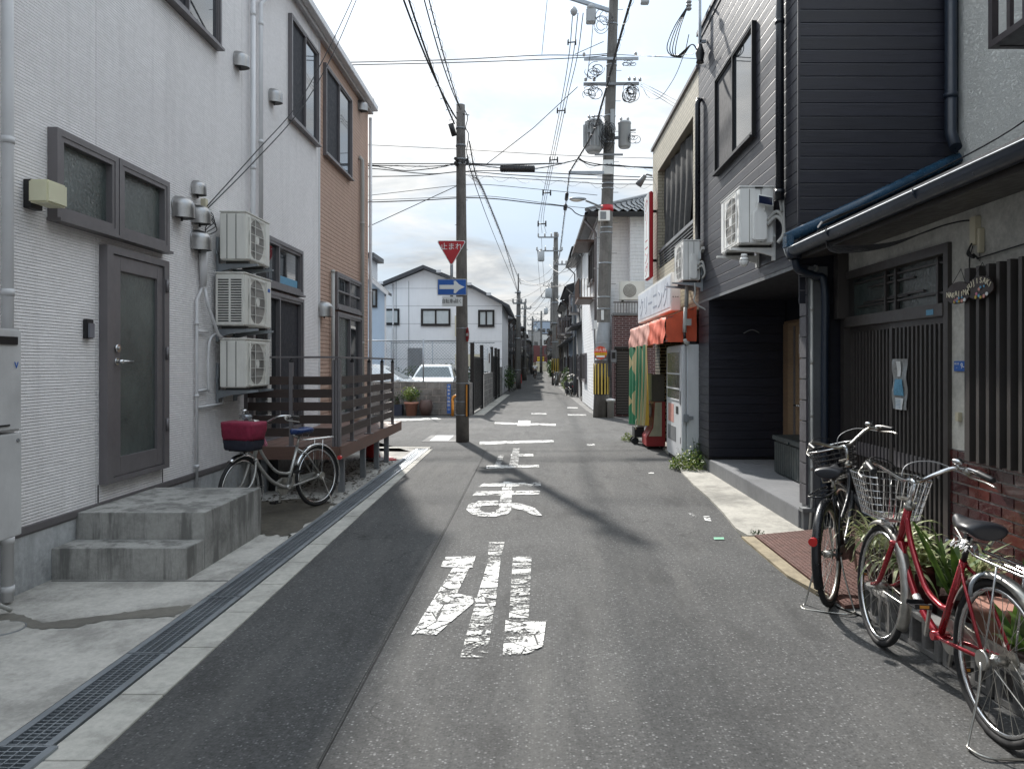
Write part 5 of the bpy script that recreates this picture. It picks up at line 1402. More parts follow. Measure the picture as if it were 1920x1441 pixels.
# things on the old house
nt_ = thing('door_notice', 'grey plastic sleeve of notices taped to the sliding lattice door', 'notice', (2.88, 5.95, 1.6))
cloth(lambda u, v: PF(6.12-u*0.24, 1.62-v*0.40, 0.020+0.006*math.sin(v*11+u*4)), 6, 16).build('sleeve', M('clear grey sleeve', (0.26, 0.27, 0.27), 0.25, var=0.2, dirt=0.1), nt_)
for (u0, u1, z0, z1, mt) in ((6.03, 5.97, 1.48, 1.60, m_paper), (6.07, 5.93, 1.33, 1.46, m_bluepr), (6.06, 5.93, 1.0+0.22, 1.31, m_paper)):
    cloth(lambda u, v: PF(u0+(u1-u0)*u, z1-v*(z1-z0), 0.0285+0.006*math.sin((1.62-(z1-v*(z1-z0)))/0.40*11+(6.12-(u0+(u1-u0)*u))/0.24*4)), 4, 8).build('paper', mt, nt_)
ln = MB()
for k in range(7): ln.add([PF(6.045, 1.30-k*0.011, 0.037), PF(5.95, 1.30-k*0.011, 0.037), PF(5.95, 1.297-k*0.011, 0.037), PF(6.045, 1.297-k*0.011, 0.037)], [(0, 1, 2, 3)])
ln.build('printed_lines', m_bluepr, nt_)
ap = thing('address_plate', 'small blue address plate with a white 9 beside the lattice window', 'plate', (2.89, 5.15, 1.56))
MB().box(2.888, 2.899, 5.10, 5.235, 1.53, 1.60).build('plate', m_signblue, ap, bevel=0.002)
text('9-', 'number', 0.055, m_signwh, ap, frame_mtx((2.887, 5.128, 1.565), *FACE_L), 0.0006)
text('四丁目', 'lettering', 0.018, m_signwh, ap, frame_mtx((2.887, 5.198, 1.58), *FACE_L), 0.0006); text('一', 'lettering', 0.02, m_signwh, ap, frame_mtx((2.887, 5.198, 1.553), *FACE_L), 0.0006)
sb = thing('switch_box', 'small cream switch on the mortar pillar beside the lattice window', 'switch', (2.89, 5.12, 1.24))
MB().box(2.87, 2.899, 5.15, 5.19, 1.19, 1.25).build('body', m_yellowed, sb, bevel=0.003)
def plaque(u, z, name_, word, c, m_bg, m_tx, arch):
    t = thing('name_plaque', name_, 'name plaque', PF(u, z, 0.14))
    w_, h_ = 0.15, 0.085
    poly = [(u+w_*math.cos(a)*(1 if math.sin(a) > -.3 else 0.9), z+h_*(math.sin(a) if math.sin(a) > 0 else math.sin(a)*0.7)) for a in [2*math.pi*k/24 for k in range(24)]]
    m = MB(); m.prism(poly, XF-0.150, XF-0.137, 'x'); m.build('board', m_bg, t, bevel=0.002)
    n = len(word)
    for i, ch in enumerate(word):
        a = R_(155-130*i/(n-1)) if arch else None
        if arch:
            r1, r2 = w_*0.82, h_*0.72
            uu = u-math.cos(a)*r1; zz = z+math.sin(a)*r2-0.005
            rot = a-math.pi/2
            mt = frame_mtx(PF(uu, zz, 0.151), (0, -math.cos(rot*0.6), math.sin(rot*0.6)), (0, math.sin(rot*0.6), math.cos(rot*0.6)))
        else:
            mt = frame_mtx(PF(u+w_*0.76-1.52*w_*i/(n-1), z+0.008-0.004*((i*7) % 3), 0.151), *FACE_L)
        text(ch, 'letter', 0.050, m_tx, t, mt, 0.002)
    random.seed(len(word))
    for k in range(9):
        uu = u+random.uniform(-.1, .1); zz = z+(random.uniform(-.045, -.02) if not arch else random.uniform(-.05, .02))
        MB().tube([PF(uu, zz, 0.149), PF(uu, zz, 0.155)], random.uniform(0.006, 0.012), 8).build('bead', random.choice([m_bluepr, m_signwh, m_pink, m_yellow, m_faded]), t)
    m = MB(); m.tube([PF(u-0.08, z+0.07, 0.145), PF(u, z+0.17, 0.128), PF(u+0.08, z+0.07, 0.145)], 0.002, 4); m.build('string', m_blkpl, t)
m_plq = M('plaque chocolate', (0.025, 0.014, 0.012), 0.4); m_plt = M('plaque lettering', (0.85, 0.78, 0.60), 0.5, bump=0)
plaque(4.94, 2.03, 'oval black name plaque reading NAKAJIMA with small charms', 'NAKAJIMA', 0, m_plq, m_plt, False)
plaque(4.70, 2.04, 'arched brown name plaque of beads reading FUJISAKI on the lattice', 'FUJISAKI', 0, m_plq, m_plt, True)
mt_ = thing('meter_conduit', 'cream conduit boxes with a black cable on the mortar wall above the lattice', 'conduit', (2.88, 5.0, 2.4))
MB().box(2.86, 2.899, 4.93, 5.00, 2.36, 2.545).build('cover', m_yellowed, mt_, bevel=0.004); MB().box(2.865, 2.899, 4.89, 4.925, 2.30, 2.46).build('small_cover', m_yellowed, mt_, bevel=0.004)
m = MB()
for k in range(3): m.tube(smooth([(2.86, 4.97, 2.37), (2.83, 4.95+0.01*k, 2.32-0.01*k), (2.85, 4.93, 2.27), (2.87, 4.97, 2.30), (2.86, 4.90, 2.26)], 5), 0.006, 5)
m.tube([(2.87, 4.93, 2.265), (2.88, 4.4, 2.29), (2.88, 3.4, 2.34)], 0.005, 5); m.tube([(2.89, 5.0, 2.38), (2.89, 5.05, 2.28), (2.893, 5.06, 1.9)], 0.004, 5)
m.build('cable', m_cable, mt_)
cw = thing('eave_cables', 'slack black cables looping under the blue tiled eave', 'cable', (2.6, 5.5, 2.5))
m = MB()
for k in range(5):
    m.tube(smooth([(2.36, 6.35-0.05*k, 2.70), (2.40, 6.20, 2.56-0.012*k), (2.50, 5.9, 2.50-0.012*k), (2.62, 5.6, 2.475-0.006*k), (2.72, 5.35, 2.50), (2.80, 5.18, 2.53), (2.86, 5.02, 2.53), (2.875, 4.98, 2.50)], 6), 0.0055, 5)
m.build('cable', m_cable, cw)
for k in range(5): MB().box(2.345+0.012*k, 2.353+0.012*k, 6.22+k*0.05, 6.24+k*0.05, 2.735, 2.752).build('clip', m_porc, cw)
# window guard on the stucco wall
wg = thing('window_guard', 'dark brown railed window guard holding an outdoor unit on the rough white wall', 'window guard', (3.9, 5.4, 4))
m_gd = M('guard bronze', (0.055, 0.045, 0.048), 0.4, 0.4)
gx0, gx1, gy0, gy1, gz0, gz1 = 3.45, 3.98, 3.6, 5.78, 3.98, 4.62
m = MB()
for z in (gz0, gz1-0.05):
    m.box(gx0, gx0+0.05, gy0, gy1, z, z+0.05); m.box(gx0+0.05, gx1, gy1-0.05, gy1, z, z+0.05); m.box(gx0+0.05, gx1, gy0, gy0+0.05, z, z+0.05)
m.box(gx0, gx0+0.05, gy1-0.05, gy1, gz0+0.05, gz1-0.05); m.box(gx1-0.05, gx1, gy1-0.05, gy1, gz0+0.05, gz1-0.05)
m.build('frame', m_gd, wg)
MB().box(gx0+0.05, gx1, gy0+0.05, gy1-0.05, gz0+0.005, gz0+0.02).build('floor_tray', m_gd, wg)
for k in range(1, 12): 
    y = gy1-0.05-k*0.18
    if y > gy0: MB().box(gx0+0.01, gx0+0.04, y-0.02, y+0.02, gz0+0.05, gz1-0.05).build('bar', m_gd, wg)
ac_unit('white outdoor unit standing inside the brown window guard', 3.92, 3.62, 4.55, 5.35, 4.01, 4.62, out=-1, mat=m_acw2)
pipe('conduit', 'pale hose dropping diagonally across the rough white wall from the window guard', [(3.95, 5.15, 3.98), (3.96, 5.4, 3.7), (3.97, 5.62, 3.42)], 0.012, m_pipeg, 'pipe')
wc = thing('wall_cables', 'black service cables crossing the rough white wall down to the dark house corner', 'cable', (3.9, 6, 3.5))
m = MB()
for k in range(3): m.tube(smooth([(3.9, 4.2, 4.05+0.03*k), (3.93, 5.2, 3.75+0.02*k), (3.9, 6.2, 3.50), (3.2, 6.9, 3.12), (2.6, 6.6, 2.86-0.01*k), (2.38, 6.35, 2.75)], 8), 0.006, 5)
m.build('cable', m_cable, wc)
# service bracket at the roof of the dark house
sb_ = thing('service_bracket', 'galvanised service bracket with black insulator loops on the far roof corner of the dark house', 'bracket', (2.45, 11.3, 6.3))
m = MB(); m.bar((2.49, 11.1, 6.3), (2.40, 11.1, 6.3), 0.04); m.bar((2.40, 11.1, 6.2), (2.40, 11.1, 6.95), 0.04); m.bar((2.40, 11.1, 6.93), (2.28, 11.1, 6.93), 0.03); m.build('arm', m_galv, sb_)
for k in range(3): MB().lathe([(0.03, 6.90-k*0.05), (0.045, 6.88-k*0.05), (0.03, 6.86-k*0.05)], (2.24, 11.1, 0), 10).build('insulator', m_porc, sb_)
MB().lathe([(0.03, 6.25), (0.07, 6.12), (0.05, 6.02), (0.06, 5.98)], (2.40, 11.08, 0), 10).build('cable_head', m_blkpl, sb_)
m = MB()
for k in range(4): m.tube(smooth([(2.24, 11.1, 6.85), (2.02+0.03*k, 11.1, 6.5), (1.92+0.04*k, 11.1, 6.2-0.02*k), (2.05+0.03*k, 11.1, 6.08), (2.28, 11.08, 6.25), (2.38, 11.08, 6.12)], 7), 0.008, 5)
m.build('loop', m_cable, sb_)
wl = thing('flood_light', 'small grey flood light on an arm at the beige roof corner', 'lamp', (2.5, 16.25, 5.6))
MB().tube([(2.5, 16.28, 5.62), (2.38, 16.28, 5.65), (2.32, 16.28, 5.60)], 0.02).build('arm', m_galvd, wl); MB().tube([(2.34, 16.28, 5.62), (2.20, 16.28, 5.42)], [0.05, 0.075], 12).build('head', m_galvd, wl)
# ---------------------------------------------------------------- road markings
def mark(name, polys, mat, label, z=0.0065):
    mb = MB()
    for i, p in enumerate(polys):
        q = [G(x, y) for x, y in p]
        mb.add([(v.x, v.y, z+0.0006*i) for v in q], [list(range(len(q)))])
    o = mb.build(name, mat); tag(o, label, kind='structure'); return o
def zz(pts): return [(680+x/2.573, 740+y/2.573) for x, y in pts]
mark('stop_line', [zz([(565, 227), (920, 219), (922, 229), (760, 234), (563, 242)])], m_paint, 'white painted stop line across the near street')
mark('road_lettering', [zz([(597, 342), (850, 338), (852, 350), (597, 357)]), zz([(715, 287), (822, 286), (824, 297), (715, 297)])], m_paint, 'painted stop character nearest the junction')
mark('road_lettering', [zz([(655, 293), (680, 293), (668, 341), (636, 341)]), zz([(727, 258), (757, 258), (750, 338), (706, 340)])], m_paint2, 'worn strokes of the far painted character')
mark('road_lettering', [zz([(585, 428), (857, 424), (860, 440), (553, 446)]), zz([(545, 468), (857, 463), (852, 482), (530, 488)]), zz([(680, 420), (722, 420), (716, 560), (652, 560)]),
      zz([(655, 512), (560, 514), (512, 530), (500, 555), (520, 575), (560, 588), (640, 590), (700, 576), (716, 560), (655, 545), (640, 568), (590, 571), (564, 556), (572, 538), (655, 534)]),
      zz([(700, 520), (760, 527), (830, 548), (866, 585), (825, 582), (770, 558), (700, 545)])], m_paint, 'looped middle character painted on the road')
mark('road_lettering', [zz([(400, 785), (545, 780), (530, 835), (373, 832)])], m_paint, 'rounded top bar of the nearest painted character')
mark('road_lettering', [zz([(435, 837), (515, 837), (455, 960), (560, 985), (440, 1085), (355, 1160), (235, 1160)]), zz([(600, 820), (665, 800), (640, 1020), (540, 1020)]), zz([(720, 1100), (885, 1095), (870, 1215), (800, 1250), (675, 1262), (690, 1090)])], m_paint, 'cracked lower strokes of the nearest painted character')
mark('road_lettering', [zz([(610, 712), (685, 712), (663, 799), (600, 819)]), zz([(540, 1022), (635, 1022), (602, 1268), (470, 1268)]), zz([(725, 782), (815, 782), (800, 1093), (705, 1093)])], m_paint2, 'mostly worn away strokes of the nearest painted character', 0.0055)
def z2(pts): return [(680+x/3.84, 440+y/3.84) for x, y in pts]
mark('road_marking', [z2([(950, 1350), (1390, 1362), (1390, 1376), (950, 1362)]), z2([(1122, 1338), (1210, 1338), (1206, 1376), (1114, 1376)])], m_paint, 'white cross mark in the middle of the junction')
mark('road_marking', [z2([(1475, 1292), (1608, 1294), (1610, 1303), (1480, 1301)]), z2([(1215, 1284), (1320, 1286), (1325, 1293), (1215, 1291)]), z2([(1470, 1242), (1545, 1242), (1550, 1250), (1475, 1250)])], m_paint, 'short white bars at the far side of the junction')
mark('road_marking', [[(735, 786), (818, 783), (828, 786), (735, 790)]], m_paint, 'white edge line in front of the block wall')
for i, p in enumerate([[(1290, 962), (1302, 964), (1306, 970), (1296, 968)], [(1318, 968), (1330, 968), (1334, 978), (1322, 976)], [(1100, 833), (1114, 832), (1116, 835), (1102, 836)], [(1216, 886), (1226, 886), (1226, 888), (1216, 888)]]):
    mark('road_marking', [p], m_paint, 'small leftover scrap of white road paint')
mb = MB(); mb.add([(v.x, v.y, 0.007) for v in [G(1338, 1008), G(1357, 1008), G(1358, 1012), G(1339, 1012)]], [(0, 1, 2, 3)])
tag(mb.build('tape_scrap', M('mint tape', (0.22, 0.50, 0.34), 0.5)), 'small mint green scrap of tape on the asphalt by the ramp', 'tape scrap')
# drain grate at the pole foot
dg = thing('street_drain', 'rectangular slotted iron street drain in a pale frame left of the pole foot', 'street drain', (-2.0, 16, 0))
MB().box(-2.32, -1.62, 15.35, 16.75, -0.02, 0.006).build('surround', m_block, dg)
MB().box(-2.18, -1.80, 15.50, 16.62, -0.01, 0.0075).build('pit', m_black, dg)
for k in range(9): MB().box(-2.17+k*0.0425, -2.15+k*0.0425, 15.51, 16.61, 0.008, 0.013).build('bar', m_galv, dg)
# ---------------------------------------------------------------- block wall, parking lot, fences
def block_wall(label, p, q, rows, blk=m_block, top=True, t=0.12, mats=None):
    p, q = Vector((*p, 0)), Vector((*q, 0)); d = (q-p); L_ = d.length; u = d/L_; nrm = Vector((-u.y, u.x, 0))
    rt = thing('block_wall', label, 'wall', p)
    c = MB(); c.obox((p+q)/2+Vector((0, 0, rows*0.1)), (L_, t-0.02, rows*0.2-0.01), Matrix((u, nrm, Vector((0, 0, 1)))).transposed()); c.build('core', m_mortar, rt)
    mt = Matrix((u, nrm, Vector((0, 0, 1)))).transposed()
    full = None
    for r in range(rows):
        s = 0.0 if r % 2 else -0.2
        while s < L_-0.02:
            a, b_ = max(s, 0)+0.004, min(s+0.4, L_)-0.004; s += 0.4
            if b_-a < 0.05: continue
            cc_ = p+u*(a+b_)/2+Vector((0, 0, r*0.2+0.1))
            if b_-a > 0.385 and full is not None:
                inst(full, rt, cc_, 'concrete_block', rot=full.rotation_euler)
            else:
                m = MB(); m.obox(cc_, (b_-a, t, 0.192), mt)
                o = m.build('concrete_block', blk, rt, loc=cc_, bevel=0.004)
                if b_-a > 0.385: full = o
    if top:
        c = MB(); c.obox((p+q)/2+Vector((0, 0, rows*0.2+0.015)), (L_, t+0.01, 0.03), mt); c.build('coping', blk, rt)
    return rt
block_wall('grey concrete block wall with dark stains in front of the parked cars', (-9.6, 23.5), (-2.12, 23.5), 5)
block_wall('low grey block wall below the white notice board beside the far street', (-1.92, 27.2), (-1.86, 31.8), 6)
block_wall('short grey block wall beyond the second black gate', (-1.80, 36.6), (-1.78, 38.9), 7, m_blockl)
m_lot = concrete('parking lot gravelly asphalt', 0.16, stain=0.5)
sheet('parking_lot', [(-14, 23.6), (-1.95, 23.6), (-1.78, 39), (-14, 39)], 0.01, m_lot, 'grey surface of the parking lot behind the block wall')
mb = MB()
for k in range(22):
    y = 23.4+k*0.7
    if y > 40: break
    mb.box(-1.93+0.012*k, -1.60+0.012*k, y+0.01, y+0.69, -0.02, 0.009)
struct('gutter_slabs', mb, m_kerb)
def chain_fence(label, x0, x1, y, z0, z1, step=0.10, px=2.0, mat=m_galv):
    t = thing('chain_link_fence', label, 'fence', (x0, y, z0))
    x = x0
    while x <= x1+0.01:
        MB().tube([(x, y, z0-0.3), (x, y, z1+0.05)], 0.024, 8).build('post', mat, t); x += px
    MB().tube([(x0, y, z1), (x1, y, z1)], 0.018, 6).build('top_rail', mat, t)
    m = MB(); H = z1-z0
    n = int((x1-x0+H)/step)
    for k in range(n):
        a = x0-H+k*step
        for sgn in (1, -1):
            # diagonal from bottom to top
            xa, xb = (a, a+H) if sgn == 1 else (a+H, a)
            za, zb = z0, z1
            lo, hi = x0, x1
            P0 = Vector((xa, y, za)); P1 = Vector((xb, y, zb))
            dx = P1.x-P0.x
            ts = sorted([(lo-P0.x)/dx, (hi-P0.x)/dx])
            t0_, t1_ = max(0, ts[0]), min(1, ts[1])
            if t1_-t0_ < 0.02: continue
            m.tube([P0.lerp(P1, t0_)+Vector((0, 0.003*sgn, 0)), P0.lerp(P1, t1_)+Vector((0, 0.003*sgn, 0))], 0.0030, 3, caps=False)
    tag(m.build('wire_mesh', mat, t), kind='stuff')
    return t
chain_fence('galvanised chain link fence on top of the grey block wall', -9.5, -2.2, 23.52, 1.02, 2.30)
chain_fence('green tinged chain link fence at the back of the parking lot', -7.0, -2.0, 36.6, 0.1, 2.6, 0.16)
# black gates and posts along the far street
def gate(label, pts, z1, zp):
    t = thing('black_gate', label, 'gate', (*pts[0], 0))
    for (x, y) in pts: MB().box(x-0.06, x+0.06, y-0.06, y+0.06, 0, zp).build('post', m_black, t)
    (xa, ya), (xb, yb) = pts[0], pts[-1]
    f = MB()
    for z in (0.10, z1-0.06): f.bar((xa, ya+.07, z), (xb, yb-.07, z), 0.04, 0.05)
    f.build('rail', m_black, t)
    n = int((yb-ya)/0.13)
    for k in range(1, n):
        q = k/n; x = xa+(xb-xa)*q; y = ya+(yb-ya)*q
        MB().box(x-0.012, x+0.012, y-0.038, y+0.038, 0.13, z1-0.09).build('slat', m_black, t)
    return t
gate('black slatted gate between tall square posts right of the leaning pole', [(-2.0, 23.75), (-1.93, 26.9)], 1.85, 2.25)
gate('black slatted gate beyond the low wall with notices', [(-1.87, 32.0), (-1.82, 34.2), (-1.80, 36.4)], 1.95, 2.3)
cp_ = thing('concrete_gatepost', 'grey concrete gatepost at the parking lot corner', 'post', (-2.03, 23.5, 0)); MB().box(-2.11, -1.98, 23.40, 23.66, 0, 1.0).build('shaft', m_block, cp_, bevel=0.008)
nb_ = thing('notice_board', 'white sheets on a wire fence above the low block wall', 'notice board', (-1.9, 29, 1.3))
for y in (27.3, 29.4, 31.6): MB().tube([(-1.89, y, 1.2), (-1.89, y, 2.2)], 0.015, 6).build('post', m_galv, nb_)
m = MB()
for k in range(10): m.tube([(-1.89, 27.3, 1.3+k*0.09), (-1.88, 31.6, 1.3+k*0.09)], 0.004, 4)
tag(m.build('wire', m_galv, nb_), kind='stuff')
MB().box(-1.875, -1.865, 27.6, 29.2, 1.30, 1.72).build('sheet', m_paper, nb_); MB().box(-1.872, -1.862, 29.4, 31.2, 1.28, 2.05).build('sheet', m_paper, nb_)
MB().box(-1.860, -1.855, 29.8, 30.5, 1.62, 2.0).build('sheet', m_brownpot, nb_)
yb_ = thing('yellow_notice', 'cream board hung on the parking lot fence', 'notice board', (-2.85, 36.5, 1.8)); MB().box(-3.9, -2.7, 36.45, 36.5, 1.45, 2.05).build('board', m_yellowed, yb_)
# planters
def lathe_pot(label, x, y, prof, mat, name='plant_pot', cat='plant pot'):
    t = thing(name, label, cat, (x, y, 0)); MB().lathe(prof, (x, y, 0), 20).build('body', mat, t)
    MB().lathe([(prof[-1][0]*0.9, prof[-1][1]-0.02), (0.0, prof[-1][1]-0.02)], (x, y, 0), 16, caps=False).build('soil', m_brownpot, t); return t
def leaf_quad(m, p, d, L_, w, up, fold=0.0):
    d = d.normalized(); s = d.cross(up)
    if s.length < 1e-3: s = d.orthogonal()
    s = s.normalized()*w
    m.add([p, p+d*L_*0.5+s, p+d*L_, p+d*L_*0.5-s], [(0, 1, 2, 3)])
def bush(label, c, rx, ry, rz, n, mats, name='bush', cat='bush', ls=0.05, stems=True, seed=1):
    rnd = random.Random(seed); t = thing(name, label, cat, (c[0], c[1], c[2]-rz))
    for mi, mt in enumerate(mats):
        m = MB()
        cl = [(rnd.gauss(0, 0.42), rnd.gauss(0, 0.42), rnd.gauss(0, 0.42)) for _ in range(14)]
        for k in range(n//len(mats)):
            q = rnd.choice(cl); f = 0.34
            p = Vector((q[0]+rnd.gauss(0, f), q[1]+rnd.gauss(0, f), q[2]+rnd.gauss(0, f)))
            if p.length > 1.15: p = p.normalized()*rnd.uniform(0.8, 1.15)
            P = Vector((c[0]+p.x*rx, c[1]+p.y*ry, max(c[2]+p.z*rz, c[2]-rz)))
            d = Vector((rnd.gauss(0, 1), rnd.gauss(0, 1), rnd.gauss(0.5, 0.7)))
            leaf_quad(m, P, d, ls*rnd.uniform(0.6, 1.4), ls*0.32, Vector((rnd.gauss(0, 1), rnd.gauss(0, 1), 1)))
        tag(m.build('foliage', mt, t), kind='stuff')
    if stems:
        m = MB()
        for k in range(7):
            a = rnd.uniform(0, 6.28); m.tube([(c[0]+0.02*math.cos(a), c[1]+0.02*math.sin(a), c[2]-rz), (c[0]+rx*0.3*math.cos(a), c[1]+ry*0.3*math.sin(a), c[2]), (c[0]+rx*0.6*math.cos(a), c[1]+ry*0.6*math.sin(a), c[2]+rz*0.5)], [0.012, 0.008, 0.003], 5)
        m.build('stem', m_brownpot, t)
    return t
px_ = thing('planter_box', 'dark navy planter box at the foot of the block wall', 'planter', (-4.2, 23.15, 0)); MB().box(-4.42, -4.07, 23.0, 23.3, 0, 0.34).build('box', m_bluepot, px_, bevel=0.01)
bush('grey green leggy shrub growing in the navy planter box', (-4.25, 23.15, 0.52), 0.20, 0.16, 0.20, 260, [m_leafd], seed=2)
lathe_pot('terracotta pink plant pot between the navy planter and the brown jar', -3.80, 23.1, [(0.15, 0), (0.20, 0.36), (0.225, 0.36), (0.23, 0.42), (0.20, 0.42)], m_terra)
bush('bright green rounded bush in the terracotta pink pot', (-3.82, 23.1, 0.66), 0.27, 0.24, 0.24, 900, [m_leaf, m_leafy], seed=3)
lathe_pot('dark brown bulging empty jar beside the terracotta pot', -3.36, 23.12, [(0.13, 0), (0.20, 0.2), (0.215, 0.32), (0.17, 0.46), (0.16, 0.48)], m_brownpot, 'brown_jar', 'jar')
bp = thing('blue_post_board', 'narrow blue vertical board with white characters strapped to the fence', 'board', (-2.66, 23.3, 0))
MB().box(-2.735, -2.625, 23.28, 23.31, 0.06, 0.96).build('board', m_signblue, bp)
for i, ch in enumerate('自転車駐輪禁止'): text(ch, 'lettering', 0.085, m_signwh, bp, frame_mtx((-2.68, 23.277, 0.88-i*0.115), *FACE_CAM), 0.001)
gd = thing('pole_guard', 'orange bent tube guard behind the leaning concrete pole', 'guard rail', (-2.5, 22.9, 0))
MB().tube([(-2.52, 22.9, 0.0), (-2.52, 22.9, 0.50)]+arc((-2.40, 22.9, 0.50), 0.12, 180, 0, 8, 'xz')+[(-2.28, 22.9, 0.50), (-2.28, 22.9, 0.0)], 0.042, 10).build('tube', m_orange, gd)
# ---------------------------------------------------------------- cars
def car(label, loc, rz, mat, L_=4.3, W_=1.68, H_=1.5, van=False):
    t = thing('parked_car', label, 'car', loc, rz=rz, local=True)
    h = W_/2
    lo = [(-L_/2, 0.35), (-L_/2+0.03, 0.80), (-L_/2+0.10, 0.98)]+([(-L_/2+0.15, 1.0)] if van else [(-L_/2+0.35, 1.0)])
    if van: roof_ = [(-L_/2+0.25, H_-0.10), (-L_/2+0.5, H_), (L_/2-1.75, H_), (L_/2-1.45, H_-0.05), (L_/2-0.75, 1.02), (L_/2-0.25, 0.92), (L_/2-0.03, 0.78)]
    else: roof_ = [(-L_/2+0.75, H_-0.12), (-L_/2+1.2, H_-0.01), (L_/2-2.4, H_), (L_/2-2.0, H_-0.08), (L_/2-1.15, 1.02), (L_/2-0.35, 0.88), (L_/2-0.03, 0.72)]
    prof = lo+roof_+[(L_/2, 0.35), (L_/2-0.1, 0.22), (-L_/2+0.1, 0.22)]
    # body as lofted cross-sections so that sides curve in at the glass
    vs = []; ws = [0.0]
    N = len(prof)
    rows_ = []
    for s in (-1, 1):
        for (x, z) in prof:
            inw = 0.0 if z < 0.95 else min(0.22, (z-0.95)*0.42)
            rows_.append((x, s*(h-inw), z))
    m = MB(); m.add(rows_, [list(range(N)), list(range(N, 2*N))[::-1]]+[(i, i+N, (i+1) % N+N, (i+1) % N) for i in range(N)])
    m.build('body', mat, t, bevel=0.035)
    # side glass, windscreen, rear window as proud panes following the roof
    xs = [p[0] for p in roof_]
    xa, xb = roof_[0][0]+0.12, roof_[4][0]-0.12; zt = H_-0.13
    def yat(z): return h-min(0.22, (z-0.95)*0.42)+0.004
    for s in (-1, 1):
        m = MB()
        top0, top1 = roof_[0][0]+0.22, roof_[3][0]-0.02
        m.add([(xa, s*yat(1.0), 1.0), (xb, s*yat(1.0), 1.0), (top1, s*yat(zt), zt), (top0, s*yat(zt), zt)], [(0, 1, 2, 3)])
        m.build('side_window', m_glassdk, t)
        m = MB(); xm = (xa+xb)/2; m.bar((xm, s*(yat(1.0)+0.004), 1.0), (xm-0.05, s*(yat(zt)+0.004), zt), 0.02, 0.06); m.build('window_pillar', m_blkpl, t)
        m = MB(); m.sphere((xb-0.1, s*(h+0.09), 1.02), 0.1, 8, (0.8, 0.9, 0.7)); m.build('mirror', mat, t)
    (x0, z0), (x1, z1) = roof_[3], roof_[4]
    m = MB(); k0, k1 = 0.12, 0.9
    pts = [(x0+(x1-x0)*k, z0+(z1-z0)*k) for k in (k0, k1)]
    m.add([(pts[0][0]+.012, -yat(pts[0][1])+.10, pts[0][1]+.008), (pts[0][0]+.012, yat(pts[0][1])-.10, pts[0][1]+.008), (pts[1][0]+.012, yat(pts[1][1])-.07, pts[1][1]+.008), (pts[1][0]+.012, -yat(pts[1][1])+.07, pts[1][1]+.008)], [(0, 1, 2, 3)])
    m.build('windscreen', M('windscreen glass', (0.10, 0.12, 0.12), 0.06, bump=0, dirt=0.1), t)
    for (x, z) in ((-L_/2+0.75, 0.30), (L_/2-0.80, 0.30)):
        for s in (-1, 1):
            w = MB().tube([(x, s*(h-0.2), z), (x, s*(h+0.005), z)], 0.30, 20).build('wheel', m_rubber, t)
            MB().tube([(x, s*(h-0.1), z), (x, s*(h+0.012), z)], 0.19, 14).build('rim', m_galv, w)
    for s in (-1, 1):
        MB().box(L_/2-0.12, L_/2+0.005, s*0.5, s*0.78, 0.62, 0.74).build('headlight', m_chrome, t, bevel=0.02)
        MB().box(-L_/2-0.005, -L_/2+0.08, s*0.58, s*0.80, 0.70, 0.92).build('tail_light', m_redlens, t, bevel=0.01)
    MB().box(L_/2-0.02, L_/2+0.012, -0.17, 0.17, 0.40, 0.52).build('number_plate', m_signwh, t)
    MB().box(-L_/2-0.012, -L_/2+0.02, -0.17, 0.17, 0.50, 0.62).build('number_plate', m_signwh, t)
    return t
m_cars = M('car paint silver', (0.66, 0.70, 0.72), 0.22, 0.3, var=0.05, bump=0, dirt=0.08, coat=0.6)
m_carw = M('car paint white', (0.70, 0.72, 0.72), 0.22, 0.1, var=0.04, bump=0, dirt=0.08, coat=0.6)
car('silver hatchback parked side on behind the block wall', (-5.55, 26.6, 0.01), 0.0, m_cars, 4.5, 1.75, 1.56)
car('white car facing the street beside the silver hatchback', (-4.05, 31.0, 0.01), R_(-90), m_carw, 4.0, 1.68, 1.55, van=True)
bush('row of dark low bushes behind the parked cars', (-4.6, 37.2, 0.9), 2.6, 0.5, 0.6, 2600, [m_leafd, m_leaf], ls=0.10, stems=False, seed=8, name='hedge', cat='hedge')
# ---------------------------------------------------------------- left far buildings
BH = thing('blue_house', 'pale blue sided house with a sloping verge beyond the tan corner', 'house', (-8.5, 35.6, 0))
PB_ = facade('C', 35.6)
m = MB(); m.prism([(-13, 0), (-7.12, 0), (-7.12, 4.95), (-9.9, 7.3), (-13, 4.9)], 35.6, 36.0, 'y'); m.build('wall', m_hsidb, BH)
m = MB(); m.prism([(-6.9, 4.80), (-6.9, 4.92), (-9.9, 7.55), (-13.2, 4.95), (-13.2, 4.8), (-9.9, 7.36)], 35.3, 36.2, 'y'); m.build('roof', m_dkroof, BH)
m = MB(); m.prism([(-6.88, 4.72), (-6.88, 4.90), (-9.9, 7.50), (-9.9, 7.30)], 35.26, 35.29, 'y'); m.build('bargeboard', m_pipe, BH)
window(BH, PB_, -7.75, -7.46, 4.25, 5.1, [m_glassbr], m_black, 0.05, 0.05)
MB().box(-7.11, -7.04, 35.55, 35.6, 0, 4.75).build('corner_post', m_pipe, BH)
TH = thing('tall_block', 'dark eaved taller house peeping above the pale blue house', 'house', (-9, 41, 0))
MB().box(-14, -9.0, 41, 43, 0, 7.3).build('wall', m_hsid, TH); MB().box(-14.3, -8.7, 40.6, 43.3, 7.301, 7.55).build('roof', m_dkroof, TH)
GH = thing('gable_house', 'wide white gabled house with black framed windows beyond the parking lot', 'house', (-5, 39, 0))
Yg = 39.0
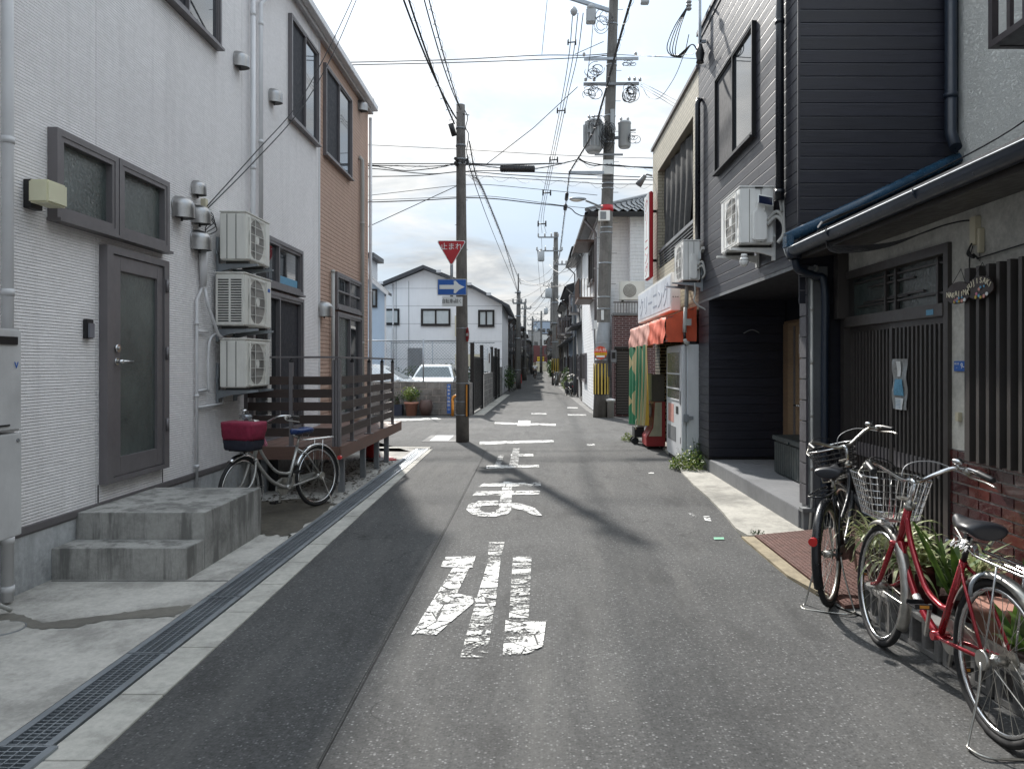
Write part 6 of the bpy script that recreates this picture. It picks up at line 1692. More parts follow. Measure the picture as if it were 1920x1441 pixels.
m = MB(); m.prism([(-9.2, 0), (-1.75, 0), (-1.75, 4.75), (-3.4, 5.5), (-5.75, 6.42), (-9.2, 5.0)], Yg, 47.5, 'y'); wl_ = m.build('wall', m_whouse, GH)
for x in (-7.2, -6.55): MB().box(x-0.012, x+0.012, Yg-0.012, Yg-0.001, 0, 5.85).build('joint_cover', m_galvd, wl_)
for k in range(1, 7):
    z = k*0.91; hw = 99 if z < 4.7 else 0
    xl = -9.2; xr = -1.75 if z < 4.75 else -3.4+(5.5-z)*2.2 if z < 5.5 else -4.1
    MB().box(xl, xr, Yg-0.006, Yg-0.0005, z, z+0.014).build('panel_joint', m_galvd, wl_)
MB().tube([(-7.35, Yg-0.05, 5.7), (-7.35, Yg-0.05, 0)], 0.04, 8).build('downpipe', m_pipe, GH)
m = MB(); m.prism([(-1.35, 4.42), (-1.35, 4.58), (-3.4, 5.68), (-5.75, 6.62), (-9.8, 4.95), (-9.8, 4.80), (-5.75, 6.45), (-3.4, 5.52)], Yg-0.45, 47.6, 'y'); rf_ = m.build('roof', m_dkroof, GH)
for (x, z) in ((-7.9, 5.64), (-4.95, 6.22), (-3.4, 5.58), (-2.4, 5.06)): MB().box(x-0.12, x+0.12, Yg-0.50, Yg-0.44, z, z+0.14).build('snow_stop', m_pipe, rf_)
PG = facade('C', Yg)
window(GH, PG, -8.9, -7.03, 3.60, 4.42, [m_curt, m_curt], m_black, 0.06, 0.06)
window(GH, PG, -5.92, -4.40, 3.55, 4.42, [m_curt, m_curt], m_black, 0.06, 0.06)
window(GH, PG, -2.98, -2.14, 3.50, 4.36, [m_curt, m_curt], m_black, 0.06, 0.06)
MB().box(-4.15, -3.95, Yg-0.25, Yg-0.001, 3.0, 4.05).build('flue_box', m_yellowed, GH)
MB().box(-6.6, -5.8, Yg-0.05, Yg-0.001, 0.6, 2.4).build('louvre', m_galvd, GH)
MB().sphere((-7.8, Yg-0.06, 2.4), 0.10, 12).build('vent_cap', m_steel, GH)
# ---------------------------------------------------------------- generic row houses down the street
m_roofs = [m_kawara, m_dkroof]
def row_house(label, side, X, Y0, Y1, H, mat, seed, depth=6.0, eave=0.45, balcony=True, first=False, trims=m_black):
    rnd = random.Random(seed); s = 1 if side == 'R' else -1
    t = thing('row_house', label, 'house', (X, Y0, 0))
    P = facade('R' if side == 'R' else 'L', X)
    Xb = X+s*depth
    m = MB(); m.box(X, Xb, Y0, Y1, 0, H); wl = m.build('wall', mat, t)
    m = MB(); rz_ = H+depth*0.17
    m.prism([(X-s*eave, H-0.12), (X-s*eave, H+0.02), (X+s*depth*0.5, rz_), (Xb+s*0.2, H), (Xb+s*0.2, H-0.1)], Y0-0.15, Y1+0.15, 'y')
    rf = m.build('roof', m_roofs[seed % 2], t)
    MB().tube([(X-s*(eave+0.05), Y0-0.15, H-0.09), (X-s*(eave+0.05), Y1+0.15, H-0.09)], 0.055, 8).build('gutter', trims, rf)
    fl = H/2
    # lean-to canopy between the floors
    m = MB(); zc = fl+rnd.uniform(-0.1, 0.2)
    m.prism([(X-s*0.55, zc-0.12), (X-s*0.55, zc-0.07), (X-s*0.001, zc+0.16), (X-s*0.001, zc)], Y0+0.1, Y1-0.1, 'y'); m.build('canopy', m_dkroof, t)
    u = Y0+0.35
    k = 0
    while u < Y1-0.9:
        w = rnd.uniform(1.2, 1.9)
        if u+w > Y1-0.2: break
        z0 = fl+0.75+rnd.uniform(0, 0.25)
        window(t, P, u, u+w, z0, min(z0+1.25, H-0.3), [m_glassdk, m_curt if rnd.random() < 0.4 else m_glassdk], rnd.choice([trims, m_galv, m_alu]), 0.05, 0.07)
        if balcony and rnd.random() < 0.75:
            bmat = rnd.choice([m_alu, m_galvd, m_pipebr, m_aludk]); zb = z0-0.35; dp = rnd.uniform(0.35, 0.85)
            b_ = MB(); fb(b_, P, u-0.1, u+w+0.1, zb, zb+0.06, 0.002, dp); bl = b_.build('balcony', bmat, t)
            b_ = MB(); fb(b_, P, u-0.1, u+w+0.1, zb+0.85, zb+0.90, dp-0.04, dp); fb(b_, P, u-0.1, u-0.06, zb+0.85, zb+0.9, 0.002, dp-0.041); fb(b_, P, u+w+0.06, u+w+0.1, zb+0.85, zb+0.9, 0.002, dp-0.041); b_.build('handrail', bmat, bl)
            b_ = MB(); n = int((w+0.2)/0.14)
            for q in range(n+1): fb(b_, P, u-0.1+q*(w+0.17)/n, u-0.07+q*(w+0.17)/n, zb+0.061, zb+0.849, dp-0.03, dp-0.01)
            for q in range(int(dp/0.14)+1): fb(b_, P, u-0.095, u-0.07, zb+0.061, zb+0.849, 0.02+q*0.14, 0.045+q*0.14)
            tag(b_.build('baluster', bmat, bl), kind='stuff')
        u += w+rnd.uniform(0.5, 1.1); k += 1
    # ground floor: doors and windows
    u = Y0+0.3
    while u < Y1-1.0:
        w = rnd.uniform(1.0, 1.7)
        if u+w > Y1-0.1: break
        if rnd.random() < 0.5: window(t, P, u, u+w, 0.05, 2.05, [m_frost, m_frost], m_aludk, 0.06, 0.06, name='door', rails=(0.9,))
        else: window(t, P, u, u+w, 0.9, 1.95, [m_frost, m_glassdk], rnd.choice([m_alu, m_galv]), 0.05, 0.10, rails=(1.3, 1.6))
        u += w+rnd.uniform(0.35, 0.9)
    for yy in (Y0+0.08, Y1-0.08):
        MB().tube([(X-s*(eave), yy, H-0.12), (X-s*0.08, yy, H-0.45), (X-s*0.06, yy, 0.0)], 0.035, 7).build('downpipe', rnd.choice([m_pipebr, m_pipeg, m_galvd, trims]), t)
    if rnd.random() < 0.7:
        yy = rnd.uniform(Y0+0.4, Y1-1.2); z = rnd.choice([0.05, fl+0.25])
        b_ = MB(); b_.box(X-s*0.05, X-s*0.34, yy, yy+0.75, z, z+0.55); ac_ = b_.build('outdoor_unit_box', m_acw, t, bevel=0.01)
        MB().tube([(X-s*0.30, yy+0.3, z+0.28), (X-s*0.345, yy+0.3, z+0.28)], 0.21, 14).build('fan_guard', m_acfan, ac_)
    # the face towards the camera: cable meter, pipe, small window
    PC = facade('C', Y0)
    xa, xb = sorted((X+s*0.6, X+s*1.4))
    window(t, PC, xa, xb, fl+0.9, fl+1.6, [m_glassdk], trims, 0.04, 0.04)
    return t
m_g1 = M('grey mortar wall', (0.25, 0.25, 0.25), 0.85, var=0.2, dirt=0.5, bump=0.3); m_g2 = M('dark wood wall', (0.07, 0.06, 0.055), 0.8, var=0.3, dirt=0.4, bump=0.4)
m_g3 = M('cream mortar wall', (0.50, 0.46, 0.38), 0.85, var=0.15, dirt=0.5, bump=0.3); m_g4 = M('blue grey siding', (0.30, 0.36, 0.44), 0.7, var=0.1, dirt=0.3)
m_g5 = M('off white wall', (0.62, 0.62, 0.60), 0.8, var=0.12, dirt=0.4, bump=0.2); m_g6 = M('charcoal siding', (0.09, 0.095, 0.11), 0.6, dirt=0.3)
lefts = [(47.8, 54.5, -1.75, 5.3, m_g6, 'charcoal row house next to the white gabled house on the left side'), (54.8, 61.5, -1.62, 5.6, m_g1, 'grey mortar row house on the left, second beyond the gabled house'),
         (61.8, 69, -1.75, 5.0, m_g5, 'off white row house on the left beyond the slim pole'), (69.3, 78, -1.5, 5.8, m_g3, 'cream row house on the left beyond the off white one'),
         (78.3, 88, -1.45, 5.4, m_g2, 'dark timber row house on the left side of the far street'), (88.3, 100, -1.4, 5.9, m_g5, 'pale row house on the left beyond the dark timber one'),
         (100.3, 115, -1.35, 5.6, m_g1, 'grey row house far down the left side'), (115.3, 135, -1.2, 6.0, m_g3, 'cream row house near the far end on the left'), (135.3, 158, -1.0, 6.2, m_g6, 'last dark row house on the left before the red building')]
for i, (a, b_, x, h, mt, lb) in enumerate(lefts): row_house(lb, 'L', x-0.1, a+0.3, b_-0.6, h*0.86, mt, 40+i)
rights = [(32.2, 38.6, 2.05, 6.6, m_g1, 'tall grey row house with brown balconies on the right'), (38.9, 46, 2.0, 5.6, m_g4, 'blue grey sided row house on the right'),
          (46.3, 53.5, 2.0, 5.4, m_g5, 'off white row house on the right before the second pole'), (56.5, 64, 2.1, 5.9, m_g2, 'dark timber row house on the right behind the second pole'),
          (64.3, 73, 2.0, 5.4, m_g3, 'cream row house on the right beyond the second pole'), (73.3, 84, 2.1, 5.7, m_g1, 'grey row house far down the right side'),
          (84.3, 97, 2.15, 5.3, m_g5, 'pale row house far down the right side'), (97.3, 113, 2.2, 5.9, m_g6, 'charcoal row house far down the right side'),
          (113.3, 132, 2.3, 5.6, m_g3, 'cream row house near the far end on the right'), (132.3, 160, 2.4, 6.0, m_g1, 'last grey row house on the right before the red building')]
for i, (a, b_, x, h, mt, lb) in enumerate(rights): row_house(lb, 'R', x, a, b_, h, mt, 60+i)
# white sided corner house behind the big pole
CH = thing('corner_house', 'white sided house with grey hip roof behind the big pole', 'house', (1.95, 24, 0))
MB().box(1.95, 7, 24.0, 31.9, 0, 6.25).build('wall', m_hsid, CH)
MB().box(2.93, 7, 23.55, 23.999, 3.05, 6.24).build('wing_wall', m_hsid, CH)
m = MB(); m.add([(1.55, 23.3, 6.25), (7.4, 23.3, 6.25), (7.4, 32.2, 6.25), (1.55, 32.2, 6.25), (4.2, 26.0, 7.35), (4.8, 29.5, 7.35)], [(0, 1, 4), (1, 2, 5, 4), (2, 3, 5), (3, 0, 4, 5), (0, 3, 2, 1)])
rf_ = m.build('roof', m_kawara, CH)
m = MB()   # pantile courses on the two visible slopes
def tile_slope(m, A, B, T, nu, nv):
    A, B, T = Vector(A), Vector(B), Vector(T); nrm = (B-A).cross(T-A).normalized()
    if nrm.z < 0: nrm = -nrm
    for j in range(nv):
        v0, v1 = j/nv, (j+1.25)/nv
        for i in range(nu):
            u0, u1 = i/nu, (i+1)/nu
            def pt(u, v):
                v = min(v, 1); lo = A.lerp(B, u); w_ = (T-A.lerp(B, 0.5)); half = (1-v)
                return A.lerp(B, 0.5+(u-0.5)*half)+w_*v
            if False: pass
            n = 4
            vs = []
            for q in range(n+1):
                uu = u0+(u1-u0)*q/n; hgt = 0.03+0.045*math.sin(q/n*math.pi*2)
                vs.append(pt(uu, v0)+nrm*(hgt+0.03)); vs.append(pt(uu, v1)+nrm*(hgt*0.8))
            m.add(vs, [(2*q, 2*q+2, 2*q+3, 2*q+1) for q in range(n)], True)
tile_slope(m, (1.55, 23.3, 6.25), (7.4, 23.3, 6.25), (4.2, 26.0, 7.35), 22, 11)
tag(m.build('roof_tiles', m_kawara, rf_), kind='stuff')
m = MB(); m.tube([(1.55, 23.3, 6.32), (4.2, 26.0, 7.45)], 0.07, 8); m.tube([(7.4, 23.3, 6.32), (4.2, 26.0, 7.45)], 0.07, 8); m.tube([(4.2, 26, 7.45), (4.8, 29.5, 7.45)], 0.08, 8); m.build('ridge', m_kawara, rf_)
m = MB(); m.box(1.50, 1.60, 23.2, 32.2, 6.12, 6.23); m.box(1.50, 7.4, 23.2, 23.3, 6.10, 6.22); m.build('gutter', m_black, rf_)
PCa = facade('R', 1.95); PCc = facade('C', 24.0)
window(CH, PCa, 25.2, 27.2, 4.35, 5.55, [m_glassdk, m_glassdk], m_aludk, 0.06, 0.08)
m = MB(); fb(m, PCa, 25.0, 27.6, 5.62, 5.68, 0.002, 0.62); m.build('canopy', m_pipebr, CH)
m = MB(); fb(m, PCa, 25.1, 27.4, 3.72, 3.80, 0.002, 0.55); bl = m.build('balcony', m_pipebr, CH)
m = MB(); fb(m, PCa, 25.1, 27.4, 4.42, 4.48, 0.51, 0.55); m.build('handrail', m_galvd, bl)
for k in range(14): m = MB(); fb(m, PCa, 25.1+k*0.173, 25.13+k*0.173, 3.81, 4.41, 0.52, 0.54); m.build('baluster', m_pipebr, bl)
for k in range(5): m = MB(); fb(m, PCa, 25.1, 25.13, 3.81, 4.41, 0.04+k*0.1, 0.06+k*0.1); m.build('baluster', m_pipebr, bl)
window(CH, PCa, 29.0, 30.8, 0.9, 2.0, [m_frost, m_frost], m_alu, 0.05, 0.08)
MB().tube([(1.55, 23.9, 6.1), (1.88, 23.9, 5.7), (1.88, 23.9, 0)], 0.045, 8).build('downpipe', m_alu, CH)
MB().box(2.08, 2.30, 23.80, 23.999, 0.0, 4.0).build('pipe_casing', m_pipeg, CH)
BA = thing('brick_annex', 'low oxblood tiled annex with a shuttered door and railed roof beside the big pole', 'building', (2.4, 22.9, 0))
MB().box(2.36, 7, 22.9, 23.54, 0, 3.05).build('wall', m_dkbrick, BA)
MB().box(2.32, 7, 22.86, 23.54, 3.051, 3.12).build('coping', m_galvd, BA)
b0 = None
for k in range(18):
    x = 2.38+k*0.085
    if b0 is None: b0 = MB().box(x, x+0.02, 22.88, 22.90, 3.12, 3.42).build('rail_bar', m_alu, BA, loc=(x, 22.88, 3.12))
    else: inst(b0, BA, (x, 22.88, 3.12))
MB().box(2.34, 4.2, 22.87, 22.91, 3.421, 3.46).build('roof_rail', m_alu, BA)
sd = MB().box(2.42, 2.80, 22.86, 22.899, 0.05, 2.0).build('shutter_door', m_black, BA)
s0 = None
for k in range(24):
    z = 0.08+k*0.079
    if s0 is None: s0 = MB().box(2.44, 2.78, 22.845, 22.859, z, z+0.05).build('shutter_slat', m_aludk, sd, loc=(2.44, 22.85, z))
    else: inst(s0, sd, (2.44, 22.85, z))
MB().box(2.36, 2.95, 22.80, 22.899, 2.02, 2.10).build('door_hood', m_black, BA)
t = thing('outdoor_unit', 'pale outdoor unit facing the camera above the oxblood tiled annex', 'air conditioner', (2.8, 22.7, 3.4), 'outdoor air conditioner units')
MB().box(2.50, 3.25, 22.62, 22.90, 3.49, 4.05).build('casing', m_acw, t, bevel=0.012)
MB().tube([(2.80, 22.63, 3.77), (2.80, 22.612, 3.77)], 0.20, 24).build('fan_opening', m_acfan, t)
m = MB()
for k in range(1, 5): m.tube([(2.80+0.04*k*math.cos(a), 22.606, 3.77+0.04*k*math.sin(a)) for a in [2*math.pi*q/20 for q in range(20)]], 0.004, 4, closed=True)
m.build('grille_ring', m_acw, t)
for x in (2.58, 3.1): MB().box(x, x+0.05, 22.64, 22.88, 3.462, 3.489).build('foot_rail', m_acgr, t)
# end of the street
EB = thing('red_building', 'dark red building with a yellow sign closing the far end of the street', 'building', (1, 165, 0))
MB().box(-2.2, 2.6, 165, 175, 1.9, 5.6).build('wall', M('far red wall', (0.12, 0.042, 0.042), 0.8, var=0.1), EB)
MB().box(-2.2, 2.6, 165.05, 175, 0, 1.88).build('shutter', m_yellowed, EB)
MB().box(0.25, 1.75, 164.8, 164.99, 2.2, 3.15).build('yellow_sign', M('sign yellow', (0.62, 0.42, 0.03), 0.5), EB)
text('大安亭', 'lettering', 0.5, m_signbk, EB, frame_mtx((1.0, 164.79, 2.68), *FACE_CAM), 0.005)
MB().box(0.0, 2.2, 164.9, 165.0, 1.90, 2.05).build('fascia', m_signwh, EB)
for i, (x0, x1, y, h) in enumerate([(-9, -2.5, 178, 9.5), (-2.2, 1.4, 205, 10.5), (1.6, 8, 190, 9.0), (-1.0, 5.5, 250, 15.5)]):
    t = thing('distant_block', ['pale flat block on the left above the far roofs', 'grey block seen above the red building', 'pale block on the right above the far roofs', 'tallest distant apartment slab closing the street view'][i], 'building', (x0, y, 0))
    MB().box(x0, x1, y, y+12, 0, h).build('wall', [m_g5, m_g1, m_g5, m_g4][i], t)
    P = facade('C', y); n = int((x1-x0)/1.4)
    for r in range(1, int(h/2.8)):
        for q in range(n): m = MB(); fb(m, P, x0+0.3+q*1.4, x0+1.3+q*1.4, r*2.8+0.8, r*2.8+2.0, 0.01, 0.05); m.build('window', m_glassdk, t)
    MB().box(x0-0.1, x1+0.1, y-0.1, y+12.1, h+0.001, h+0.25).build('roof_edge', m_dkroof, t)
# ---------------------------------------------------------------- bicycles
def xform(mb, mt):
    mb.v = [mt @ v for v in mb.v]; return mb
def bicycle(label, loc, rz, frame, steer=0.0, lean=0.0, saddle=None, basket='wire', guard=None, double=True, bent=True, basket_mat=None, stand='u', rack_mat=None, detail=True, cat='bicycle'):
    t = thing('bicycle', label, cat, loc, 'parked bicycles', rz=rz, local=True, rx=lean)
    guard = guard or m_chromed; R = 0.335; Xf = 1.10; saddle = saddle or m_vinyl
    axis_top = Vector((0.80, 0, 0.86)); axis_bot = Vector((0.905, 0, 0.60))
    ax = (axis_top-axis_bot).normalized()
    ST = Matrix.Translation(axis_bot) @ Matrix.Rotation(steer, 4, ax) @ Matrix.Translation(-axis_bot)
    I = Matrix.Identity(4)
    def wheel(cx, mt):
        c = Vector((cx, 0, R))
        w = xform(MB().tube([c+Vector((math.cos(a), 0, math.sin(a)))*(R-0.018) for a in [2*math.pi*k/40 for k in range(40)]], 0.018, 8, closed=True), mt).build('wheel', m_rubber, t)
        rim = MB()
        n = 40
        for rr, yy in ((R-0.037, 0.011),):
            vs = []
            for k in range(n):
                a = 2*math.pi*k/n
                for (dr, dy) in ((0.0, -0.012), (-0.016, -0.010), (-0.016, 0.010), (0.0, 0.012)):
                    vs.append(c+Vector((math.cos(a)*(rr+dr), dy, math.sin(a)*(rr+dr))))
            fs = []
            for k in range(n):
                l = (k+1) % n
                for q in range(4): fs.append((k*4+q, k*4+(q+1) % 4, l*4+(q+1) % 4, l*4+q))
            rim.add(vs, fs, True)
        xform(rim, mt).build('rim', m_chrome if frame != m_blkpaint else m_chromed, w)
        xform(MB().tube([c+Vector((0, -0.045, 0)), c+Vector((0, -0.03, 0)), c+Vector((0, -0.028, 0)), c+Vector((0, 0.028, 0)), c+Vector((0, 0.03, 0)), c+Vector((0, 0.045, 0))], [0.010, 0.010, 0.024, 0.024, 0.010, 0.010], 12), mt).build('hub', m_chromed, w)
        if not detail: return w
        for k in range(32):
            a = 2*math.pi*k/32; sgn = 1 if k % 2 else -1; b_ = a+(0.55 if (k//2) % 2 else -0.55)
            p = c+Vector((math.cos(b_)*0.024, 0.024*sgn, math.sin(b_)*0.024)); q = c+Vector((math.cos(a)*(R-0.05), 0.002*sgn, math.sin(a)*(R-0.05)))
            xform(MB().tube([p, q], 0.0013, 4, caps=False), mt).build('spoke', m_chromed, w)
        return w
    wr = wheel(0, I); wf = wheel(Xf, ST)
    BBp = Vector((0.46, 0, 0.275)); seat_top = Vector((0.29, 0, 0.68)); head_lo = axis_bot+ax*0.04; head_hi = axis_top-ax*0.09
    f = MB()
    f.tube([BBp, seat_top], 0.0165, 12)
    f.tube([axis_bot+ax*0.02, axis_top-ax*0.04], 0.021, 12)
    if bent:
        f.tube(smooth([head_lo, (0.80, 0, 0.50), (0.66, 0, 0.36), BBp+Vector((0.03, 0, 0.0))], 6), 0.0185, 12)
        f.tube(smooth([head_hi, (0.77, 0, 0.64), (0.62, 0, 0.47), (0.48, 0, 0.42), BBp.lerp(seat_top, 0.36)], 6), 0.015, 12)
    else:
        f.tube(smooth([head_lo, (0.78, 0, 0.46), BBp+Vector((0.03, 0, 0))], 6), 0.019, 12)
        f.tube(smooth([head_hi, (0.72, 0, 0.60), BBp.lerp(seat_top, 0.45)], 6), 0.015, 12)
    for s in (-1, 1):
        f.tube([BBp+Vector((-0.01, 0.02*s, 0)), (0.38, 0.035*s, 0.283), (0.03, 0.062*s, R)], 0.0095, 8)
        f.tube([seat_top+Vector((0, 0.012*s, -0.02)), (0.20, 0.045*s, 0.60), (0.01, 0.062*s, R+0.01)], 0.0080, 8)
        f.obox((0.01, 0.062*s, R), (0.05, 0.006, 0.05), Matrix.Identity(3))
    f.tube([BBp+Vector((0, -0.04, 0)), BBp+Vector((0, 0.04, 0))], 0.022, 12)
    f.build('frame', frame, t)
    fk = MB()
    for s in (-1, 1):
        fk.tube(smooth([axis_bot+Vector((0.0, 0.03*s, 0.01)), (0.935, 0.048*s, 0.50), (0.985, 0.052*s, 0.40), (1.04, 0.052*s, 0.355), (Xf, 0.052*s, R)], 5), [0.014]*6+[0.013]*6+[0.011]*5+[0.009]*4, 8)
    fk.tube([axis_bot+Vector((0, -0.045, 0.012)), axis_bot+Vector((0, 0.045, 0.012))], 0.016, 8)
    xform(fk, ST).build('fork', frame, t)
    xform(MB().lathe([(0.026, -0.012), (0.026, 0.012)], (0, 0, 0), 12), ST @ Matrix.Translation(axis_top-ax*0.03) @ ax.to_track_quat('Z', 'X').to_matrix().to_4x4()).build('headset', m_chromed, t)
    sm_ = MB(); top = axis_top+ax*0.11
    sm_.tube([axis_top-ax*0.03, top], 0.0125, 10); sm_.tube([top-ax*0.01, top+Vector((0.035, 0, 0.012))], [0.017, 0.016], 10)
    xform(sm_, ST).build('stem', m_chrome, t)
    bc = top+Vector((0.035, 0, 0.012))
    hb = MB(); pts = []
    half = [(0, 0, 0), (0.005, 0.05, 0.0), (0.015, 0.12, 0.035), (0.0, 0.20, 0.075), (-0.05, 0.255, 0.080), (-0.13, 0.275, 0.070), (-0.22, 0.285, 0.055)]
    full = [(x, -y, z) for x, y, z in half[::-1]]+half[1:]
    hb.tube(smooth([bc+Vector(p) for p in full], 5), 0.0115, 10); xform(hb, ST).build('handlebar', m_chrome if frame != m_blkpaint else m_chromed, t)
    for s in (-1, 1):
        g0 = bc+Vector((-0.115, 0.272*s, 0.072)); g1 = bc+Vector((-0.235, 0.287*s, 0.052))
        xform(MB().tube([g0, g0.lerp(g1, 0.06), g0.lerp(g1, 0.94), g1], [0.018, 0.0165, 0.0165, 0.013], 12), ST).build('grip', m_blkpl, t)
        lv = MB(); lv.tube(smooth([bc+Vector((-0.03, 0.25*s, 0.07)), bc+Vector((-0.03, 0.275*s, 0.04)), bc+Vector((-0.11, 0.315*s, 0.025)), bc+Vector((-0.19, 0.325*s, 0.012))], 5), 0.0055, 7)
        lv.tube([bc+Vector((-0.045, 0.235*s, 0.08)), bc+Vector((-0.045, 0.27*s, 0.055))], 0.015, 8); xform(lv, ST).build('brake_lever', m_chromed, t)
        cb = MB(); cb.tube(smooth([bc+Vector((-0.03, 0.26*s, 0.045)), bc+Vector((0.13, 0.16*s, 0.09)), bc+Vector((0.17, 0.03*s, 0.05)), bc+Vector((0.13, 0.0, -0.10)), axis_bot+Vector((0.05, 0.02*s, 0.03))], 6), 0.003, 5)
        xform(cb, ST).build('brake_cable', m_cable if s > 0 else m_galvd, t)
    bl = MB(); bl.sphere(bc+Vector((-0.02, -0.215, 0.115)), 0.030, 12, (1, 1, 0.6)); bl.tube([bc+Vector((-0.02, -0.215, 0.075)), bc+Vector((-0.02, -0.215, 0.11))], 0.010, 8); xform(bl, ST).build('bell', m_chrome, t)
    # seat
    sp = MB(); sp.tube([seat_top, seat_top+Vector((-0.04, 0, 0.115))], 0.0125, 10); sp.build('seat_post', m_chromed if frame != m_redpaint else m_blkpl, t)
    sx, sz = seat_top.x-0.055, 0.845
    sd = MB(); prof = [(-0.135, 0.075, 0.0), (-0.125, 0.098, 0.012), (-0.07, 0.105, 0.018), (-0.01, 0.085, 0.008), (0.05, 0.052, 0.004), (0.11, 0.028, 0.012), (0.145, 0.018, 0.010)]
    vs = []; K = 10
    for (x, w_, dz) in prof:
        for k in range(K):
            a = 2*math.pi*k/K; yy = math.cos(a)*w_; z_ = math.sin(a)
            vs.append((sx+x, yy, sz+dz+(0.030*z_ if z_ > 0 else 0.042*z_)))
    n = len(prof); sd.add(vs, [(i*K+k, i*K+(k+1) % K, (i+1)*K+(k+1) % K, (i+1)*K+k) for i in range(n-1) for k in range(K)], True)
    sd.f += [[k for k in range(K)][::-1], [(n-1)*K+k for k in range(K)]]; sd.sm += [True, True]
    so = sd.build('saddle', saddle, t); so.modifiers.new('s', 'SUBSURF').render_levels = 2
    ss = MB()
    for s in (-1, 1):
        ss.tube([(sx-0.09, 0.05*s, sz-0.03), (sx-0.07, 0.045*s, sz-0.065), (sx+0.03, 0.02*s, sz-0.07), (sx+0.12, 0.008*s, sz-0.025)], 0.0045, 6)
    ss.build('saddle_rail', m_chromed, t)
    # mudguards
    def mud(cx, a0, a1, mt, flare=0.0):
        m = MB(); c = Vector((cx, 0, R)); n = 26; vs = []
        for i in range(n+1):
            a = R_(a0+(a1-a0)*i/n); r0 = R+0.020
            for (dy, dr) in ((-0.030, -0.020), (-0.024, -0.004), (-0.010, 0.006), (0.010, 0.006), (0.024, -0.004), (0.030, -0.020)):
                vs.append(c+Vector((math.cos(a)*(r0+dr), dy, math.sin(a)*(r0+dr))))
        m.add(vs, [(i*6+k, i*6+k+1, (i+1)*6+k+1, (i+1)*6+k) for i in range(n) for k in range(5)], True)
        o = xform(m, mt).build('mudguard', guard, t); md = o.modifiers.new('s', 'SOLIDIFY'); md.thickness = 0.0015
        e = c+Vector((math.cos(R_(a1)), 0, math.sin(R_(a1))))*(R+0.01)
        if cx > 0.5: e = c+Vector((math.cos(R_(a1-25 if a1 > a0 else a1+25)), 0, math.sin(R_(a1-25 if a1 > a0 else a1+25))))*(R+0.01)
        for s in (-1, 1): xform(MB().tube([c+Vector((0, 0.05*s, 0)), e+Vector((0, 0.028*s, 0))], 0.0025, 5), mt).build('mudguard_stay', m_chromed, t)
    mud(0, 25, 205, I); mud(Xf, 60, 205, ST)
    rk = MB(); rm = rack_mat or m_chrome
    zr = R*2+0.075
    for s in (-1, 1):
        rk.tube(smooth([(0.20, 0.03*s, zr+0.005), (0.10, 0.055*s, zr), (-0.10, 0.058*s, zr), (-0.24, 0.050*s, zr), (-0.27, 0.0, zr)], 4), 0.0055, 6)
        rk.tube([(-0.05, 0.058*s, zr), (0.0, 0.066*s, R+0.01)], 0.0045, 6)
    for y in (-0.02, 0.02): rk.tube([(0.18, y, zr+0.003), (-0.25, y, zr+0.003)], 0.0035, 5)
    rk.tube([(0.05, -0.057, zr), (0.05, 0.057, zr)], 0.004, 5); rk.tube([(-0.14, -0.057, zr), (-0.14, 0.057, zr)], 0.004, 5)
    rk.build('rear_rack', rm, t)
    MB().tube([(-R-0.035, 0, R+0.16), (-R-0.065, 0, R+0.155)], [0.024, 0.027], 16).build('reflector', m_redlens, t)
    # transmission
    cr = MB(); cr.tube([BBp+Vector((0, -0.045, 0)), BBp+Vector((0, -0.050, 0))], 0.085, 22); cr.build('chainring', m_chromed, t)
    cg = MB(); cg.prism([(0.57, 0.25), (0.55, 0.345), (0.47, 0.375), (0.30, 0.36), (-0.02, 0.375), (-0.05, R), (-0.02, 0.30), (0.35, 0.235), (0.47, 0.185)], -0.062, -0.052, 'y'); cg.build('chain_guard', frame if frame != m_redpaint else m_chromed, t, bevel=0.003)
    for s, a in ((-1, R_(-75)), (1, R_(105))):
        e = BBp+Vector((math.cos(a)*0.165, 0.075*s, math.sin(a)*0.165))
        MB().bar(BBp+Vector((0, 0.07*s, 0)), e, 0.012, 0.02).build('crank', m_chromed, t)
        pd = MB(); pd.box(e.x-0.045, e.x+0.045, e.y+0.012*s, e.y+0.095*s, e.z-0.012, e.z-0.004); pd.box(e.x-0.045, e.x-0.035, e.y+0.012*s, e.y+0.095*s, e.z-0.004, e.z+0.012); pd.box(e.x+0.035, e.x+0.045, e.y+0.012*s, e.y+0.095*s, e.z-0.004, e.z+0.012)
        pl_ = pd.build('pedal', m_blkpl, t, bevel=0.002)
        MB().box(e.x-0.047, e.x-0.0455, e.y+0.03*s, e.y+0.075*s, e.z-0.006, e.z+0.008).build('pedal_reflector', m_orange, pl_)
    sk = MB()
    if stand == 'u':
        sk.tube(smooth([(0.0, 0.075, R-0.01), (-0.03, 0.10, 0.20), (-0.06, 0.15, 0.02), (-0.10, 0.165, 0.008), (-0.16, 0.13, 0.006), (-0.165, 0, 0.006), (-0.16, -0.13, 0.006), (-0.10, -0.165, 0.008), (-0.06, -0.15, 0.02), (-0.03, -0.10, 0.20), (0.0, -0.075, R-0.01)], 4), 0.0058, 7)
    else:
        sk.tube(smooth([(0.0, 0.075, R-0.01), (-0.02, 0.12, 0.18), (-0.03, 0.20, 0.0)], 4), 0.0065, 7)
    sk.build('kickstand', m_chromed, t)
    MB().tube([(0.0, 0.06, R), (0.0, 0.078, R)], 0.042, 16).build('drum_brake', m_chromed, t)
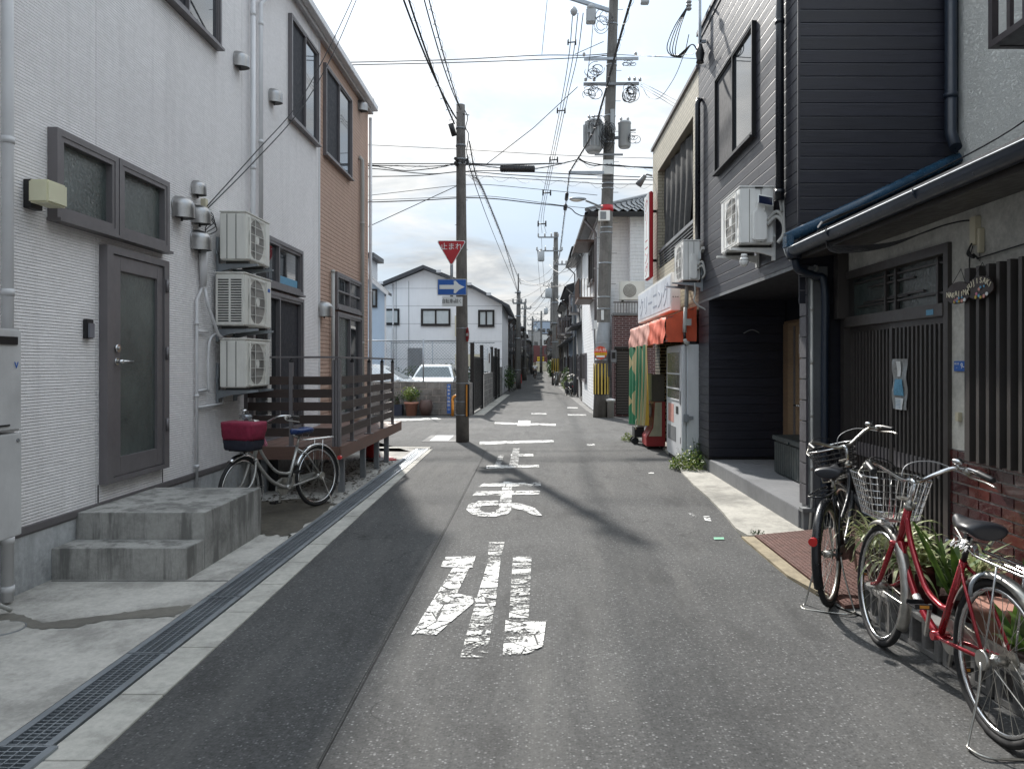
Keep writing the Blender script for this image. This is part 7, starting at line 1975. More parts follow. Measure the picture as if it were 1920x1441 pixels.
    # lamp
    lp = MB(); lp.tube([(0.99, 0.0, 0.705), (1.04, 0, 0.70), (1.075, 0, 0.695)], [0.020, 0.032, 0.035], 12); lp.bar((0.92, 0, 0.66), (1.0, 0, 0.70), 0.014, 0.01); xform(lp, ST).build('headlamp', m_chrome if frame != m_blkpaint else m_blkpl, t)
    if basket in ('wire', 'round'):
        bm_ = basket_mat or m_chrome
        bz0, bz1 = 0.735, 0.955
        def ring(k, z):
            g = (z-bz0)/(bz1-bz0)
            if basket == 'wire':
                xa = 0.93-0.01*g; xb = 1.17+0.07*g; w_ = 0.125+0.055*g; rr = 0.05
                P = []
                for (cx, cy_, a0) in ((xb-rr, w_-rr, 0), (xa+rr, w_-rr, 90), (xa+rr, -w_+rr, 180), (xb-rr, -w_+rr, 270)):
                    for q in range(5): a = R_(a0+q*22.5); P.append(Vector((cx+rr*math.cos(a), cy_+rr*math.sin(a), z)))
                return P
            cx = 1.07+0.01*g; ra = 0.115+0.055*g; rb = 0.13+0.055*g
            return [Vector((cx+ra*math.cos(a), rb*math.sin(a), z)) for a in [2*math.pi*q/24 for q in range(24)]]
        m = MB()
        nr = 7
        for k in range(nr): 
            z = bz0+(bz1-bz0)*k/(nr-1)
            m.tube(ring(k, z), 0.0042 if k == nr-1 else (0.0024 if basket == 'wire' else 0.0036), 5, closed=True)
        bt, tp = ring(0, bz0), ring(0, bz1)
        def resample(P, n):
            Q = P+[P[0]]; L_ = [0]
            for a, b_ in zip(Q, Q[1:]): L_.append(L_[-1]+(b_-a).length)
            out = []
            for k in range(n):
                s = L_[-1]*k/n; i = max(j for j in range(len(L_)-1) if L_[j] <= s+1e-9)
                out.append(Q[i].lerp(Q[i+1], (s-L_[i])/max(1e-9, L_[i+1]-L_[i])))
            return out
        N = 34 if basket == 'wire' else 18
        bt, tp = resample(bt, N), resample(tp, N)
        for a, b_ in zip(bt, tp): m.tube([a, b_], 0.0024, 4, caps=False)
        for k in range(9):
            y = -0.11+0.22*k/8; m.tube([(0.95, y, bz0), (1.16, y, bz0)], 0.0019, 4)
        for k in range(7):
            x = 0.96+0.19*k/6; m.tube([(x, -0.11, bz0), (x, 0.11, bz0)], 0.0019, 4)
        if basket == 'round':
            m.v = [Vector(v) for v in m.v]
        bo = xform(m, ST).build('basket', bm_, t)
        if basket == 'round': xform(MB().tube(ring(9, bz1+0.004), 0.006, 7, closed=True), ST).build('basket_rim', m_chrome, bo); xform(MB().tube(ring(9, bz0+0.03), 0.012, 6, closed=True), ST).build('basket_base', m_blkpl, bo)
        xform(MB().bar((0.93, 0, 0.86), (0.87, 0, 0.86), 0.05, 0.012), ST).build('basket_bracket', m_chromed, t)
        xform(MB().box(0.93, 1.10, -0.05, 0.05, 0.722, 0.731), ST).build('basket_support', m_chromed, t)
    elif basket == 'cloth':
        def cl(z0, z1, g0, g1, mat_, nm, puff):
            m = MB(); n = 28; rows = 6; vs = []
            for j in range(rows+1):
                g = g0+(g1-g0)*j/rows; z = z0+(z1-z0)*j/rows
                for k in range(n):
                    a = 2*math.pi*k/n; ca, sa = math.cos(a), math.sin(a)
                    e = 0.28
                    ux = math.copysign(abs(ca)**e, ca); uy = math.copysign(abs(sa)**e, sa)
                    w_ = puff*math.sin(math.pi*j/rows)+0.004*math.sin(a*7+j*1.3)
                    vs.append((1.065+(0.125+0.028*g+w_)*ux, (0.14+0.035*g+w_)*uy, z+0.006*math.sin(a*3)*(1 if j == rows else 0.3)))
            m.add(vs, [(j*n+k, j*n+(k+1) % n, (j+1)*n+(k+1) % n, (j+1)*n+k) for j in range(rows) for k in range(n)], True)
            m.f.append([k for k in range(n)][::-1]); m.sm.append(False)
            if puff > 0.005:
                m.f.append([rows*n+k for k in range(n)]); m.sm.append(True)
            return xform(m, ST).build(nm, mat_, t)
        cl(0.735, 0.835, 0.0, 0.45, m_navycl, 'basket_lower_cover', 0.004); cl(0.836, 1.005, 0.45, 1.0, m_maroon, 'basket_cover', 0.006)
        xform(MB().box(0.95, 1.16, -0.10, 0.10, 0.722, 0.744), ST).build('basket_support', m_blkpl, t)
    return t
rb = bicycle('red ladies bicycle with wire basket in the near right corner', (1.93, 3.18, 0), R_(90), m_redpaint, steer=R_(-4), lean=R_(2.5), guard=m_chromed)
stick = MB(); stick.tube([(0.70, 0, 0.396), (0.665, 0, 0.366), (0.63, 0, 0.338)], 0.0195, 12); stick.build('frame_sticker', M('white patterned sticker', (0.6, 0.6, 0.6), 0.4, var=0.7, vs=160, dirt=0.6), rb)
# ring lock and plastic bag remains under the saddle
MB().tube(arc((0.10, 0, 0.60), 0.075, -20, 200, 16, 'yz'), 0.009, 8).build('ring_lock', m_galv, rb)
m = MB(); rnd = random.Random(5)
for k in range(40):
    p = Vector((0.235+rnd.uniform(-.10, .08), rnd.uniform(-.07, .07), 0.79+rnd.uniform(-.035, .01))); m.add([p, p+Vector((rnd.uniform(.02, .04), rnd.uniform(-.02, .02), rnd.uniform(-.02, .01))), p+Vector((rnd.uniform(-.01, .02), rnd.uniform(.01, .03), rnd.uniform(-.03, 0)))], [(0, 1, 2)])
tag(m.build('torn_saddle_bag', M('torn clear plastic', (0.4, 0.41, 0.42), 0.3), rb), kind='stuff')
bb_ = bicycle('black commuter bicycle with an oval basket turned left, in front of the lattice door', (1.93, 4.95, 0), R_(57), m_blkpaint, steer=R_(34), lean=R_(-3), basket='round', basket_mat=m_blkpl, guard=m_blkpaint, bent=False, rack_mat=m_blkpaint)
sb_bike = bicycle('silver bicycle with a maroon covered basket and blue saddle beside the deck', (-2.42, 8.42, 0.004), R_(-116), m_silver, steer=R_(12), lean=R_(3), basket='cloth', saddle=m_bluevinyl, guard=m_chrome, stand='single')
MB().tube([(0.86, -0.06, 1.04), (0.95, -0.06, 1.045)], [0.022, 0.028], 12).build('clip_on_lamp', m_galv, sb_bike)
MB().tube([(0.90, 0.08, 0.98), (0.98, 0.08, 0.985)], [0.03, 0.04], 14).build('clip_on_lamp', m_chromed, sb_bike)
m = MB(); m.obox((0.88, 0.12, 0.80), (0.03, 0.06, 0.12), Euler((0.2, 0.3, 0.1)).to_matrix()); m.build('pink_charm', m_pink, sb_bike, bevel=0.01)
far_b = bicycle('dark bicycle leaning against the houses on the right side of the far street', (1.72, 37.2, 0), R_(100), m_blkpaint, basket='wire', basket_mat=m_blkpl, guard=m_blkpaint, detail=False)
bicycle('silver bicycle at the foot of the second pole on the right', (1.35, 54.8, 0), R_(80), m_silver, basket='wire', detail=False)
bicycle('black bicycle among plants at the left side of the far street', (-1.25, 44.5, 0), R_(95), m_blkpaint, basket='wire', basket_mat=m_blkpl, detail=False)
# cyclist seen from behind, riding away
rider_bike = bicycle('bicycle ridden by the person in white far down the street', (-0.10, 78.0, 0), R_(91), m_blkpaint, basket='none', detail=False)
if 'group' in rider_bike: del rider_bike['group']
def skin_body(name, joints, edges, mat_, parent=None, loc=(0, 0, 0)):
    me = bpy.data.meshes.new(name); me.from_pydata([Vector(j[:3])+Vector(loc) for j in joints], edges, [])
    o = bpy.data.objects.new(name, me); col.objects.link(o); me.materials.append(mat_)
    sm = o.modifiers.new('skin', 'SKIN'); sm.use_smooth_shade = True
    for i, j in enumerate(joints):
        me.skin_vertices[0].data[i].radius = (j[3], j[3]*(j[4] if len(j) > 4 else 1))
    me.skin_vertices[0].data[0].use_root = True
    o.modifiers.new('sub', 'SUBSURF').render_levels = 2
    if parent: o.parent = parent
    ORG[o.name] = Vector()
    return o
pr_ = thing('person', 'person in a white shirt and dark trousers cycling away down the street', 'person', (-0.10, 78.0, 0), local=True)
# coordinates: y forward (away from the camera)
J = [(0, 0.22, 0.92, .13, 1.2), (0, 0.27, 1.12, .14, .9), (0, 0.34, 1.33, .15, .8), (0, 0.39, 1.42, .055), (0, 0.42, 1.50, .05),       # pelvis..neck
     (-.17, 0.35, 1.35, .055), (-.25, 0.48, 1.17, .045), (-.27, 0.70, 1.10, .032), (.17, 0.35, 1.35, .055), (.25, 0.48, 1.17, .045), (.27, 0.70, 1.10, .032),
     (-.09, 0.24, 0.86, .085), (-.12, 0.55, 0.66, .062), (-.11, 0.46, 0.24, .042), (-.11, 0.56, 0.16, .035), (.09, 0.24, 0.86, .085), (.12, 0.60, 0.86, .062), (.11, 0.48, 0.46, .042), (.11, 0.58, 0.40, .035)]
E = [(0, 1), (1, 2), (2, 3), (3, 4), (2, 5), (5, 6), (6, 7), (2, 8), (8, 9), (9, 10), (0, 11), (11, 12), (12, 13), (13, 14), (0, 15), (15, 16), (16, 17), (17, 18)]
skin_body('body', J, E, M('skin tone', (0.45, 0.28, 0.2), 0.6, dirt=0), pr_)
skin_body('shirt', [(0, 0.22, 0.98, .15, 1.2), (0, 0.27, 1.12, .155, .95), (0, 0.34, 1.33, .165, .85), (-.17, 0.35, 1.35, .075), (-.23, 0.44, 1.22, .07), (.17, 0.35, 1.35, .075), (.23, 0.44, 1.22, .07)], [(0, 1), (1, 2), (2, 3), (3, 4), (2, 5), (5, 6)], M('white shirt', (0.75, 0.75, 0.76), 0.8, dirt=0), pr_)
skin_body('trousers', [(0, 0.22, 0.93, .15, 1.1), (-.09, 0.24, 0.86, .10), (-.12, 0.55, 0.66, .078), (-.11, 0.46, 0.26, .055), (.09, 0.24, 0.86, .10), (.12, 0.60, 0.86, .078), (.11, 0.48, 0.48, .055)], [(0, 1), (1, 2), (2, 3), (0, 4), (4, 5), (5, 6)], m_blkpl, pr_)
m = MB(); m.sphere((0, 0.45, 1.58), 0.10, 14, (0.85, 1.0, 1.15)); m.build('head', M('skin tone', (0.45, 0.28, 0.2)), pr_)
m = MB(); m.sphere((0, 0.435, 1.605), 0.108, 14, (0.9, 1.0, 1.05)); m.build('hair', m_blkpl, pr_)
for s in (-1, 1): MB().box(s*0.11-0.04, s*0.11+0.04, 0.46, 0.68, 0.10 if s < 0 else 0.34, 0.17 if s < 0 else 0.41).build('shoe', m_blkpl, pr_, bevel=0.02)
# ---------------------------------------------------------------- plants and pots on the right
def strap_plant(label, c, n, L_, w, mat_, droop=1.0, upright=0.0, parts=True, seed=1, name='potted_plant', spread=0.1):
    rnd = random.Random(seed); t = thing(name, label, 'plant', (c[0], c[1], 0)); mj = MB()
    for k in range(n):
        a = rnd.uniform(0, 2*math.pi); el = rnd.uniform(0.5, 1.35)+upright*0.4; l_ = L_*rnd.uniform(0.6, 1.15)
        p = Vector(c)+Vector((rnd.uniform(-spread, spread), rnd.uniform(-spread, spread), 0)); d = Vector((math.cos(a)*math.cos(el), math.sin(a)*math.cos(el), math.sin(el)))
        side = Vector((-math.sin(a), math.cos(a), 0)); S = 7; vs = []
        for q in range(S+1):
            g = q/S; wq = w*(0.55+0.9*math.sin(math.pi*min(0.95, g*0.9+0.08)))*(1-g**4)+0.0006
            vs += [p-side*wq, p+side*wq+Vector((0, 0, wq*0.3))]
            p = p+d*l_/S; d = (d+Vector((0, 0, -droop*0.22*(0.4+g)))).normalized()
        m = MB() if parts else mj
        m.add(vs, [(2*q, 2*q+1, 2*q+3, 2*q+2) for q in range(S)], True)
        if parts: m.build('leaf', mat_, t)
    if not parts: tag(mj.build('leaves', mat_, t), kind='stuff')
    return t
strap_plant('variegated spider plant spilling over between the black and red bicycles', (2.36, 5.15, 0.34), 110, 0.38, 0.0075, m_leafp, 2.2, seed=4, spread=0.12)
strap_plant('variegated spider plant behind the fork of the red bicycle', (2.30, 4.66, 0.32), 120, 0.38, 0.0075, m_leafp, 2.2, seed=5, spread=0.12)
strap_plant('pale tufted spider plant below the black saddle', (2.60, 4.55, 0.30), 80, 0.28, 0.007, m_leafp, 1.8, seed=6, spread=0.10)
strap_plant('broad dark sword leaved plant behind the red frame tubes', (2.46, 4.42, 0.26), 8, 0.46, 0.024, m_leaf, 0.22, 0.6, seed=12)
strap_plant('broad green strap leaved plant behind the rear wheel of the red bicycle', (2.46, 3.72, 0.16), 20, 0.40, 0.020, m_leaf, 0.5, 0.3, seed=13)
strap_plant('tall strap leaved plant against the glazed bricks', (2.72, 4.05, 0.24), 9, 0.30, 0.016, m_leafd, 0.35, 0.5, seed=14)
def pot(label, x, y, r, h, mat_):
    t = thing('plant_pot', label, 'plant pot', (x, y, 0))
    MB().lathe([(r*0.72, 0.0), (r*0.96, h*0.88), (r*1.06, h*0.88), (r*1.06, h), (r*0.94, h)], (x, y, 0), 22).build('body', mat_, t)
    MB().lathe([(r*0.93, h-0.02), (0.0, h-0.015)], (x, y, 0), 18, caps=False).build('soil', m_brownpot, t)
pot('wine red plant pot under the spider plant beside the steel ramp', 2.36, 4.70, 0.15, 0.36, m_wine)
pot('dark plant pot standing on the ramp under the spilling spider plant', 2.38, 5.15, 0.14, 0.36, m_brownpot)
pot('wine red plant pot against the brick base', 2.64, 4.55, 0.14, 0.34, m_wine)
pot('terracotta plant pot behind the pedals of the red bicycle', 2.50, 4.12, 0.13, 0.28, m_terra)
pot('low brown plant pot behind the rear wheel of the red bicycle', 2.48, 3.72, 0.15, 0.18, m_brownpot)
pot('dark plant pot at the foot of the glazed bricks', 2.73, 4.05, 0.13, 0.30, m_wine)
def cinder(label, c, rz_):
    t = thing('concrete_block', label, 'concrete block', c, 'loose concrete blocks beside the pots', rz=rz_, local=True)
    m = MB(); h = 0.19; w_ = 0.10
    m.box(-0.195, 0.195, -w_/2, w_/2, 0, 0.028); m.box(-0.195, 0.195, -w_/2, w_/2, h-0.028, h)
    for x in (-0.195, -0.0785, 0.0465, 0.163): m.box(x, x+0.032, -w_/2+0.0005, w_/2-0.0005, 0.0285, h-0.0285)
    m.build('body', m_block, t)
for i, (x, y, r) in enumerate([(2.12, 4.62, 88), (2.16, 4.20, 94), (2.19, 3.78, 92), (2.22, 3.36, 96)]):
    cinder(['hollow concrete block lying by the front wheel of the red bicycle', 'hollow concrete block lying under the pedals of the red bicycle', 'hollow concrete block lying before the rear hub of the red bicycle', 'hollow concrete block lying behind the rear wheel of the red bicycle'][i], (x, y, 0.004), R_(r))
slab = thing('paving_slab', 'thin concrete slab lying along the pots at the road edge', 'slab', (2.3, 4.4, 0)); MB().box(2.21, 2.60, 3.4, 4.85, 0.005, 0.05).build('slab', m_blockl, slab, bevel=0.006)
# weeds
def weed(label, c, rx, ry, rz2, n, mats, ls=0.045, seed=1):
    rnd = random.Random(seed); t = thing('weed_clump', label, 'weeds', (c[0], c[1], 0))
    for mt in mats:
        m = MB()
        for k in range(n//len(mats)):
            a = rnd.uniform(0, 6.28); r = math.sqrt(rnd.random()); x = c[0]+rx*r*math.cos(a); y = c[1]+ry*r*math.sin(a)
            z = rnd.random()**1.4*rz2*(1.05-r*0.7)+0.012
            leaf_quad(m, Vector((x, y, z)), Vector((rnd.gauss(0, 1), rnd.gauss(0, 1), rnd.gauss(0.4, 0.5))), ls*rnd.uniform(0.6, 1.5), ls*0.28, Vector((rnd.gauss(0, .6), rnd.gauss(0, .6), 1)))
        tag(m.build('foliage', mt, t), kind='stuff')
    m = MB()
    for k in range(12):
        a = rnd.uniform(0, 6.28); m.tube([(c[0], c[1], 0.0), (c[0]+rx*0.5*math.cos(a), c[1]+ry*0.5*math.sin(a), rz2*0.6), (c[0]+rx*0.7*math.cos(a), c[1]+ry*0.7*math.sin(a), rz2*0.95)], [0.004, 0.003, 0.001], 4)
    m.build('stem', m_leafd, t)
weed('bright green weeds sprouting at the foot of the vending machine', (2.33, 11.35, 0), 0.32, 0.34, 0.34, 1100, [m_leaf, m_leafy], seed=1)
weed('taller darker weed leaning on the vending machine corner', (2.50, 11.60, 0), 0.16, 0.13, 0.48, 350, [m_leafd, m_leaf], seed=2)
weed('small yellow green grass tuft beside the toy rack', (1.93, 15.5, 0), 0.18, 0.15, 0.18, 260, [m_leafy], seed=3)
weed('small green tuft growing from the kerb beside the ramp', (2.02, 6.95, 0), 0.08, 0.06, 0.06, 60, [m_leafd], 0.02, seed=5)
bush('dark green shrub in pots at the left edge of the far street', (-1.50, 42.2, 0.75), 0.35, 0.8, 0.7, 900, [m_leafd, m_leaf], seed=20, ls=0.09)
bush('green potted plants below the row houses on the right of the far street', (1.72, 41.2, 0.45), 0.28, 0.7, 0.40, 700, [m_leaf, m_leafy], seed=21, ls=0.08)
bush('olive shrub beside the blue grey house in the far street', (1.75, 44.5, 0.7), 0.25, 0.5, 0.65, 600, [m_leafd, m_leaf], seed=22, ls=0.08)
bush('leafy shrubs far down the street on the right', (1.70, 84, 1.1), 0.5, 2.0, 1.0, 900, [m_leafd, m_leaf], seed=23, ls=0.15)
lathe_pot('pale tapered bin beside the bicycle in the far street', 1.70, 39.2, [(0.15, 0), (0.26, 0.62), (0.27, 0.64)], m_porchfl, 'plastic_bin', 'bin')
fx = thing('red_box', 'small red fire extinguisher box on the left side of the far street', 'box', (-1.2, 58, 0)); MB().box(-1.35, -1.1, 57.8, 58.1, 0.1, 0.8).build('box', m_conered, fx); MB().box(-1.30, -1.15, 57.79, 57.8, 0.3, 0.7).build('door', m_signwh, fx)
# ---------------------------------------------------------------- poles
def pole(label, base, top, r0, r1, mat_, name='utility_pole'):
    t = thing(name, label, 'utility pole', base)
    b_, tp = Vector(base), Vector(top)
    MB().tube([b_.lerp(tp, k/8) for k in range(9)], [r0+(r1-r0)*k/8 for k in range(9)], 24).build('shaft', mat_, t)
    return t
def at(t_, top, base, z):
    b_, tp = Vector(base), Vector(top); k = (z-b_.z)/(tp.z-b_.z); return b_.lerp(tp, k)
# left pole
B1, T1 = (-1.49, 15.37, 0), (-1.53, 15.37, 6.83)
p1 = pole('slim brown concrete pole carrying the road signs at the street corner', B1, T1, 0.135, 0.088, m_polec2)
for z in (6.35, 6.0, 5.72, 5.62): 
    c = at(p1, T1, B1, z); r = 0.135+(0.088-0.135)*z/6.83
    MB().lathe([(r+0.004, -0.02), (r+0.012, -0.015), (r+0.012, 0.015), (r+0.004, 0.02)], c, 20).build('band', m_galvd, p1)
m = MB(); rnd = random.Random(3); c = at(p1, T1, B1, 5.66)
for k in range(9):
    a = rnd.uniform(0, 6.28); m.obox(c+Vector((math.cos(a)*0.13, math.sin(a)*0.13, rnd.uniform(-.06, .06))), (0.05, 0.05, 0.09), Euler((a, 0, a)).to_matrix())
m.build('clamp', m_blkpl, p1)
m = MB(); m.tube(smooth([(-1.44, 15.3, 6.7), (-1.38, 15.3, 6.55), (-1.42, 15.3, 6.35), (-1.36, 15.3, 6.2), (-1.40, 15.3, 5.9), (-1.38, 15.3, 5.7)], 5), 0.009, 6); m.tube([(-1.62, 15.3, 6.66), (-1.35, 15.3, 6.60)], 0.008, 6)
m.build('drop_wire', m_cable, p1)
for z, sgn in ((4.9, 1), (4.4, -1), (3.9, 1)):
    c = at(p1, T1, B1, z); MB().tube([c+Vector((sgn*0.10, 0, 0)), c+Vector((sgn*0.13, 0, 0))], 0.007, 6).build('step_bolt', m_galvd, p1)
for z in (1.19, 0.55, 0.82, 2.3): 
    c = at(p1, T1, B1, z); r = 0.135+(0.088-0.135)*z/6.83; MB().lathe([(r+0.003, -0.006), (r+0.003, 0.006)], c, 18).build('strap', m_galv, p1)
mk = thing('pole_marker', 'black board with an orange reflective stripe strapped to the slim pole', 'marker board', (-1.36, 15.3, 0.86))
MB().box(-1.425, -1.34, 15.22, 15.245, 0.52, 1.17).build('board', m_black, mk); MB().box(-1.408, -1.378, 15.212, 15.2195, 0.53, 1.16).build('stripe', m_orange, mk)
# traffic signs
ysn = 15.13
pst = thing('sign_post', 'thin grey sign post strapped in front of the slim concrete pole', 'post', (-1.69, 15.2, 2.7)); MB().tube([(-1.69, 15.17, 2.75), (-1.69, 15.17, 4.02)], 0.030, 12).build('tube', m_galv, pst)
for z in (3.92, 3.05): MB().bar((-1.69, 15.2, z), (-1.50, 15.22, z), 0.03, 0.015).build('clamp', m_galv, pst)
def tri(mb, c, s, y0, y1, rr=0.04):
    cx, cz = c; P = []
    cor = [(cx-s/2, cz+s*0.289), (cx+s/2, cz+s*0.289), (cx, cz-s*0.577)]
    for i, (x, z) in enumerate(cor):
        d = Vector((cx-x, cz-z)).normalized(); q = Vector((x, z))+d*rr*2; a0 = [90, -30, 210][i]
        a_s = {0: (210, 90), 1: (90, -30), 2: (330, 210)}[i]
        for k in range(6): a = R_(a_s[0]+(a_s[1]-a_s[0])*k/5); P.append((q.x+rr*math.cos(a), q.y+rr*math.sin(a)))
    mb.prism(P, y0, y1, 'y'); return mb
s1 = thing('stop_sign', 'red inverted triangle stop sign above the blue arrow sign', 'traffic sign', (-1.69, ysn, 3.9))
tri(MB(), (-1.69, 3.87), 0.60, ysn-0.001, ysn+0.012, 0.03).build('rim', m_signwh, s1); tri(MB(), (-1.69, 3.87), 0.555, ysn-0.0045, ysn-0.0015, 0.026).build('plate', m_signred, s1)
text('止まれ', 'lettering', 0.148, m_signwh, s1, frame_mtx((-1.69, ysn-0.006, 3.915), *FACE_CAM), 0.001)
s2 = thing('one_way_sign', 'blue rectangular sign with a white arrow pointing right', 'traffic sign', (-1.69, ysn, 3.12))
cxs, czs = W(847.5, 0, ysn).x, W(0, 538, ysn).z
MB().box(cxs-0.295, cxs+0.295, ysn-0.001, ysn+0.012, czs-0.165, czs+0.165).build('rim', m_signwh, s2, bevel=0.008); MB().box(cxs-0.280, cxs+0.280, ysn-0.0045, ysn-0.0015, czs-0.150, czs+0.150).build('plate', m_signblue, s2)
MB().prism([(cxs-0.25, czs-0.042), (cxs-0.25, czs+0.042), (cxs+0.04, czs+0.042), (cxs+0.035, czs+0.12), (cxs+0.075, czs+0.125), (cxs+0.14, czs+0.055), (cxs+0.255, czs), (cxs+0.14, czs-0.055), (cxs+0.075, czs-0.125), (cxs+0.035, czs-0.12), (cxs+0.04, czs-0.042)], ysn-0.008, ysn-0.005, 'y').build('arrow', m_signwh, s2)
s3 = thing('bicycle_exemption_plate', 'small white plate with black writing exempting bicycles, under the arrow sign', 'traffic sign', (-1.69, ysn, 2.84))
c3 = W(848, 565, ysn)
MB().box(c3.x-0.20, c3.x+0.205, ysn-0.001, ysn+0.010, c3.z-0.095, c3.z+0.095).build('plate', m_signwh, s3, bevel=0.012)
text('自転車', 'lettering', 0.098, m_signbk, s3, frame_mtx((c3.x-0.095, ysn-0.003, c3.z), *FACE_CAM), 0.001, sx=0.78)
text('を', 'lettering', 0.062, m_signbk, s3, frame_mtx((c3.x+0.045, ysn-0.003, c3.z-0.012), *FACE_CAM), 0.001)
text('除く', 'lettering', 0.098, m_signbk, s3, frame_mtx((c3.x+0.125, ysn-0.003, c3.z), *FACE_CAM), 0.001, sx=0.72)
ne = thing('no_entry_sign', 'small round red no entry sign turned edgeways on the slim pole', 'traffic sign', (-1.36, 15.25, 2.18))
cn = Vector((W(877, 0, 15.2).x, 15.20, W(0, 627, 15.2).z)); dn = Vector((-0.97, -0.32, 0)).normalized()
MB().tube([cn, cn+dn*0.008], 0.155, 28).build('rim', m_signwh, ne); MB().tube([cn+dn*0.0085, cn+dn*0.011], 0.145, 28).build('plate', m_signred, ne)
MB().obox(cn+dn*0.012, (0.003, 0.21, 0.055), Matrix((dn, Vector((-dn.y, dn.x, 0)), Vector((0, 0, 1)))).transposed()).build('bar', m_signwh, ne)
# big pole on the right
B2, T2 = (1.90, 22.4, 0), (2.33, 22.4, 13.4)
p2 = pole('tall leaning concrete utility pole with transformers on the right', B2, T2, 0.215, 0.13, m_polec)
def pc(z): return at(p2, T2, B2, z)
def pr2(z): return 0.215+(0.13-0.215)*z/13.4
def arm(pts, w, mat_=m_galvd, nm='crossarm'): 
    o = MB(); o.bar(pts[0], pts[1], w, w); return o.build(nm, mat_, p2)
za = W(0, 110, 22.3).z; arm((W(1095, 111, 22.2), W(1197, 110, 22.2)), 0.075, m_galv)
arm((W(1094, 158, 22.2), W(1198, 157, 22.2)), 0.075, m_galvd)
arm((W(1062, -6, 22.2), W(1142, 20, 22.2)), 0.10, m_galv)
arm((W(1066, 324, 22.15), W(1132, 324, 22.15)), 0.085, m_galv)
arm((W(1115, 290, 22.1), W(1168, 290, 22.1)), 0.05, m_galvd, 'transformer_beam')
for (x, y) in ((1098, 155), (1114, 155), (1190, 154), (1200, 155), (1180, 154), (1095, 108), (1192, 107), (1070, -2), (1080, 3)):
    c = W(x, y, 22.2); MB().lathe([(0.03, 0.04), (0.05, 0.06), (0.03, 0.08), (0.05, 0.10), (0.03, 0.13), (0.02, 0.15)], c, 10).build('insulator', m_porc, p2)
for z in (11.6, 10.4, 8.9, 8.1, 6.9, 6.75, 5.6, 5.45, 4.55, 3.55, 3.2, 2.2, 1.7): MB().lathe([(pr2(z)+0.004, -0.018), (pr2(z)+0.013, -0.012), (pr2(z)+0.013, 0.012), (pr2(z)+0.004, 0.018)], pc(z), 20).build('band', m_galv, p2)
for k, z in enumerate([2.6+0.45*i for i in range(22)]):
    s = 1 if k % 2 else -1; c = pc(z); MB().tube([c+Vector((s*pr2(z), 0, 0)), c+Vector((s*(pr2(z)+0.15), 0, 0))], 0.008, 6).build('step_bolt', m_galvd, p2)
# transformers
tf = thing('transformer', 'larger ribbed grey transformer left of the pole shaft', 'transformer', W(1113, 285, 22.3), 'pole transformers')
cT = W(1113, 255, 22.25); r = 0.25
MB().lathe([(r*0.7, -0.50), (r, -0.40), (r, 0.38), (r*1.05, 0.40), (r*0.9, 0.45), (r*0.3, 0.50)], cT, 24).build('tank', m_trafo, tf)
for k in range(13):
    a = R_(-170+k*20); MB().obox(cT+Vector((math.cos(a)*(r+0.03), math.sin(a)*(r+0.03), -0.02)), (0.07, 0.016, 0.66), Matrix.Rotation(a, 3, 'Z')).build('cooling_fin', m_trafo, tf)
for dx in (-0.14, 0.0, 0.14): MB().lathe([(0.03, 0.44), (0.045, 0.48), (0.025, 0.51), (0.045, 0.54), (0.02, 0.60)], cT+Vector((dx, -0.05, 0)), 10).build('bushing', m_porc, tf)
MB().box(cT.x-0.21, cT.x-0.10, 21.96, 21.975, cT.z+0.02, cT.z+0.12).build('plate', m_galvd, tf)
tf2 = thing('transformer', 'smaller smooth grey transformer right of the pole shaft', 'transformer', W(1170, 275, 22.3), 'pole transformers')
cT2 = W(1171, 252, 22.25); r = 0.185
MB().lathe([(r*0.8, -0.40), (r, -0.34), (r, 0.30), (r*1.07, 0.31), (r*1.0, 0.36), (r*0.4, 0.40)], cT2, 22).build('tank', m_trafo, tf2)
for dx in (-0.1, 0.1): MB().lathe([(0.03, 0.34), (0.045, 0.38), (0.025, 0.41), (0.045, 0.44), (0.02, 0.50)], cT2+Vector((dx, 0, 0)), 10).build('bushing', m_porc, tf2)
MB().tube([cT2+Vector((0.17, -0.05, 0.1)), cT2+Vector((0.32, -0.05, 0.12))], 0.03, 8).build('side_bushing', m_porc, tf2)
for (a_, b_) in ((cT, -1), (cT2, 1)):
    MB().bar(pc(a_.z)+Vector((0.1*b_, -0.1, -0.1)), (a_.x-0.1*b_, 22.2, a_.z-0.1), 0.06, 0.08).build('hanger', m_galvd, p2)
sw = thing('switch_box', 'grey switch box hanging from the top arm of the tall pole', 'switch box', W(1108, 30, 22.2))
cS = W(1108, 32, 22.1); MB().box(cS.x-0.14, cS.x+0.14, 22.0, 22.25, cS.z-0.17, cS.z+0.22).build('casing', m_trafo, sw, bevel=0.02); MB().lathe([(0.1, 0.2), (0.13, 0.28), (0.07, 0.36)], cS, 12).build('bushing', m_trafo, sw)
sw2 = thing('switch_box', 'small grey insulator cluster hanging left of the grey switch box', 'switch box', W(1075, 20, 22.2)); cS = W(1076, 22, 22.1); MB().lathe([(0.03, -0.12), (0.09, -0.06), (0.11, 0.02), (0.08, 0.08), (0.03, 0.14)], cS, 12).build('cluster', m_trafo, sw2)
sw3 = thing('switch_box', 'grey box hanging at the top edge right of the tall pole', 'switch box', W(1210, 2, 22)); cS = W(1209, 0, 22.0); MB().box(cS.x-0.12, cS.x+0.12, 21.9, 22.1, cS.z-0.12, cS.z+0.15).build('casing', m_trafo, sw3, bevel=0.02)
MB().bar(W(1142, -10, 22.2), W(1212, -12, 22.1), 0.08).build('crossarm', m_galvd, p2)
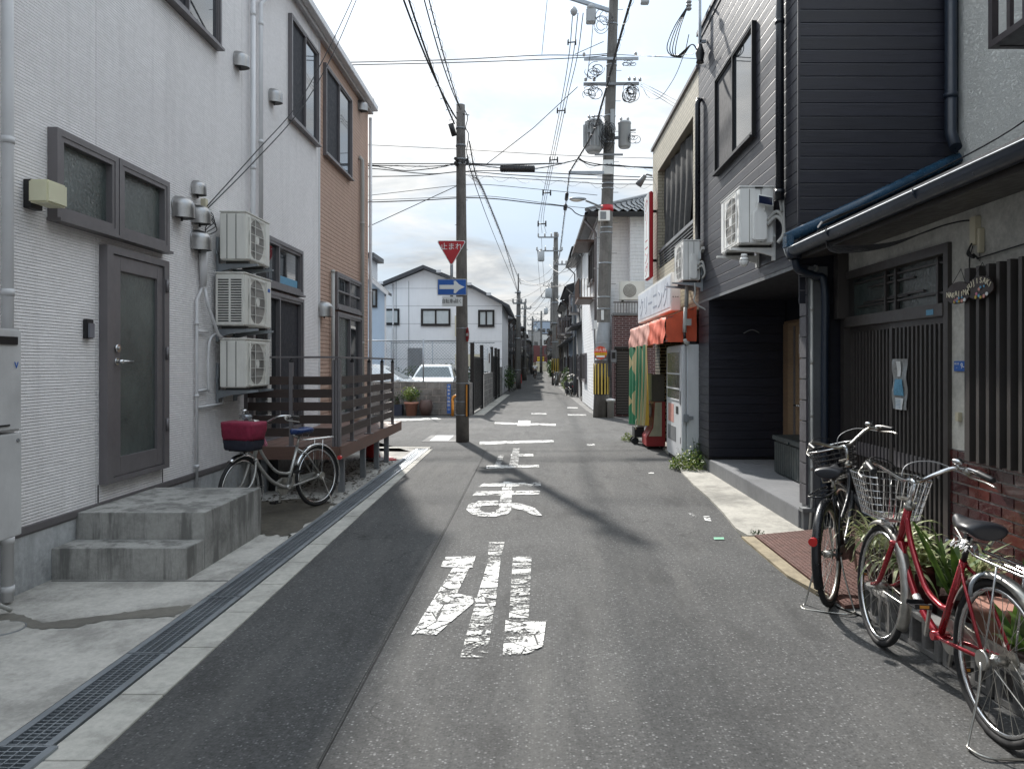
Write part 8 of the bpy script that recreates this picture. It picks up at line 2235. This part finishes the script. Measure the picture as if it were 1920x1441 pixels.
# fittings lower down
def pbox(nm, x, y, w, h, mt, d=0.06, par=p2):
    z = W(0, y, 22.1).z; xx = W(x, 0, 22.1).x; return MB().box(xx-w/2, xx+w/2, 22.4-pr2(z)-0.02-d, 22.4-pr2(z)-0.02, z-h/2, z+h/2).build(nm, mt, par, bevel=0.006)
pb = pbox('equipment_plate', 1141, 312, 0.30, 0.42, m_signwh); 
for dx, dz in ((-0.06, 0.07), (0.06, 0.07)): MB().box(pc(7.4).x+dx-0.012, pc(7.4).x+dx+0.012, 22.14, 22.16, W(0, 312, 22.1).z+dz-0.03, W(0, 312, 22.1).z+dz+0.03).build('knob', m_black, p2)
pbox('cabinet', 1133, 404, 0.33, 0.30, m_acw2, 0.12); pbox('cabinet_panel', 1131, 404, 0.17, 0.22, m_galvd, 0.135)
MB().lathe([(pr2(6.2)+0.012, -0.09), (pr2(6.2)+0.012, 0.09)], pc(W(0, 387, 22.1).z), 20).build('red_band', m_signred, p2)
MB().lathe([(pr2(3.0)+0.006, -1.0), (pr2(3.0)+0.02, 0.6)], pc(2.2), 24).build('grey_sleeve', m_galvd, p2)
pbox('notice', 1130, 590, 0.09, 0.30, m_paper, 0.01); pbox('notice', 1117, 608, 0.10, 0.26, m_paper, 0.01); pbox('notice', 1152-3, 225, 0.12, 0.7, m_trafo, 0.04)
MB().lathe([(pr2(1.0)+0.022, 0), (pr2(1.0)+0.012, 0.92)], Vector((1.925, 22.4, 0.68)), 24).build('stripe_sleeve', m_black, p2)
for k in range(7):
    a = R_(-165+k*25); c = Vector((1.925, 22.4, 1.14)); rr = pr2(1.0)+0.022
    MB().obox(c+Vector((math.cos(a)*rr, math.sin(a)*rr, 0)), (0.008, 0.045, 0.90), Matrix.Rotation(a, 3, 'Z')).build('yellow_stripe', m_yellow, p2)
fh = thing('hydrant_sign', 'round red and yellow hydrant sign fixed to the tall pole', 'traffic sign', (1.92, 22.1, 2.0))
cH = W(1126.5, 661, 22.0)
MB().tube([(cH.x, 22.10, cH.z), (cH.x, 22.085, cH.z)], 0.19, 28).build('plate', M('hydrant red', (0.62, 0.06, 0.02), 0.4), fh)
MB().box(cH.x-0.175, cH.x+0.175, 22.078, 22.0845, cH.z-0.075, cH.z+0.0).build('yellow_band', M('hydrant yellow', (0.68, 0.42, 0.02), 0.4), fh)
MB().box(cH.x-0.12, cH.x+0.12, 22.078, 22.0845, cH.z-0.135, cH.z-0.08).build('white_band', m_signwh, fh)
text('消火栓', 'lettering', 0.115, m_signwh, fh, frame_mtx((cH.x, 22.083, cH.z+0.075), *FACE_CAM), 0.0006)
text('ここに駐車禁止', 'lettering', 0.048, m_signbk, fh, frame_mtx((cH.x, 22.0765, cH.z-0.038), *FACE_CAM), 0.0006)
mt2 = thing('meter_box', 'grey electricity meter box beside the hydrant sign', 'meter', (2.2, 22.3, 1.9)); cM = W(1150, 668, 22.3); MB().box(cM.x-0.085, cM.x+0.085, 22.2, 22.36, cM.z-0.19, cM.z+0.19).build('casing', m_porchfl, mt2, bevel=0.02); MB().box(cM.x-0.05, cM.x+0.05, 22.19, 22.1995, cM.z-0.06, cM.z+0.12).build('window', m_black, mt2)
bn = thing('standpipe', 'white capped cylinder standing at the foot of the tall pole', 'bollard', (2.17, 22.3, 0)); MB().lathe([(0.10, 0), (0.105, 0.46), (0.14, 0.47), (0.14, 0.53), (0.0, 0.56)], (2.19, 22.25, 0), 18).build('body', m_pipeg, bn); MB().lathe([(0.145, 0.50), (0.145, 0.545), (0.0, 0.57)], (2.19, 22.25, 0), 18).build('cap', m_acw2, bn)
sl = thing('street_lamp', 'grey street lamp head on an arm reaching left from the tall pole', 'street lamp', W(1100, 378, 22.2))
MB().tube(smooth([W(1132, 390, 22.3), W(1118, 384, 22.2), W(1098, 376, 22.1)], 5), 0.028, 8).build('arm', m_galvd, sl)
c = W(1083, 373, 22.0); MB().sphere(c, 0.26, 16, (1.0, 0.42, 0.22)).build('head', m_galv, sl); MB().sphere(c+Vector((-0.03, 0, -0.03)), 0.19, 14, (1.0, 0.5, 0.28)).build('lens', m_acw, sl)
# second poles down the street
def far_pole(label, x, y, h, r0, px_arms, trafo=False, lamp=False, seed=0):
    t = pole(label, (x, y, 0), (x+0.05, y, h), r0, r0*0.6, m_polec)
    for (zz_, xl, xr) in px_arms:
        MB().bar((x+xl, y-0.2, zz_), (x+xr, y-0.2, zz_), 0.09).build('crossarm', m_galvd, t)
        n = 4
        for k in range(n): 
            xx = x+xl+(xr-xl)*k/(n-1); MB().lathe([(0.05, 0.03), (0.07, 0.10), (0.04, 0.16), (0.07, 0.2), (0.03, 0.3)], (xx, y-0.2, zz_), 8).build('insulator', m_porc, t)
    for z in (1.2, 3.2, 4.6, 6.1): 
        if z < h: MB().lathe([(r0*1.02, -0.03), (r0*1.02, 0.03)], (x, y, z), 12).build('band', m_galv, t)
    if trafo:
        for (dx, zz_) in trafo:
            q = thing('transformer', ('upper ' if (dx, zz_) == trafo[-1] and len(trafo) > 1 else '')+'grey transformer on the '+label.replace('with many crossarms', ''), 'transformer', (x+dx, y-0.3, zz_-0.5), 'pole transformers'); MB().lathe([(0.20, -0.38), (0.25, -0.32), (0.25, 0.32), (0.12, 0.38)], (x+dx, y-0.3, zz_), 14).build('tank', m_trafo, q); MB().lathe([(0.05, 0.38), (0.07, 0.45), (0.03, 0.55)], (x+dx, y-0.3, zz_), 8).build('bushing', m_porc, q)
    return t
far_pole('slim far pole standing before the left row houses', -1.15, 48.0, 6.2, 0.20, [(5.4, -0.3, 0.5)])
MB().tube([(-1.12, 48, 6.2), (-1.12, 48, 7.3)], 0.045, 8).build('rod', m_polec, bpy.data.objects['utility_pole.002'])
far_pole('second tall pole on the right with many crossarms', 1.42, 56.0, 11.3, 0.27, [(10.9, -1.25, 0.2), (9.9, -1.35, 0.5), (8.9, -0.1, 0.8)], trafo=[(-0.50, 6.8), (-1.05, 9.5)])
far_pole('third pole far down the right side', 1.9, 92.0, 11.5, 0.28, [(11.0, -1.0, 1.0), (9.6, -1.2, 0.9)], trafo=[(-0.7, 8.0)])
far_pole('slim pole far down the left side', -1.1, 72.0, 7.5, 0.2, [(6.8, -0.6, 0.6)])
far_pole('farthest pole near the red building', 0.9, 135.0, 11.0, 0.26, [(10.4, -1.4, 1.0), (9.2, -1.3, 1.2)], trafo=[(-0.9, 7.6)])
far_pole('distant left pole before the last houses', -0.6, 118.0, 9.0, 0.22, [(8.4, -0.7, 0.7), (7.6, -0.7, 0.7)])
sy = thing('pole_sleeve', 'yellow and black striped sleeve round the foot of the second tall pole', 'pole sleeve', (1.42, 56, 0.7)); MB().lathe([(0.285, 0.9), (0.28, 2.0)], (1.42, 56, 0), 16).build('sleeve', m_black, sy)
for k in range(5): a = R_(-150+k*30); MB().obox(Vector((1.42+math.cos(a)*0.287, 56+math.sin(a)*0.287, 1.45)), (0.01, 0.06, 1.05), Matrix.Rotation(a, 3, 'Z')).build('yellow_stripe', m_yellow, sy)
# ---------------------------------------------------------------- overhead wires
def span(a, b, sag, n=18):
    a, b = Vector(a), Vector(b); return [a.lerp(b, k/n)-Vector((0, 0, sag*4*(k/n)*(1-k/n))) for k in range(n+1)]
def wire(label, paths, r, mat_=m_cable, coil=None, hang=None, cat='overhead cable', name='overhead_cable', splices=(), group=None):
    """paths: lists of points; coil=(radius, pitch) adds the spiral hanger winding along the first path"""
    P0 = paths[0][0]; t = thing(name, ' '.join(label.split()[:16]), cat, P0, group)
    for p in paths: 
        m = MB(); m.tube(p, r, 5, caps=False); m.build('cable', mat_, t)
    if coil:
        rc, pitch = coil; p = paths[0]; pts = []
        L_ = 0
        for a, b in zip(p, p[1:]):
            d = b-a; l_ = d.length; n = max(2, int(l_/(pitch/8))); u = d.orthogonal().normalized(); w = d.normalized().cross(u)
            for k in range(n):
                L_ += l_/n; ph = 2*math.pi*L_/pitch
                pts.append(a+d*k/n+(u*math.cos(ph)+w*math.sin(ph))*rc+Vector((0, 0, -rc*0.6)))
        m = MB(); m.tube(pts, 0.004, 3, caps=False); tag(m.build('spiral_hanger', m_cableg, t), kind='stuff')
    for (k, ln, rr) in splices:
        p = paths[0]; i = int(k*(len(p)-2)); a = p[i].lerp(p[i+1], 0.5); d = (p[i+1]-p[i]).normalized()
        MB().tube([a-d*ln/2, a-d*ln*0.45, a+d*ln*0.45, a+d*ln/2], [rr*0.5, rr, rr, rr*0.5], 10).build('splice_case', m_blkpl, t)
    return t
# thick bundle coming over the camera on the right
K0 = W(1196, -40, 11.5); K1 = W(1130, 190, 16.5); K2 = W(1068, 322, 22.0); K3 = W(1058, 405, 27); K4 = W(1048, 480, 40); K5 = Vector((1.35, 55.7, 8.9))
wire('thick black cable bundle descending past the tall pole from the top edge', [smooth([K0+Vector((0.4, -6, 0.3)), K0, K1, W(1110, 252, 19.0), K2], 8)], 0.022, coil=(0.04, 0.55))
wire('black spiralled cable running from the tall pole arm down the street', [smooth([K2, K3, K4, K5], 8)], 0.016, coil=(0.04, 0.4), splices=((0.18, 0.6, 0.06), (0.30, 0.5, 0.07)))
# left pair to the left pole, continuing down the street
A0 = W(757, -30, 10.8); A1 = W(852, 232, 15.3); Bq = W(797, -30, 10.8); B_1 = W(862, 202, 15.3)
wire('left black spiralled cable of the pair running down to the slim pole', [span(A0, A1, 0.10), span(A0+Vector((-0.10, 0, 0.05)), A1+Vector((0.04, 0, 0.1)), 0.16)], 0.016, coil=(0.055, 0.5), splices=((0.999, 0.0, 0.0),)[:0])
MB().tube([W(845, 232, 15.2), W(852, 255, 15.25)], 0.055, 12).build('splice_case', m_blkpl, tag(thing('splice_case', 'black splice case hanging beside the head of the slim pole', 'splice case', W(848, 245, 15.2))))
wire('right hand spiralled cable of the pair running to the top of the slim pole', [span(Bq, B_1, 0.08), span(Bq+Vector((-0.07, 0, 0)), B_1, 0.16)], 0.011, coil=(0.045, 0.4))
Q1 = W(880, 265, 15.4); Q2 = Vector((-1.15, 47.8, 6.1))
wire('sagging black cable from the slim pole down the left side of the far street', [smooth([Q1, W(893, 330, 18), W(912, 372, 23), W(945, 455, 33), Q2], 8)], 0.014, coil=(0.05, 0.5))
wire('second sagging spiralled cable from the slim pole down the far street', [smooth([W(876, 290, 15.4), W(886, 330, 18), W(903, 350, 22), W(935, 430, 33), Q2+Vector((0.2, 0, 0.5))], 8), smooth([W(876, 300, 15.4), W(900, 372, 22), W(930, 450, 33), Q2], 8)], 0.011, coil=(0.045, 0.4))
# horizontal spans across the side street
Yc = 22.2
def hz(pts, Y=Yc): return smooth([W(x, y, Y) for x, y in pts], 6)
wire('double spiralled cable crossing high above the junction to the upper crossarm', [hz([(560, 126), (662, 122), (800, 119), (960, 114), (1095, 108), (1140, 104)]), hz([(560, 118), (662, 117), (850, 112), (1010, 104), (1095, 104), (1140, 101)])], 0.014, m_cableg)
wire('thin wire leaving the upper crossarm to the right', [hz([(1150, 102), (1185, 104), (1300, 110), (1500, 120)])], 0.010, m_cableg)
wire('thin wire crossing just above the cable bundle behind the slim pole', [hz([(600, 268), (695, 272), (860, 280), (1050, 291), (1230, 297), (1400, 300)], 26)], 0.010, m_cableg)
wire('black cable bundle crossing the junction with a long black splice case', [hz([(560, 309), (695, 310), (800, 312), (855, 309), (895, 310), (940, 315), (1005, 316), (1065, 304), (1085, 298)], 21.8), hz([(560, 312), (695, 311), (760, 320), (830, 313), (860, 306), (935, 308), (1060, 306)], 21.9), hz([(600, 306), (695, 307), (860, 307), (940, 310), (1060, 306)], 21.7)], 0.014, coil=(0.05, 0.7))
c = W(970, 317, 21.8); sp_ = thing('splice_case', 'long ribbed black splice case hanging over the junction', 'splice case', c); MB().tube([c-Vector((0.50, 0, -0.015)), c-Vector((0.48, 0, -0.015)), c+Vector((0.49, 0, 0.0)), c+Vector((0.51, 0, 0.0))], [0.05, 0.10, 0.10, 0.05], 14).build('case', m_blkpl, sp_)
m = MB()
for k in range(14): m.lathe([(0.1, -0.012), (0.106, 0), (0.1, 0.012)], c+Vector((-0.44+0.068*k, 0, 0.008)), 12, 'x')
m.build('rib', m_blkpl, sp_)
wire('second cable bundle crossing just below the long splice case', [hz([(560, 331), (695, 331), (790, 329), (870, 322), (960, 328), (1090, 335), (1230, 338), (1400, 342)], 22), hz([(600, 316), (695, 316), (800, 326), (860, 322), (935, 320), (1060, 326), (1200, 332), (1300, 336)], 21.9)], 0.013)
wire('scalloped hanger cable crossing below the two bundles', [hz([(870, 328), (960, 334), (1090, 342), (1130, 345), (1230, 346), (1400, 350)], 22.1)], 0.010, coil=(0.08, 0.7))
wire('cable leaving the tall pole to the right above the beige roof corner', [hz([(1085, 299), (1110, 310), (1145, 309), (1230, 316), (1400, 322)], 22.0), hz([(1085, 296), (1100, 304), (1150, 311), (1230, 314), (1400, 318)], 22.0)], 0.015, coil=(0.05, 0.6))
wire('lower cable crossing behind the slim pole and looping to the tall pole', [hz([(560, 381), (695, 379), (800, 375), (870, 371), (930, 373), (1000, 381), (1062, 388), (1080, 400), (1095, 405), (1108, 397)], 22)], 0.015)
wire('thin paired wire above the lower cable', [hz([(600, 375), (695, 375), (862, 369), (930, 369), (1060, 386), (1110, 391)], 22)], 0.008, m_cableg)
wire('faint wire rising behind the slim pole', [hz([(600, 372), (695, 366), (845, 349), (905, 346), (1000, 354), (1120, 366)], 30)], 0.012, m_cableg)
wire('diagonal service wire from the lower left past the slim pole', [[W(600, 462, 22), W(695, 423, 22), W(856, 349, 22)], [W(912, 308, 22), W(1000, 240, 22.2), W(1083, 163, 22.2)]], 0.011)
wire('diagonal stay wire to the shaft of the tall pole above the upper crossarm', [[W(1078, 102, 22.3), W(1132, 78, 22.3)]], 0.010, m_cableg)
wire('thin vertical wire hanging from the top edge to the crossing cable', [[W(1028, -20, 20.5), W(1016, 102, 22.2)]], 0.008, m_cableg)
for i, (dx, lbl) in enumerate([(0, 'left high voltage wire pair from the top arm down the street'), (13, 'middle high voltage wire from the top arm down the street'), (26, 'right high voltage wire from the top arm down the street')]):
    wire(lbl, [smooth([W(1074+dx*0.75, 25, 22.2), W(1066+dx*0.6, 110, 25.5), W(1048+dx*0.35, 215, 31), W(1012+dx*0.3, 400, 48), Vector((0.15+i*0.3, 55.8, 11.2))], 6)], 0.014, m_cableg)
for i, (x, y) in enumerate(((1071, 80), (1051, 208), (1037, 300), (1024, 362), (1015, 420))):
    t = thing('wire_spacer', 'small cross shaped wire spacer %s' % ['highest of the five on the far running wires', 'second from the top on the far running wires', 'in the middle of the far running wires', 'fourth from the top on the far running wires', 'lowest of the five on the far running wires'][i], 'wire spacer', W(x, y, 24+6*i)); c = W(x, y, 24+6*i); k = (24+6*i)/24
    MB().tube([c+Vector((-0.10*k, 0, 0)), c+Vector((0.14*k, 0, 0.02))], 0.02*k, 6).build('bar', m_blkpl, t)
    for d in (-0.1, 0.14): MB().tube([c+Vector((d*k, 0, -0.08*k)), c+Vector((d*k, 0, 0.10*k))], 0.025*k, 6).build('clip', m_blkpl, t)
wire('steep service wire between the switch box and the middle crossarm', [[W(1112, 45, 22), W(1108, 90, 22), W(1100, 152, 22)]], 0.010)
for i, (x0, y0, x1, y1, Ya) in enumerate([(1200, 153, 1300, 205, 22.0), (1200, 157, 1300, 214, 22.0), (1200, 161, 1300, 222, 22.0)]):
    wire(['upper', 'middle', 'lower'][i]+' of three parallel service wires fanning right from the middle crossarm', [[W(x0, y0, Ya), W(x1, y1, 16)]], 0.007, m_cableg)
wire('looping wire from the middle crossarm to the dark house bracket', [smooth([W(1206, 166, 22), W(1216, 182, 21), W(1236, 184, 19), W(1262, 150, 15), W(1283, 100, 12), Vector((2.24, 11.1, 6.4))], 8)], 0.007)
wire('slim wire from the dark house bracket running left to the tall pole', [[Vector((2.3, 11.1, 6.12)), W(1220, 106, 20), W(1190, 104, 22)]], 0.007, m_cableg)
wire('two thin black wires rising from the white wall clamp over the tan corner', [smooth([(XL+0.05, 8.05, 3.22), W(470, 290+20, 9.2), W(560, 210, 10.5), W(620, 110, 11.5), W(668, 0, 12.2), W(690, -60, 12.6)], 7), smooth([(XL+0.05, 8.05, 3.25), W(480, 285, 9.2), W(555, 200, 10.5), W(612, 100, 11.5), W(660, 0, 12.2), W(684, -60, 12.6)], 7)], 0.0065)
# tangles round the crossarms
rnd = random.Random(77)
for (cx_, cy_, sx_, sy_, n, lb, mt) in ((1115, 135, 26, 22, 9, 'loose wire loops under the left half of the upper crossarm', m_cableg), (1180, 175, 22, 24, 16, 'dense blue black tangle of wire loops under the right of the middle crossarm', m_cable), (1110, 172, 22, 18, 9, 'wire loops under the left half of the middle crossarm', m_cableg), (1140, 255, 20, 34, 14, 'tangle of leads between the two transformers', m_cable), (1180, 120, 20, 10, 5, 'small loops under the right of the upper crossarm', m_cableg), (1135, 40, 26, 30, 7, 'loose leads round the switch box at the top', m_cableg), (1118, 228, 18, 16, 7, 'leads rising from the ribbed transformer', m_cableg), (1188, 258, 14, 12, 4, 'curling lead beside the smaller transformer', m_cableg)):
    t = thing('wire_tangle', lb, 'wires', W(cx_, cy_, 22)); m = MB()
    for k in range(n):
        pts = []; a0 = rnd.uniform(0, 6.28); rr = rnd.uniform(0.4, 1.0); ox, oy = rnd.uniform(-.35, .35), rnd.uniform(-.35, .35)
        for q in range(9):
            a = a0+q*0.62; pts.append(W(cx_+sx_*(ox+rr*0.62*math.cos(a)), cy_+sy_*(oy+rr*0.62*math.sin(a)), 22.0+rnd.uniform(-.12, .12)))
        m.tube(smooth(pts, 4), 0.009, 4, caps=False)
    tag(m.build('wire', mt, t), kind='stuff')
# distant criss-crossing service wires
t = None
for i, (a, b, s) in enumerate([(((-1.12, 48, 7.0)), (1.9, 40, 5.8), 0.3), ((-1.12, 48, 6.9), (1.4, 56, 8.9), 0.5), ((-1.7, 44, 5.2), (1.4, 56, 8.2), 0.4), ((1.4, 56, 8.0), (-1.6, 60, 5.4), 0.4), ((1.4, 56, 7.6), (-1.7, 66, 5.0), 0.5), ((1.4, 56, 8.6), (-1.1, 72, 6.8), 0.8), ((1.4, 56, 9.8), (1.9, 92, 11.0), 1.2), ((0.4, 56, 10.9), (1.2, 92, 11.0), 1.2), ((0.1, 56, 9.9), (0.9, 92, 9.8), 1.4), ((1.9, 92, 9.5), (-1.1, 72, 7.0), 0.5), ((1.9, 92, 8.5), (-1.4, 96, 5.8), 0.4), ((1.9, 92, 10.9), (0.9, 135, 10.4), 1.5), ((-1.12, 48, 6.0), (-1.1, 72, 6.8), 0.9), ((-1.1, 72, 6.7), (-0.6, 118, 8.4), 1.3), ((1.4, 56, 6.5), (2.0, 47, 5.4), 0.2), ((1.4, 56, 6.9), (2.1, 64, 5.6), 0.3), ((-2.2, 39.5, 5.0), (-1.12, 48, 5.9), 0.2), ((0.9, 135, 9.2), (-2, 140, 6), 0.4), ((0.9, 135, 9.4), (-0.6, 118, 8.2), 0.6), ((1.0, 56, 8.9), (2.0, 33, 6.2), 0.6), ((2.2, 27, 6.3), (-1.12, 48, 6.8), 0.9), ((1.9, 22.4, 6.0), (1.4, 56, 7.5), 0.9), ((-1.2, 72, 6.8), (2.0, 75, 5.7), 0.3), ((2.1, 100, 5.8), (-0.6, 118, 8.4), 0.4), ((-1.3, 101, 5.9), (1.9, 92, 9.0), 0.4), ((-1.1, 118, 9), (2.3, 120, 5.9), 0.4)]):
    places_ = 'strung over the far street between the ' + ['slim left pole and the right houses', 'slim left pole and the second tall pole', 'gabled house side and the second tall pole', 'second tall pole and the charcoal left house', 'second tall pole and the off white left house', 'second tall pole and the slim far left pole', 'second and third tall poles on the right side', 'long arm ends of the second and third poles', 'lower arm ends of the second and third poles', 'third pole and the slim far left pole', 'third pole and the pale left house', 'third pole and the farthest pole', 'two slim left poles', 'slim far left pole and the distant left pole', 'second tall pole and the off white right house', 'second tall pole and the dark timber right house', 'gabled house eave and the slim left pole', 'farthest pole and the last left house', 'farthest pole and the distant left pole', 'second tall pole and the brown balconies', 'corner house eave and the slim left pole', 'big pole and the second tall pole', 'slim far left pole and the right row', 'right row and the distant left pole', 'left row and the third pole', 'distant left pole and the last right houses'][i]
    wire('thin wire '+places_.replace('strung over the far street between the', 'from the').replace(' on the right side',''), [span(a, b, s, 12)], 0.014 if Vector(a).y > 50 else 0.011, m_cableg if i % 2 else m_cable, name='service_wire')
